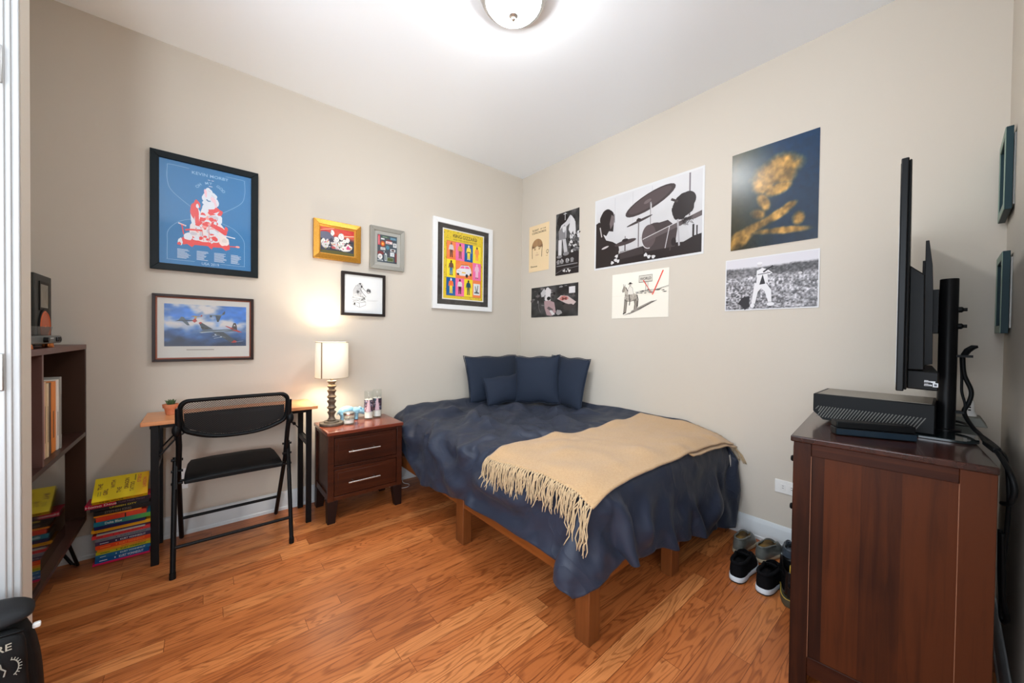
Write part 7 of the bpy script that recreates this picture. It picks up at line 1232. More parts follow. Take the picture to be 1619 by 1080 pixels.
# candles
def art_saint(p):
    p.rect(0, 0, 1, 1, (72, 52, 62)); rg = random.Random(int(p.w * 1e4))
    for i in range(26): p.ell(rg.random(), rg.random(), .03 + .05 * rg.random(), .05 + .12 * rg.random(), rg.choice([(140, 84, 96), (96, 62, 72), (60, 50, 70), (186, 160, 166), (120, 128, 136)]), wob=.25)
    p.poly([(.38, .1), (.62, .1), (.58, .7), (.5, .9), (.42, .7)], (206, 180, 186)); p.poly([(.1, .2), (.34, .5), (.2, .9), (.05, .8)], (70, 92, 112)); p.ell(.5, .80, .05, .06, (212, 186, 170))
def candle(x, y, r, h, label, seed):
    t = thing('prayer_candle', label, 'candle', (x, y, nzt), 'glass candles on the nightstand'); b = nzt + .001
    build('glass_jar', MB().lathe((x, y, b), [(.0001, 0), (r * .94, 0), (r, .004), (r, h - .004), (r * .97, h), (r * .93, h - .002), (r * .93, .008), (.0001, .008)], 32), M['jar_glass'], t, smooth=50)
    build('wax', MB().lathe((x, y, b), [(.0001, .009), (r * .90, .009), (r * .90, h * .70), (r * .6, h * .695), (.0001, h * .69)], 28), M['wax'], t, smooth=50)
    build('wick', MB().cyl((x, y, b + h * .68), (x + .002, y, b + h * .76), .0012, 6), M['black'], t)
    p = Print(.11, h * .44, seed=seed); art_saint(p)
    mb = MB(); a_c = math.atan2(-y, -x) + .0
    p_w = p.w / 2; dz = .001 / max(p.k, 1)
    mb.v = [(x + (r + .0006 + q[2] * dz) * math.cos(a_c + (q[0] - .5) * 3.4), y + (r + .0006 + q[2] * dz) * math.sin(a_c + (q[0] - .5) * 3.4), b + h * .26 + q[1] * h * .44) for q in p.v]
    # the label wraps the glass: draw it as strips so it stays round
    mb = MB(); cols = []; nn = 48; nv = 16; ng = vnoise(seed)
    pal = [(70, 50, 60), (120, 76, 88), (196, 168, 176), (72, 92, 112), (52, 40, 50)]
    mb.grid([[(x + (r + .0008) * math.cos(a_c + (i / nn - .5) * 3.6), y + (r + .0008) * math.sin(a_c + (i / nn - .5) * 3.6), b + h * (.27 + .42 * j / nv)) for i in range(nn + 1)] for j in range(nv + 1)])
    o = build('paper_label', mb, M['print_satin'], t, smooth=180)
    at = o.data.color_attributes.new('ink', 'FLOAT_COLOR', 'POINT'); cc = []
    for j in range(nv + 1):
        for i in range(nn + 1):
            u = i / nn; v = j / nv; q = float(ng(u * 9, v * 7, 3)); w_ = abs(u - .5) < .05 + .10 * (1 - v) * (.4 + q)
            c = pal[2] if w_ else pal[int(q * 9) % 5] if abs(u - .5) < .36 else pal[3 if q > .5 else 4]
            cc += [*srgb(*c), 1.0]
    at.data.foreach_set('color', cc)
candle(.897, 2.622, .0295, .196, 'tall glass prayer candle beside the blue animal figurine', 31)
candle(.966, 2.648, .0300, .198, 'tall glass prayer candle at the back right of the nightstand', 47)
# jar candle
jx, jy = .742, 2.545
t = thing('jar_candle', 'low glass jar candle in front of the blue animal figurine by the lamp', 'candle', (jx, jy, nzt)); b = nzt + .001
build('glass_jar', MB().lathe((jx, jy, b), [(.0001, 0), (.032, 0), (.035, .005), (.0355, .050), (.032, .060), (.0325, .078), (.030, .079), (.029, .062), (.032, .050), (.032, .008), (.0001, .008)], 32), M['jar_glass'], t, smooth=50)
build('wax', MB().lathe((jx, jy, b), [(.0001, .009), (.031, .009), (.031, .028), (.02, .027), (.0001, .0265)], 28), M['wax'], t, smooth=50)
build('lid_band', MB().lathe((jx, jy, b), [(.0335, .060), (.0345, .062), (.0345, .074), (.0335, .076)], 32), M['nickel'], t, smooth=40)
build('wick', MB().cyl((jx, jy, b + .026), (jx + .003, jy, b + .042), .0012, 6), M['black'], t)
# figurine
t = thing('animal_figurine', 'pale blue ceramic four legged animal figurine behind the jar candle on the nightstand', 'figurine', (.80, 2.655, nzt))
fx, fy, fz = .792, 2.662, nzt
bd = MB(); bd.ell((fx - .030, fy, fz + .066), (.052, .031, .034)); bd.ell((fx + .025, fy, fz + .060), (.045, .027, .026)); bd.ell((fx - .055, fy, fz + .060), (.030, .029, .031))
bd.ell((fx + .062, fy - .004, fz + .060), (.030, .019, .019)); bd.tube([(fx + .060, fy - .004, fz + .058), (fx + .082, fy - .008, fz + .046), (fx + .092, fy - .010, fz + .038)], [.021, .017, .012], 12)
for ex in ((fx + .058, fy - .018), (fx + .060, fy + .012)): bd.ell((ex[0], ex[1], fz + .079), (.007, .005, .009))
for lx, ly in ((fx - .062, fy - .016), (fx - .058, fy + .016), (fx + .030, fy - .014), (fx + .034, fy + .014)): bd.tube([(lx, ly, fz + .052), (lx + .002, ly, fz + .022), (lx, ly, fz + .002)], [.015, .011, .0125], 12)
bd.tube([(fx - .080, fy, fz + .070), (fx - .090, fy, fz + .055), (fx - .091, fy, fz + .040)], [.005, .004, .003], 8)
fo = build('body', bd, M['blue_glaze'], t, smooth=180)
rm = fo.modifiers.new('fuse', 'REMESH'); rm.mode = 'VOXEL'; rm.voxel_size = .0022; rm.use_smooth_shade = True
sm_ = fo.modifiers.new('soft', 'SMOOTH'); sm_.iterations = 6; sm_.factor = .5

# ------------------------------------------------------------------ desk, plant, chair
dk = thing('folding_desk', 'narrow folding desk with an orange wood top and black metal legs at the left wall', 'desk', (.16, 2.62, 0))
dz = .715; dx0, dx1, dy0, dy1 = -.226, .543, 2.478, 2.778
build('desk_top', MB().box((dx0, dy0, dz - .020), (dx1, dy1, dz)), M['desk_top'], dk, bevel=.0025)
ap = MB(); ap.box((dx0 + .03, dy0 + .028, dz - .040), (dx1 - .03, dy0 + .046, dz - .0202)); ap.box((dx0 + .03, dy1 - .046, dz - .040), (dx1 - .03, dy1 - .028, dz - .0202)); build('apron', ap, M['black'], dk, bevel=.001)
for sx, lx in ((0, -.198), (1, .478)):
    for ly in (2.495, 2.742):
        build('leg', MB().box((lx + .006, ly + .003, 0), (lx + .036, ly + .023, dz - .0205)), M['black'], dk, bevel=.002)
    build('cross_bar', MB().box((lx + .010, 2.521, .470), (lx + .034, 2.742, .500)), M['black'], dk, bevel=.002)
    br_ = MB(); s = 1 if sx == 0 else -1; c0 = lx + .022
    for ly in (2.530, 2.735):
        br_.bar((c0 + s * .150, ly, dz - .045), (c0 + s * .075, ly, .610), .006, .022, (0, 1, 0)); br_.bar((c0 + s * .078, ly, .615), (c0 + s * .004, ly, .520), .006, .022, (0, 1, 0)); br_.cyl((c0 + s * .076, ly - .008, .612), (c0 + s * .076, ly + .008, .612), .009, 12)
    build('folding_brace', br_, M['black'], dk, smooth=40)

pt = thing('potted_succulent', 'little succulent in a terracotta pot on the left end of the desk', 'plant', (-.128, 2.655, dz))
px, py = -.128, 2.655
build('pot', MB().lathe((px, py, dz), [(.0001, .001), (.018, .001), (.0255, .036), (.0305, .037), (.0325, .055), (.0290, .056), (.0265, .046), (.0001, .044)], 32), M['terracotta'], pt, smooth=40)
build('soil', MB().lathe((px, py, dz), [(.027, .046), (.018, .049), (.0001, .050)], 24), M['soil'], pt, smooth=180)
rg = random.Random(3)
for k in range(13):
    a = k * 2.4; tl = .15 + .5 * (k / 13); L_ = .030 + .010 * rg.random(); bs = Vector((px + .004 + .010 * math.cos(a) * k / 13, py + .010 * math.sin(a) * k / 13, dz + .047)); d = Vector((math.cos(a) * tl, math.sin(a) * tl, 1)).normalized()
    build('leaf', MB().tube([bs, bs + d * L_ * .35, bs + d * L_ * .7 + Vector((0, 0, .002)), bs + d * L_], [.0032, .0042, .0028, .0005], 7), M['succulent'], pt, smooth=180)

ch = thing('folding_chair', 'black metal folding chair with a mesh back pulled up to the desk', 'chair', (.135, 2.45, 0))
xl, xr = -.082, .356
def cj(x, y, z): return (x, y, z)
for x, s in ((xl, -1), (xr, 1)):
    # front leg runs from the back rest down under the desk
    build('front_leg', MB().tube([(x + s * .002, 2.268, .800), (x + s * .002, 2.278, .700), (x, 2.315, .620), (x + s * .006, 2.420, .455), (x + s * .004, 2.735, .012)], [.011, .0115, .0115, .011, .011], 12), M['black'], ch, smooth=60)
    lg = build('rear_leg', MB().tube([(x + s * .016, 2.408, .545), (x + s * .018, 2.385, .430), (x + s * .022, 2.312, .010)], [.0105] * 3, 12), M['black'], ch, smooth=60)
    build('foot_cap', MB().cyl((x + s * .022, 2.3125, .030), (x + s * .022, 2.311, .001), .0125, 12), M['black_plastic'], lg)
    hb = MB(); hb.bar((x + s * .010, 2.395, .560), (x + s * .012, 2.372, .40), .006, .022, (0, 1, 0))
    for z in (.535, .480, .420): hb.cyl((x - s * .012, 2.392, z), (x + s * .032, 2.392, z), .006, 10)
    build('hinge_bracket', hb, M['black'], ch, smooth=40)
build('front_bar', MB().cyl((xl, 2.630, .155), (xr, 2.630, .155), .008, 12), M['black'], ch)
build('rear_bar', MB().cyl((xl - .018, 2.333, .135), (xr + .018, 2.333, .135), .008, 12), M['black'], ch)
# seat
def seat_ring(y, zc, hw, th): return [(.137 - hw, y, zc - th), (.137 + hw, y, zc - th), (.137 + hw, y, zc + th * .5), (.137 + hw * .5, y, zc + th + .003 * 0), (.137 - hw * .5, y, zc + th), (.137 - hw, y, zc + th * .5)]
stt = MB().loft([seat_ring(2.335, .436, .200, .010), seat_ring(2.345, .440, .203, .014), seat_ring(2.45, .442, .203, .013), seat_ring(2.60, .446, .196, .013), seat_ring(2.660, .448, .185, .012), seat_ring(2.672, .446, .178, .008)])
so = build('seat', stt, M['black_plastic'], ch, smooth=50, bevel=.003)
build('seat_pivot', MB().cyl((xl, 2.40, .428), (xr, 2.40, .428), .006, 10), M['black'], ch)
# back rest: rounded frame with curved lower edge, and the mesh panel
def back_outline(inset):
    x0, x1 = -.088 + inset, .362 - inset; top = .842 - inset; r = .042 - inset * .6; pts = []
    for a in range(0, 91, 15): pts.append((x1 - r + r * math.cos(R(a)), top - r + r * math.sin(R(a))))
    for a in range(90, 181, 15): pts.append((x0 + r + r * math.cos(R(a)), top - r + r * math.sin(R(a))))
    low = .690 + inset * .3; pts.append((x0 + .004, low))
    m_ = 16
    for i in range(1, m_): 
        q = i / m_; pts.append((x0 + .004 + (x1 - x0 - .008) * q, low - .062 * (1 - abs(2 * q - 1) ** 2.6) + inset * .7))
    pts.append((x1 - .004, low)); return pts
def by(x, z): return 2.272 + .022 * (1 - ((x - .137) / .225) ** 2) + (.84 - z) * .12
ol = back_outline(.0); il = back_outline(.020)
fr_ = MB()
for i in range(len(ol)):
    pass
n_ = len(ol)
ringsF = []
for (a, b), (c, d) in zip(ol, il):
    e = ((a + c) / 2, (b + d) / 2)
    ringsF.append([(a, by(a, b) - .002, b), (e[0], by(*e) - .016, e[1]), (c, by(c, d) - .004, d), (c, by(c, d) + .008, d), (a, by(a, b) + .010, b)])
vs = [p for r_ in ringsF for p in r_]; fs = []
for i in range(n_):
    j = (i + 1) % n_
    for k in range(5): fs.append((i * 5 + k, i * 5 + (k + 1) % 5, j * 5 + (k + 1) % 5, j * 5 + k))
fr_._add(vs, fs); bf = build('backrest_frame', fr_, M['black_plastic'], ch, smooth=50, sub=1)
pn = MB(); cxm, czm = .137, .745
rings_ = []
for t_ in (1.0, .8, .6, .4, .2): rings_.append([(cxm + (a - cxm) * t_, by(cxm + (a - cxm) * t_, czm + (b - czm) * t_) + .001, czm + (b - czm) * t_) for a, b in il])
vs = [p for r_ in rings_ for p in r_]; fs = []
for j in range(4):
    for i in range(n_): fs.append((j * n_ + i, j * n_ + (i + 1) % n_, (j + 1) * n_ + (i + 1) % n_, (j + 1) * n_ + i))
fs.append(tuple(4 * n_ + i for i in range(n_))); pn._add(vs, fs)
build('backrest_mesh', pn, M['mesh'], ch, smooth=180)
lb = [(a, b) for a, b in il if b < .70]
lp_ = MB(); zt_ = .772; xs_ = sorted(set(round(a, 4) for a, b in lb)); zb_ = {round(a, 4): b for a, b in lb}
lp_.grid([[(x, by(x, zb_[x] + (zt_ - zb_[x]) * q) + .007, zb_[x] + (zt_ - zb_[x]) * q) for x in xs_] for q in (0, .25, .5, .75, 1)])
build('lumbar_panel', lp_, M['black_plastic'], ch, smooth=180, solid=.003)
hg = MB()
for x in (-.090, .364): hg.ell((x, 2.276, .700), (.016, .016, .030))
build('backrest_joint', hg, M['black_plastic'], ch, smooth=180)
# ------------------------------------------------------------------ book case at the left
bc = thing('bookcase', 'dark brown bookcase on hairpin legs at the far left holding records and a speaker', 'bookcase', (-.62, 2.34, 0))
sx0, sx1, sy0, sy1 = -.795, -.442, 1.90, 2.775
build('top_board', MB().box((sx0, sy0, 1.062), (sx1, sy1, 1.085)), M['shelf_edge'], bc, bevel=.001)
for y in (sy0, sy1 - .020): build('side_panel', MB().box((sx0, y, .205), (sx1 - .001, y + .020, 1.062)), M['shelf_in'], bc, bevel=.001)
build('back_panel', MB().box((sx0, sy0 + .02, .225), (sx0 + .006, sy1 - .02, 1.062)), M['shelf_in'], bc, smooth=0)
build('shelf_board', MB().box((sx0 + .006, sy0 + .02, .632), (sx1, sy1 - .02, .652)), M['shelf'], bc, bevel=.001)
build('bottom_board', MB().box((sx0, sy0 + .02, .205), (sx1, sy1 - .02, .225)), M['shelf'], bc, bevel=.001)
build('divider', MB().box((sx0 + .006, 2.118, .652), (sx1 - .002, 2.136, 1.062)), M['shelf_edge'], bc, bevel=.001)
build('small_shelf', MB().box((sx0 + .006, sy0 + .02, .835), (sx1 - .03, 2.118, .853)), M['shelf_edge'], bc, bevel=.001)
build('sliding_door', MB().box((sx1 - .045, 2.10, .227), (sx1 - .030, 2.555, .630)), M['dark_glass'], bc, bevel=.001)
build('sliding_door', MB().box((sx1 - .024, 1.925, .227), (sx1 - .009, 2.125, .630)), M['dark_glass'], bc, bevel=.001)
build('cam_bolt', MB().cyl((sx1 - .10, 2.60, 1.0615), (sx1 - .10, 2.60, 1.0585), .010, 16), M['shelf_edge'], bc)
for cx_, cy_ in ((sx1 - .055, 2.70), (sx1 - .055, 1.98), (sx0 + .055, 2.70), (sx0 + .055, 1.98)):
    sg = 1 if cy_ > 2.3 else -1; sgx = 1 if cx_ > -.6 else -1
    a = (cx_ - sgx * .045, cy_ - sg * .050, .205); b_ = (cx_ + sgx * .012, cy_ + sg * .035, .016); c_ = (cx_ + sgx * .030, cy_ + sg * .030, .008); d_ = (cx_ + sgx * .036, cy_ + sg * .005, .016); e_ = (cx_ + sgx * .01, cy_ - sg * .075, .205)
    build('hairpin_leg', MB().tube([a, tuple(a[i] * .5 + b_[i] * .5 for i in range(3)), b_, c_, d_, tuple(d_[i] * .5 + e_[i] * .5 for i in range(3)), e_], .0065, 10), M['black'], bc, smooth=180)
# records: every sleeve a thing
cols = [('cream', (222, 208, 178), .010), ('pale pink', (214, 178, 160), .012), ('cream and yellow', (226, 200, 130), .012), ('dusty pink', (206, 158, 146), .016), ('rose', (198, 148, 142), .016), ('tan', (204, 172, 134), .014), ('beige', (212, 188, 152), .012), ('grey brown', (150, 130, 112), .016), ('dark brown', (96, 72, 56), .016), ('orange', (218, 128, 52), .034), ('white', (226, 222, 212), .016), ('grey', (150, 148, 142), .010), ('off white', (216, 206, 186), .022)]
ords = ['last', 'twelfth', 'eleventh', 'tenth', 'ninth', 'eighth', 'seventh', 'sixth', 'fifth', 'fourth', 'third', 'second', 'first']
y = 2.141; rg = random.Random(12); scale_ = (2.475 - 2.141) / (sum(c[2] for c in cols) + .0006 * len(cols))
for (nm, c, t), od in zip(cols, ords):
    t *= scale_; hh = .298 + rg.uniform(-.010, .008); dep = .300; xf = sx1 - .016 - rg.random() * .012
    sl = build('record_sleeve', MB().box((xf - dep, y, .6525), (xf, y + t, .6525 + hh)), mat('sleeve_' + nm.replace(' ', '_'), srgb(*c), .6), bevel=.0008)
    sl.data.name = 'record_sleeve'
    tag(sl, f'{nm} record sleeve in the bookcase, {od} of the row counted from the right', 'record', 'records standing in the bookcase')
    if t > .009:
        sp_ = Print(.22, t * .7, seed=int(y * 1000)); k_ = tuple(max(0, int(v_ * .62)) for v_ in c); sp_.greek(.1, .1, .9, .9, 1, k_, .6); sp_.build('spine_title', sl, (xf + .0004, y + t * .15, .69), Vector((0, 0, 1)), Vector((0, 1, 0)), Vector((1, 0, 0)), M['print'], local=True)
    y += t + .0006
# small white ornament on the shelf, mostly hidden by the wall edge
og = MB(); ox, oy, oz = -.475, 2.045, .6525
og.tube([(ox, oy - .05, oz + .012), (ox, oy - .02, oz + .040), (ox, oy + .01, oz + .060), (ox + .004, oy + .035, oz + .050), (ox, oy + .045, oz + .030), (ox, oy + .030, oz + .022)], [.010, .011, .011, .010, .007, .004], 10)
og.tube([(ox, oy - .03, oz + .004), (ox, oy - .01, oz + .020), (ox, oy + .012, oz + .032), (ox, oy + .030, oz + .008)], [.006, .007, .007, .006], 8); og.ell((ox + .005, oy + .02, oz + .040), (.012, .014, .012)); og.ell((ox, oy - .03, oz + .010), (.016, .03, .010))
tag(build('curled_ornament', og, M['white'], smooth=180), 'small white curled ornament on the left shelf of the bookcase', 'ornament')

# speaker
spk = thing('bookshelf_speaker', 'black bookshelf speaker with a copper cone standing on the bookcase', 'speaker', (-.655, 2.55, 1.085))
fx, y0, y1, z0, z1 = -.53, 2.440, 2.660, 1.0855, 1.392
build('cabinet', MB().box((fx - .225, y0, z0), (fx - .018, y1, z1)), M['speaker'], spk, bevel=.003)
yc = (y0 + y1) / 2
bf = MB(); n_ = 48
# baffle with a round opening for the cone
build('baffle', MB().box((fx - .018, y0, z0), (fx, y1, z1)), M['speaker_front'], spk, bevel=.003)
hc = (fx, yc, z0 + .215)
hr = MB(); hr._add([(fx + .002, hc[1] - .062, hc[2] - .062), (fx + .002, hc[1] + .062, hc[2] - .062), (fx + .002, hc[1] + .062, hc[2] + .062), (fx + .002, hc[1] - .062, hc[2] + .062), (fx + .002, hc[1] - .05, hc[2] - .05), (fx + .002, hc[1] + .05, hc[2] - .05), (fx + .002, hc[1] + .05, hc[2] + .05), (fx + .002, hc[1] - .05, hc[2] + .05)], [(0, 1, 5, 4), (1, 2, 6, 5), (2, 3, 7, 6), (3, 0, 4, 7)])
ho = build('horn_surround', hr, M['speaker'], spk, smooth=0, solid=.003)
hm = MB(); q = fx - .001
hm._add([(fx + .003, hc[1] - .05, hc[2] - .05), (fx + .003, hc[1] + .05, hc[2] - .05), (fx + .003, hc[1] + .05, hc[2] + .05), (fx + .003, hc[1] - .05, hc[2] + .05), (q + .0015, hc[1] - .012, hc[2] - .012), (q + .0015, hc[1] + .012, hc[2] - .012), (q + .0015, hc[1] + .012, hc[2] + .012), (q + .0015, hc[1] - .012, hc[2] + .012)], [(0, 1, 5, 4), (1, 2, 6, 5), (2, 3, 7, 6), (3, 0, 4, 7), (4, 5, 6, 7)])
build('tweeter_horn', hm, M['horn'], spk, smooth=0)
wc = (fx, yc, z0 + .082)
build('woofer_ring', MB().lathe(wc, [(.070, .0005), (.070, .006), (.078, .006), (.078, .0005)], 48, 'X'), M['speaker'], spk, smooth=40)
build('woofer_cone', MB().lathe(wc, [(.070, .005), (.064, .008), (.058, .005), (.030, .002), (.016, .0015), (.010, .006), (.0001, .008)], 48, 'X'), M['copper_cone'], spk, smooth=50)
lg_ = Print(.03, .008); lg_.rect(0, .2, 1, .8, (190, 170, 140)); lg_.build('badge', spk, (fx + .0008, yc - .015, z0 + .155), Vector((0, 1, 0)), Vector((0, 0, 1)), Vector((1, 0, 0)), M['print'])

# amplifier and plastic tray
am = thing('headphone_amplifier', 'flat grey amplifier with copper feet on the front of the bookcase', 'amplifier', (-.53, 2.17, 1.085))
ax1, ay0, ay1, az0, az1 = -.440, 1.99, 2.345, 1.102, 1.132
build('case', MB().box((ax1 - .20, ay0, az0), (ax1, ay1, az1)), M['amp'], am, bevel=.006, seg=3)
for y_ in (ay0 + .06, ay1 - .055):
    for x_ in (ax1 - .025, ax1 - .175): build('foot', MB().lathe((x_, y_, 1.0852), [(.015, 0), (.016, .002), (.014, .0168)], 20), M['copper'], am, smooth=40)
for y_ in (ay1 - .025, ay1 - .048, ay1 - .072): build('jack', MB().lathe((ax1, y_, az0 + .015), [(.009, .0002), (.009, .003), (.005, .003), (.005, .001), (.0001, .001)], 18, 'X'), M['black'], am, smooth=40)
build('knob', MB().lathe((ax1, ay1 - .225, az0 + .015), [(.010, .0002), (.009, .012), (.0001, .012)], 20, 'X'), M['black_plastic'], am, smooth=40)
lg_ = Print(.04, .006); lg_.rect(0, .2, 1, .8, (196, 200, 198)); lg_.build('badge', am, (ax1 + .0006, ay1 - .15, az0 + .017), Vector((0, 1, 0)), Vector((0, 0, 1)), Vector((1, 0, 0)), M['print'])
ty0, ty1 = 1.995, 2.285; tr = MB(); tx1 = ax1 - .012
def trect(x0, x1, a, b, z): return [(x0, a, z), (x1, a, z), (x1, b, z), (x0, b, z)]
tr.loft([trect(tx1 - .17, tx1, ty0, ty1, az1 + .034), trect(tx1 - .165, tx1 - .005, ty0 + .006, ty1 - .006, az1 + .001), trect(tx1 - .160, tx1 - .010, ty0 + .010, ty1 - .010, az1 + .003), trect(tx1 - .166, tx1 - .004, ty0 + .004, ty1 - .004, az1 + .034)], cap=False)
tr._add(trect(tx1 - .165, tx1 - .005, ty0 + .006, ty1 - .006, az1 + .001), [(0, 1, 2, 3)])
tag(build('plastic_tray', tr, M['tray_plastic'], smooth=0), 'shallow clear bluish plastic tray resting on the grey amplifier', 'tray')

# ------------------------------------------------------------------ stack of books on the floor
PALB = {}
def cover_mat(c):
    if c not in PALB: PALB[c] = mat('book_cover', srgb(*c), .38, spec=.45)
    return PALB[c]
# bottom to top: colour, second colour, thickness, left end, length, title, title colour, title place, phrase
BK = [((226, 34, 92), None, .011, -.408, .200, '', (255, 255, 255), .6, 'thin magenta paperback at the very bottom of the floor stack'),
      ((18, 92, 160), None, .023, -.400, .190, 'KURT VONNEGUT', (222, 232, 240), .66, 'thick blue paperback just above the magenta one in the stack'),
      ((24, 108, 158), None, .015, -.398, .196, 'KURT VONNEGUT', (214, 232, 240), .66, 'teal blue paperback under the lime yellow one in the stack'),
      ((206, 204, 40), None, .016, -.397, .196, 'KURT VONNEGUT', (70, 74, 30), .66, 'lime yellow paperback low in the stack'),
      ((240, 156, 36), None, .012, -.392, .192, 'KURT VONNEGUT', (204, 96, 28), .66, 'amber orange paperback between the lime and vermilion ones'),
      ((238, 78, 30), None, .020, -.398, .198, 'KURT VONNEGUT', (246, 140, 60), .64, 'vermilion paperback under the dark purple one in the stack'),
      ((62, 48, 78), None, .017, -.399, .198, 'KURT VONNEGUT', (214, 214, 222), .66, 'dark purple paperback low in the stack'),
      ((128, 128, 136), None, .014, -.398, .198, 'KURT VONNEGUT', (80, 82, 90), .66, 'grey paperback above the dark purple one'),
      ((226, 62, 66), None, .016, -.411, .204, 'VONNEGUT', (150, 40, 40), .66, 'red paperback in the middle of the stack, sticking out at the left'),
      ((186, 184, 176), None, .006, -.395, .170, '', (60, 60, 60), .5, 'thin pale grey booklet in the middle of the stack'),
      ((74, 42, 70), None, .007, -.392, .190, '', (160, 150, 160), .6, 'thin plum booklet under the mustard book'),
      ((240, 172, 30), None, .017, -.412, .214, '', (150, 104, 20), .25, 'long mustard yellow book in the middle of the stack'),
      ((22, 28, 84), None, .017, -.402, .178, '', (180, 180, 200), .9, 'navy book under the teal and green one'),
      ((26, 112, 132), (96, 170, 60), .022, -.403, .208, 'Delta Blue', (206, 226, 226), .32, 'teal spined book fading to green at its right end'),
      ((214, 66, 40), None, .021, -.396, .176, '', (60, 30, 30), .6, 'red book in the upper half of the stack, shorter than the others'),
      ((244, 150, 36), None, .008, -.404, .166, '', (60, 30, 30), .6, 'thin orange booklet under the black horror paperback'),
      ((22, 22, 24), None, .022, -.405, .200, 'STEPHEN KING', (112, 108, 100), .42, 'thick black paperback with grey lettering near the top of the stack'),
      ((34, 34, 38), None, .015, -.416, .205, 'UNSEEN CITY', (214, 190, 60), .55, 'dark book with yellow lettering near the top of the stack'),
      ((206, 26, 70), (46, 26, 44), .021, -.433, .226, 'Homo Deus', (240, 220, 224), .24, 'crimson and plum hardback under the yellow book, widest of the stack')]
z = .001; rg = random.Random(30)
for c, c2, th, x0, ln, title, tc_, tp, ph in BK:
    th *= .985; yf = 2.668 + rg.uniform(-.004, .006); yb = yf + .103
    mb = MB(); ct = .0016
    mb.box((x0, yf, z), (x0 + ln, yb, z + ct)); mb.box((x0, yf, z + th - ct), (x0 + ln, yb, z + th)); mb.box((x0, yf, z + ct), (x0 + ln, yf + .002, z + th - ct))
    o = build('stacked_book', mb, cover_mat(c), bevel=.0006)
    tag(o, ph, 'book', 'stack of books on the floor by the desk')
    build('pages', MB().box((x0 + .003, yf + .002, z + ct), (x0 + ln - .003, yb - .003, z + th - ct)), M['pages'], o, smooth=0)
    p = Print(ln, th, seed=int(z * 5000))
    if c2:
        if title == 'Homo Deus': p.rect(.46, 0, 1, 1, c2); p.text('Yuval Noah Harari', .70, .5, .42, (120, 104, 124), wid=.42)
        else:
            for i in range(10): p.rect(.30 + .07 * i, 0, .375 + .07 * i if i < 9 else 1, 1, tuple(int(a * (1 - i / 9) + b * i / 9) for a, b in zip(c, c2)))
    if title: p.text(title, tp, .5, .52, tc_, bold=.02, wid=min(.46, .055 * len(title)) if title != 'Delta Blue' else .28)
    if th > .012 and 'VONNEGUT' in title: p.greek(.08, .35, .26, .65, 1, tc_, .6); p.ell(.36, .5, .012, .18, tc_)
    if c == (214, 66, 40): p.rect(.56, 0, .585, 1, (40, 30, 34))
    if c == (240, 172, 30): p.greek(.06, .4, .22, .62, 1, tc_, .5)
    if p.v: p.build('spine_title', o, (x0, yf - .0004, z), Vector((1, 0, 0)), Vector((0, 0, 1)), Vector((0, -1, 0)), M['print_satin'], local=True)
    z += th + .0004
# yellow paperback propped against the wall on top
yb_ = thing('stacked_book', 'yellow paperback with large dark lettering propped on top of the floor stack', 'book', (-.31, 2.68, z), 'stack of books on the floor by the desk')
A0 = Vector((-.408, 2.664, z + .001)); Uq = Vector((1, 0, .0)); Vq = Vector((0, math.cos(R(40)), math.sin(R(40)))); Nq = Uq.cross(Vq)
L_, D_, T_ = .192, .132, .022
mb = MB(); mb.prism([(0, 0), (L_, 0), (L_, D_), (0, D_)], .0016, A0 + Nq * (T_ - .0016), Uq, Vq, Nq); mb.prism([(0, 0), (L_, 0), (L_, D_), (0, D_)], .0016, A0, Uq, Vq, Nq); mb.prism([(0, 0), (L_, 0), (L_, .002), (0, .002)], T_ - .0032, A0 + Nq * .0016, Uq, Vq, Nq)
build('cover', mb, cover_mat((246, 208, 24)), yb_, bevel=.0006)
mb = MB(); mb.prism([(.003, .002), (L_ - .003, .002), (L_ - .003, D_ - .003), (.003, D_ - .003)], T_ - .0032, A0 + Nq * .0016, Uq, Vq, Nq); build('pages', mb, M['pages'], yb_, smooth=0)
p = Print(L_, D_); p.field(lambda u, v: np.array([244 + 4 * u, 214 - 40 * np.clip((u - .72) * 3, 0, 1), 26 + 10 * u]), 16, 4)
K = (104, 44, 36)
for t_, u, v, w_ in (('THE', .11, .62, .26), ('GIRL', .22, .36, .26), ('WITH', .34, .66, .34), ('THE', .46, .36, .24), ('DRAGON', .59, .60, .46), ('TATTOO', .70, .42, .40)):
    vs, fs, wd = letters(t_, .02); p.text(t_, u, v, .115, K, rot=90, bold=.02, squash=w_ * D_ / (wd * .115 * D_))
for t_, u, v, w_ in (('STIEG', .82, .74, .36), ('LARSSON', .93, .52, .44)):
    vs, fs, wd = letters(t_, .02); p.text(t_, u, v, .10, (228, 92, 70), rot=90, bold=.02, squash=w_ * D_ / (wd * .10 * D_))
p.rect(.73, .68, .755, .94, (150, 140, 40)); p.rect(.085, .22, .10, .40, (170, 150, 40)); p.rect(.125, .22, .14, .40, (170, 150, 40))
p.build('cover_print', yb_, A0 + Nq * (T_ + .0004), Uq, Vq, Nq, M['print_satin'])
p = Print(L_, T_); p.text('THE GIRL WITH THE', .34, .5, .5, (70, 56, 20), bold=.02, wid=.42); p.text('STIEG LARSSON', .76, .5, .5, (226, 96, 60), bold=.02, wid=.30)
p.build('spine_title', yb_, A0 - Vq * .0004, Uq, Nq, -Vq, M['print_satin'])

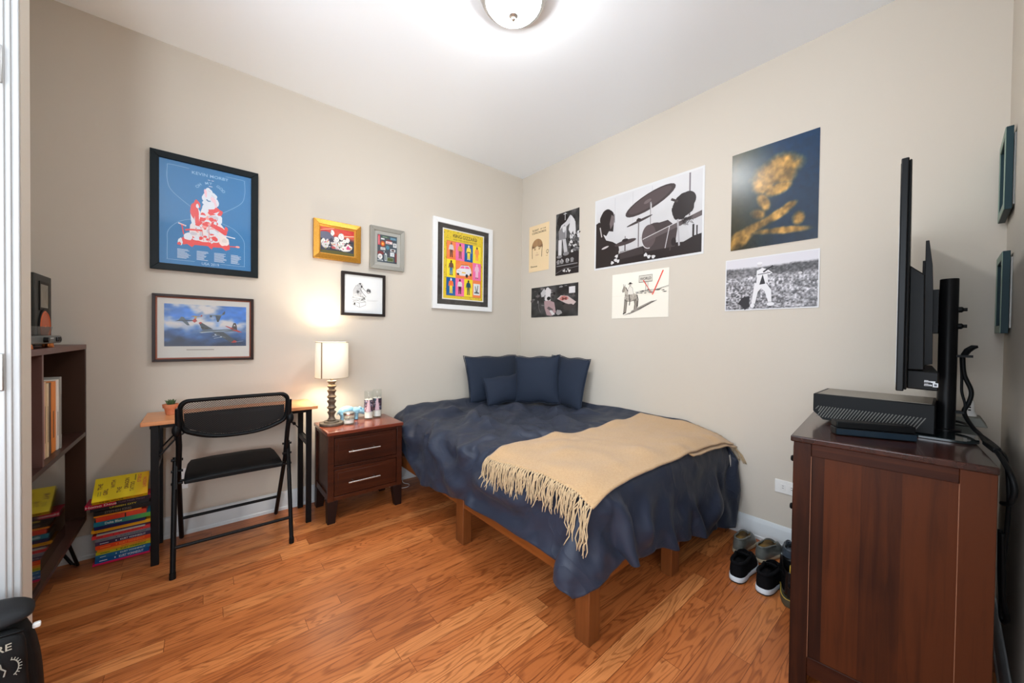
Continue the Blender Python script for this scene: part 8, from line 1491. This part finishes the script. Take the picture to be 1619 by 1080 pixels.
# ------------------------------------------------------------------ dresser (stands a little askew in the near right corner)
DA = R(5.0); DO = Vector((1.502, .327, 0)); DL, DD, DH = .885, .414, .835
dr = thing('dresser', 'tall dark cherry dresser at the right edge with a television on top', 'dresser', DO, rz=DA)
def dpart(name, mb, m, parent=dr, **kw): return build(name, mb, m, parent, local=True, **kw)
dpart('top', MB().box((-.006, -DD - .002, DH - .020), (DL, .008, DH)), M['dresser_top'], bevel=.004, seg=3)
for y0, y1 in ((-.046, 0), (-DD, -DD + .062)): dpart('side_stile', MB().box((0, y0, 0), (.022, y1, DH - .020)), M['cherry'], bevel=.0015)
for z0, z1 in ((DH - .060, DH - .020), (.06, .12)): dpart('side_rail', MB().box((.002, -DD + .062, z0), (.022, -.046, z1)), M['cherry_y'], bevel=.0015)
for y_ in (-.0468, -DD + .0612): dpart('panel_bead', MB().box((.0005, y_, .12), (.020, y_ + .0014, DH - .0605)), M['bead'], smooth=0)
dpart('side_panel', MB().box((.006, -DD + .062, .12), (.018, -.046, DH - .060)), M['cherry'], smooth=0)
cs = MB(); cs.box((.0185, -DD + .001, .06), (DL - .02, -DD + .010, DH - .0205)); cs.box((DL - .020, -DD, 0), (DL, 0, DH - .0205)); cs.box((.0225, -DD + .010, .06), (DL - .02, -.02, .075))
dpart('carcass', cs, M['cherry'], smooth=0)
ff = MB()
for z0, z1 in ((DH - .035, DH - .0205), (.650, .664), (.455, .469), (.06, .080)): ff.box((.0225, -.02, z0), (DL - .02, 0, z1))
ff.box((DL / 2 - .015, -.02, .08), (DL / 2 + .015, -.0005, DH - .035)); dpart('face_frame', ff, M['cherry_x'], bevel=.001)
for i in range(2):
    for z0, z1 in ((.666, .798), (.471, .648), (.082, .453)):
        x0 = .026 + i * (DL / 2 + .010 - .026); x1 = x0 + DL / 2 - .045
        d_ = dpart('drawer', MB().box((x0, -.018, z0), (x1, .004, z1)), M['cherry_x'], bevel=.002)
        for kx in (x0 + .10, x1 - .10):
            build('knob', MB().lathe((kx, .004, (z0 + z1) / 2 - .006), [(.005, 0), (.0045, .007), (.010, .011), (.011, .015), (.008, .019), (.0001, .020)], 18, 'Y'), M['black'], d_, smooth=50, local=True)

DZ = DH + .0005
# television stand: dark glass plate, post, bracket and the set as one thing
tv = thing('television', 'black flat television on a glass footed post, seen edge on above the dresser', 'television', (2.0, .03, DZ))
pl = MB(); pts = []
x0, x1, y0, y1, r_ = 1.800, 2.300, -.066, .235, .05
for cx_, cy_, a0 in ((x1 - r_, y1 - r_, 0), (x0 + r_, y1 - r_, 90), (x0 + r_, y0 + r_, 180), (x1 - r_, y0 + r_, 270)):
    for a in range(a0, a0 + 91, 15): pts.append((cx_ + r_ * math.cos(R(a)), cy_ + r_ * math.sin(R(a))))
build('glass_base', MB().prism(pts, .008, (0, 0, DZ), (1, 0, 0), (0, 1, 0), (0, 0, 1)), M['tv_glass'], tv, bevel=.001)
build('post', MB().lathe((2.0, .004, DZ + .008), [(.036, 0), (.036, .004), (.0225, .006), (.0225, .525), (.0215, .527), (.0001, .527)], 32), M['black'], tv, smooth=40)
for z_ in (1.262, 1.205): build('bolt', MB().lathe((2.0, -.0175, z_), [(.010, 0), (.010, -.008), (.006, -.012), (.006, -.020), (.0001, -.020)], 14, 'Y'), M['black_plastic'], tv, smooth=40)
tx0, tx1 = 1.38, 2.40
TA = R(2.7)
def turn(mb):
    c, s = math.cos(TA), math.sin(TA); mb.v = [(1.38 + (x - 1.38) * c - (y - .075) * s, .075 + (x - 1.38) * s + (y - .075) * c, z) for x, y, z in mb.v]; return mb
mb = MB(); mb.box((tx0, .074, 1.022), (tx1, .0885, 1.622)); mb.box((tx0 + .001, .069, 1.026), (tx1 - .001, .074, 1.616)); pnl = build('panel', turn(mb), M['black_gloss'], tv, bevel=.003)
build('screen', turn(MB().box((tx0 + .010, .0885, 1.040), (tx1 - .010, .0893, 1.612))), M['dark_glass'], tv, smooth=0)
mb = MB(); prof = [(.0695, 1.072), (.0695, 1.362), (.040, 1.332), (.037, 1.072)]
mb.prism(prof, .78, (1.50, 0, 0), (0, 1, 0), (0, 0, 1), (1, 0, 0)); build('rear_housing', turn(mb), M['black_plastic'], tv, bevel=.003)
mb = MB(); mb.prism([(.0695, 1.020), (.0695, 1.0715), (.011, 1.0685), (.011, 1.018)], .42, (1.50, 0, 0), (0, 1, 0), (0, 0, 1), (1, 0, 0)); eb = build('electronics_box', turn(mb), M['black_plastic'], tv, bevel=.003)
p = Print(.025, .018)
for u0, v0, u1, v1 in ((0, .62, .80, .86), (0, .10, .56, .34)): p.rect(u0, v0, u1, v1, (206, 212, 216)); p.greek(u0 + .03, v0 + .03, u1 - .03, v1, 1, (70, 74, 78), .4)
p.rect(0, .9, .3, .97, (196, 200, 204)); p.rect(0, .40, .3, .46, (196, 200, 204))
p.rect(.62, 0, 1, .60, (206, 214, 220)); p.rect(.72, .14, .92, .46, (60, 66, 74))
p.build('sticker', eb, turn(MB()._add([(1.4992, .037, 1.0285)], [])).v[0], Vector((math.sin(TA), -math.cos(TA), 0)), Vector((0, 0, 1)), Vector((-math.cos(TA), -math.sin(TA), 0)), M['print_satin'])
prof = [(.0365, 1.074), (.0365, 1.470), (.029, 1.470), (.021, 1.390), (.018, 1.300), (.016, 1.080)]
for x_ in (1.75, 2.18): build('mounting_rail', turn(MB().prism(prof, .010, (x_, 0, 0), (0, 1, 0), (0, 0, 1), (1, 0, 0))), M['black'], tv, bevel=.001)
mb = MB(); mb.box((1.93, .026, 1.18), (2.07, .061, 1.33)); build('bracket_plate', mb, M['black'], tv, bevel=.001)
cl = MB(); cl.box((1.985, -.052, 1.098), (2.015, -.016, 1.106)); cl.tube([(2.0, -.032, 1.104), (2.0, -.040, 1.122), (2.0, -.052, 1.134), (2.0, -.062, 1.136)], [.008, .009, .008, .004], 8)
build('cable_clip', cl, M['black_plastic'], tv, smooth=40); build('cable_clip', MB().box((1.988, -.036, .905), (2.012, -.017, .913)), M['black_plastic'], tv)

# game console: body with a chamfered lower edge and slanted vents
gx, gw, gh, gd, gz = 1.832, .314, .098, .250, DZ + .0095
gc = thing('game_console', 'black game console with slanted vent slots on the dresser beneath the television', 'console', (gx, .18, gz), rz=0)
ya, yb2 = .026, .026 + gw
prof = [(ya, gz), (ya, gz + gh), (yb2, gz + gh), (yb2, gz + .030), (yb2 - .030, gz)]
mb = MB(); mb.prism(prof, gd, (gx, 0, 0), (0, 1, 0), (0, 0, 1), (1, 0, 0)); build('body', mb, M['black_plastic'], gc, bevel=.0025)
mb = MB(); mb.box((gx + .010, ya + .008, gz + gh), (gx + gd - .01, ya + gw - .012, gz + gh + .0012)); build('top_plate', mb, mat('grey_satin_top', srgb(120, 112, 100), .35), gc, smooth=0)
sl_ = []
n_sl = 34
for i in range(n_sl):
    yv = yb2 - .016 - i * (gw - .03) / n_sl; mb = MB()
    lo = gz + .010 + (max(0, .026 - (yb2 - yv)) * .9)
    mb.prism([(yv, gz + .052), (yv - .0030, gz + .052), (yv + .0195, lo), (yv + .0225, lo)] if yv + .0225 < yb2 - .004 else [(yv, gz + .052), (yv - .0030, gz + .052), (yv + .006, lo + .020), (yv + .009, lo + .020)], .0008, (gx - .0008, 0, 0), (0, 1, 0), (0, 0, 1), (1, 0, 0))
    build('vent_slot', mb, mat('vent_grey', srgb(98, 96, 90), .5) if i == 0 else bpy.data.materials['vent_grey'], gc, smooth=0)
# sensor bar in front of it
sb = thing('sensor_bar', 'slim black sensor bar lying in front of the game console on the dresser', 'sensor bar', (1.66, .15, DZ), rz=math.atan2(.060 - .238, 1.706 - 1.619))
mb = MB(); mb.box((-.100, -.0, .0), (.100, .050, .024)); mb.box((-.098, .002, .0245), (.098, .050, .046)); build('body', mb, M['black_plastic'], sb, bevel=.003, local=True)
build('front_band', MB().box((-.0985, -.0012, .004), (.0985, .0, .022)), mat('blue_black_gloss', (.010, .022, .034), .2), sb, smooth=0, local=True)
sb.location = (1.6625, .149, DZ)

# cables behind the dresser
def catmull(pts, n=8):
    out = []
    P = [Vector(p) for p in pts]
    for i in range(len(P) - 1):
        a, b, c, d = P[max(i - 1, 0)], P[i], P[i + 1], P[min(i + 2, len(P) - 1)]
        for k in range(n):
            q = k / n; out.append(.5 * ((2 * b) + (c - a) * q + (2 * a - 5 * b + 4 * c - d) * q * q + (3 * b - a - 3 * c + d) * q ** 3))
    return out + [P[-1]]
CB = [(2.0, -.030, 1.098), (2.0, -.034, 1.040), (2.0, -.050, .985), (2.0, -.046, .945), (2.0, -.036, .910), (1.96, -.052, .872), (1.90, -.068, .856), (1.80, -.076, .850), (1.72, -.088, .846), (1.66, -.096, .838), (1.60, -.106, .815), (1.585, -.1140, .775), (1.60, -.108, .735), (1.66, -.100, .715)]
cbl = MB().tube(catmull(CB), .0060, 8); c1 = build('power_cable', cbl, M['black_plastic'], smooth=180)
tag(c1, 'black cable curling down the television post and behind the dresser', 'cable')
build('inline_block', MB().bar((1.80, -.076, .850), (1.705, -.091, .847), .016, .015), M['black_plastic'], c1, bevel=.003)
CB2 = [(2.0, -.026, 1.098), (2.0, -.029, 1.030), (2.0, -.030, .980), (2.0, -.038, .935), (2.0, -.034, .905)]
tag(build('signal_cable', MB().tube(catmull(CB2), .0035, 8), M['black_plastic'], smooth=180), 'thin black cable beside the thicker one on the television post', 'cable')
CB3 = [(2.078, .10, .872), (2.10, .03, .868), (2.04, -.040, .866), (1.93, -.060, .860), (1.82, -.082, .853), (1.72, -.096, .848), (1.665, -.104, .830), (1.64, -.109, .74), (1.655, -.106, .60), (1.66, -.103, .50)]
tag(build('power_cable', MB().tube(catmull(CB3), .0045, 8), M['black_plastic'], smooth=180), 'black cable running from the game console over the back edge of the dresser', 'cable')
CB4 = [(1.64, -.100, .64), (1.645, -.103, .54), (1.65, -.105, .47), (1.66, -.110, .425), (1.67, -.114, .40), (1.68, -.109, .385), (1.69, -.105, .40), (1.68, -.104, .45), (1.665, -.100, .52), (1.665, -.098, .64)]
tag(build('power_cable', MB().tube(catmull(CB4), .0052, 8), M['black_plastic'], smooth=180), 'looped black cable end hanging behind the dresser', 'cable')
# white plug in a grey block
wp = thing('white_plug', 'white plug end standing up from a grey block behind the television', 'plug', (2.20, -.048, DZ))
build('grey_block', MB().loft([[(2.14, -.094, DZ + .009), (2.26, -.094, DZ + .009), (2.26, -.012, DZ + .009), (2.14, -.012, DZ + .009)], [(2.15, -.078, DZ + .040), (2.25, -.078, DZ + .040), (2.25, -.014, DZ + .040), (2.15, -.014, DZ + .040)]]), mat('grey_rubber', srgb(120, 120, 112), .6), wp, bevel=.003)
pz = DZ + .040
build('plug_body', MB().lathe((2.20, -.052, pz), [(.018, 0), (.017, .008), (.013, .016), (.0115, .050), (.008, .058), (.0055, .060), (.004, .120), (.0001, .121)], 20), M['white'], wp, smooth=50)
for k in range(3): build('strain_slit', MB().box((2.187, -.0555, pz + .020 + k * .010), (2.1905, -.0485, pz + .025 + k * .010)), M['black'], wp, smooth=0)

# thin white cable on the floor beside the bed
tag(build('white_cable', MB().tube(catmull([(1.03, 2.765, .10), (1.06, 2.72, .03), (1.10, 2.66, .004), (1.18, 2.62, .004), (1.22, 2.66, .004), (1.19, 2.71, .02), (1.26, 2.76, .10)]), .0022, 6), M['white'], smooth=180), 'thin white cable lying on the floor under the head of the bed', 'cable')
# ------------------------------------------------------------------ shoes: lofted from soles, local +Y is the toe
def sole_outline(L, W, z, n=28, grow=0.0):
    pts = []
    for k in range(n):
        a = 2 * PI * k / n; s = math.sin(a); c = math.cos(a)
        y = L / 2 * (abs(s) ** .82) * (1 if s > 0 else -1)
        t = (y / L + .5); w = W * (.36 + .10 * math.sin(min(1, t / .25) * PI / 2) * 0 + .14 * math.exp(-((t - .68) / .22) ** 2) + .02 * math.exp(-((t - .12) / .16) ** 2) - .035 * math.exp(-((t - .40) / .13) ** 2))
        x = w * (abs(c) ** .62) * (1 if c > 0 else -1)
        f = 1 + grow / max(W, .01)
        pts.append((x * f, y * (1 + grow / L), z))
    return pts
def shoe_upper(L, W, z0, hgt_heel, hgt_toe, open_len, wall=.005, n=28):
    """rings rise from the sole; the top ring follows a slanted collar, then dips inside"""
    rings = [sole_outline(L, W, z0, n)]
    for q in (.25, .5, .75, 1.0):
        r_ = []
        for x, y, z in sole_outline(L, W, 0, n):
            t = y / L + .5
            front = max(0, (t - open_len) / (1 - open_len)); h = hgt_heel * (1 - .22 * min(1, t / open_len) ** 1.5 * 1.0)
            if front > 0: h = hgt_heel * .78 * (1 - front) ** .55 + hgt_toe * front ** .5
            k = 1 + .05 * math.sin(PI * q) * (1 - front) - .02 * q - (.55 * q ** 1.6 * front ** .6) - .16 * q ** 3 * (1 if front <= 0 else (1 - front))
            yk = y * (1 - .035 * q) - (.30 * L * q ** 2 * front * .45 if front > 0 else 0)
            r_.append((x * k, yk, z0 + h * q))
        rings.append(r_)
    return rings
def make_shoe(name, label, cat, loc, rz, L, W, up, so, sole_h, heel, toe, opening, group, collar=None, inner=None, laces=None, band=None, tongue=True):
    t = thing(name, label, cat, loc, group, rz=rz); B = lambda nm, mb, m, par=t, **k: build(nm, mb, m, par, local=True, **k)
    r0 = sole_outline(L, W, .001, grow=-.004); r1 = sole_outline(L, W, .006, grow=.006); r2 = sole_outline(L, W, sole_h * .7, grow=.006); r3 = sole_outline(L, W, sole_h, grow=.001)
    # toe spring and a thicker heel
    fix = lambda ring, lift: [(x, y, z + .012 * max(0, (y / L + .5 - .72) / .28) ** 2 * lift) for x, y, z in ring]
    B('sole', MB().loft([fix(r0, 1), fix(r1, 1), fix(r2, .6), fix(r3, .5)]), so, smooth=45)
    if band: B('outsole', MB().loft([sole_outline(L, W, .0005, grow=.001), sole_outline(L, W, .007, grow=.0075)]), band, smooth=45)
    rg_ = shoe_upper(L, W, sole_h - .002, heel, toe, opening)
    top = rg_[-1]; cx_ = 0; cy_ = -L * .18
    inn = [(x * .86, (y - cy_) * .90 + cy_, z - .006) for x, y, z in top]; low = [(x * .80, (y - cy_) * .86 + cy_, sole_h + .010 + .35 * (z - sole_h) * max(0, (y / L + .5 - opening))) for x, y, z in top]
    B('upper', MB().loft(rg_ + [[(x * .94, (y - cy_) * .96 + cy_, z + .002) for x, y, z in top], inn], cap=False), up, smooth=180, sub=1)
    B('lining', MB().loft([inn, low, [(x * .2, (y - cy_) * .2 + cy_, sole_h + .010) for x, y, z in low]]), inner or up, smooth=180)
    ring_ = [(x * .95, (y - cy_) * .965 + cy_, z + .001) for x, y, z in top]
    n_ = len(ring_); back = [ring_[k] for k in list(range(n_ // 2, n_)) + [0]]
    B('collar', MB().tube([Vector(p) for p in back], collar[0] if collar else .005, 8), collar[1] if collar else up, smooth=180)
    if tongue:
        yt = L * (opening - .5); zt = sole_h + heel * .80
        B('tongue', MB().grid([[(dx * W * .22, yt - .012 + .06 * k / 4, zt + .018 - .010 * k / 4 - (.55 * zt - toe * .35) * (k / 4) ** 1.2 * .55 + .003 - 18 * (dx * W * .22) ** 2 * .5) for dx in (-1, -.5, 0, .5, 1)] for k in range(5)]), up, smooth=180, solid=.004)
    if laces:
        lm = MB()
        for k in range(4):
            yt = L * (opening - .47) + .018 * k; zt = sole_h + heel * .80 - .011 * k + .006
            lm.tube([(-W * .20, yt, zt - .010), (-W * .08, yt + .004, zt), (W * .08, yt + .002, zt), (W * .20, yt + .006, zt - .010)], .0022, 6)
        B('laces', lm, laces, smooth=180)
    return t
# positions: heels face the camera, toes point at the right wall
SH = math.atan2(-.62, .78)      # helper angle (unused for boots)
def place(heel_px_world, yaw, L): return (heel_px_world[0] + math.cos(yaw) * L / 2, heel_px_world[1] + math.sin(yaw) * L / 2, 0)
yw = R(4)
make_shoe('sneaker', 'black knit sneaker with a thick white sole, the left one of its pair', 'shoe', place((1.925, .632), yw, .275), yw - PI / 2, .270, .106, M['sneaker'], M['sole_white'], .028, .062, .033, .46, 'black sneakers with white soles', collar=(.008, M['sneaker']), band=M['sole_dark'], laces=M['sneaker'])
make_shoe('sneaker', 'black knit sneaker with a thick white sole, the right one of its pair', 'shoe', place((1.930, .527), R(-2), .275), R(-2) - PI / 2, .270, .106, M['sneaker'], M['sole_white'], .028, .062, .033, .46, 'black sneakers with white soles', collar=(.008, M['sneaker']), band=M['sole_dark'], laces=M['sneaker'])
yw = R(2)
make_shoe('low_shoe', 'grey worn low shoe with an ochre lining, nearest the bed', 'shoe', place((2.190, .712), yw, .235), yw - PI / 2, .235, .095, M['grey_leather'], M['sole_tan'], .022, .060, .030, .50, 'grey low shoes by the baseboard', inner=M['insole'], tongue=False)
yw = R(-6)
make_shoe('low_shoe', 'grey worn low shoe with an ochre lining, right of its twin behind the sneakers', 'shoe', place((2.195, .612), yw, .235), yw - PI / 2, .235, .095, M['grey_leather'], M['sole_tan'], .022, .060, .030, .50, 'grey low shoes by the baseboard', inner=M['insole'], tongue=False)
# boots: taller uppers
def make_boot(label, loc, rz, L, W, H, up, so, group, sole_h=.034, loop=True):
    t = thing('ankle_boot', label, 'boot', loc, group, rz=rz); B = lambda nm, mb, m, par=t, **k: build(nm, mb, m, par, local=True, **k)
    B('sole', MB().loft([sole_outline(L, W, .001, grow=.000), sole_outline(L, W, .008, grow=.008), sole_outline(L, W, sole_h, grow=.007)]), so, smooth=45)
    wl = sole_outline(L, W, sole_h + .0015, grow=.004); B('welt', MB().tube([Vector(p) for p in wl], .0018, 5, closed=True), M['welt'], smooth=180)
    rings = [sole_outline(L, W, sole_h - .001)]; n = 28; y_c = -L * .27
    for q in (.2, .4, .55, .7, .85, 1.0):
        r_ = []
        for x, y, z in sole_outline(L, W, 0, n):
            tt = y / L + .5; fr = max(0, (tt - .35) / .65); k = q
            xs = x * (1 - .10 * q - .10 * fr * q); ys = y if q < .01 else (y - fr * L * .62 * min(1, q * 1.35) ** 1.1)
            lim = y_c + .075; ys = min(ys, lim + (1 - min(1, q * 1.6)) * L) if q > .5 else ys
            cap_h = sole_h + H * q if q <= .35 else sole_h + H * q
            r_.append((xs, ys, cap_h - (.0 if q < .9 else .012 * math.cos((tt) * 5))))
        rings.append(r_)
    top = rings[-1]; inn = [(x * .88, (y - y_c) * .9 + y_c, z - .004) for x, y, z in top]; low = [(x * .8, (y - y_c) * .85 + y_c, z - H * .55) for x, y, z in top]
    B('shaft', MB().loft(rings + [inn, low], cap=True), up, smooth=60, sub=1)
    if loop: B('pull_tab', MB().tube([(0, -L * .49, sole_h + H * .86), (0, -L * .50, sole_h + H * 1.02), (0, -L * .455, sole_h + H * 1.06), (0, -L * .43, sole_h + H * .95)], .0055, 8), M['welt'], smooth=180)
    B('heel_strip', MB().box((-.011, -L * .508, sole_h + .012), (.011, -L * .485, sole_h + H * .9)), up, bevel=.003)
    return t
yw = R(12)
make_boot('black leather ankle boot with a yellow stitched welt, half hidden by the dresser', place((1.925, .418), yw, .29), yw - PI / 2, .29, .102, .135, M['boot'], M['sole_olive'], 'boots beside the dresser')
yw = R(8)
make_shoe('low_shoe', 'slate blue lace up shoe behind the black boot by the baseboard', 'shoe', place((2.212, .488), yw, .235), yw - PI / 2, .235, .098, M['boot_blue'], M['sole_white'], .030, .080, .038, .48, 'boots beside the dresser', laces=M['boot_blue'])

# ------------------------------------------------------------------ backpack at the lower left
PX, PY = -.474, 1.570
bp = thing('backpack', 'black backpack with grey embroidery standing on the floor at the lower left', 'backpack', (PX, PY, 0), rz=R(8))
bp.scale = (.90, .64, .955)
Bp = lambda nm, mb, m, par=bp, **k: build(nm, mb, m, par, local=True, **k)
def prect(w, d, z, cy=0, n=32, e=.55, cx=0):
    out = []
    for k in range(n):
        a = 2 * PI * k / n; c, s = math.cos(a), math.sin(a); out.append((cx + w * abs(c) ** e * (1 if c > 0 else -1), cy + d * abs(s) ** e * (1 if s > 0 else -1), z))
    return out
Bp('body', MB().loft([prect(.135, .080, .002), prect(.155, .100, .02), prect(.162, .112, .12), prect(.158, .108, .24), prect(.148, .096, .33), prect(.130, .078, .39), prect(.105, .060, .425), prect(.06, .035, .440)]), M['pack'], smooth=180, sub=1)
Bp('top_lid', MB().loft([prect(.138, .086, .412, -.004), prect(.146, .098, .418, -.008), prect(.142, .096, .434, -.008), prect(.118, .078, .450, -.004), prect(.080, .046, .459, 0), prect(.03, .02, .462)]), M['pack_trim'], smooth=180, sub=1)
Bp('front_pocket', MB().loft([prect(.128, .030, .03, -.102), prect(.140, .046, .06, -.106), prect(.138, .046, .26, -.104), prect(.134, .042, .385, -.100), prect(.12, .030, .402, -.094), prect(.09, .012, .410, -.082)]), M['pack'], smooth=180, sub=1)
Bp('zip', MB().tube([Vector((x, -.112 - .004 * math.cos(x * 8), 0.408 - .5 * x * x)) for x in [i / 10 * .13 for i in range(-10, 11)]], .0035, 6), M['black_gloss'], smooth=180)
Bp('carry_handle', MB().tube([(-.035, .03, .448), (-.028, .04, .474), (.028, .04, .474), (.035, .03, .448)], .008, 8), M['pack_trim'], smooth=180)
for s in (-1, 1):
    Bp('shoulder_strap', MB().tube([(s * .06, .080, .41), (s * .075, .112, .36), (s * .08, .125, .26), (s * .085, .118, .12), (s * .11, .085, .06)], [.016, .020, .020, .014, .008], 10), M['pack_trim'], smooth=180)
Bp('buckle', MB().box((.140, -.050, .372), (.156, -.030, .386)), M['paper'], bevel=.004)
lt = Print(.036, .019); lt.text('RE', .5, .5, .95, (168, 166, 152), bold=.01)
lt.build('embroidered_name', bp, (.080, -.1485, .372), Vector((1, 0, 0)), Vector((0, 0, 1)), Vector((0, -1, 0)), M['print'], local=True)
em = MB()
for k in range(9):
    a = R(80 - 17 * k); em.bar((.108 + .015 * math.cos(a), -.1540, .326 + .022 * math.sin(a)), (.108 + .021 * math.cos(a), -.1540, .326 + .028 * math.sin(a)), .0016, .001, (0, 1, 0))
em.tube([(.108 + .015 * math.cos(R(a)), -.1538, .326 + .022 * math.sin(R(a))) for a in range(85, -66, -10)], .0012, 5); em.tube([(.092, -.1538, .345), (.094, -.1538, .333), (.101, -.1538, .324), (.098, -.1538, .31)], .0016, 5)
Bp('embroidered_bird', em, M['logo_grey'], smooth=0)
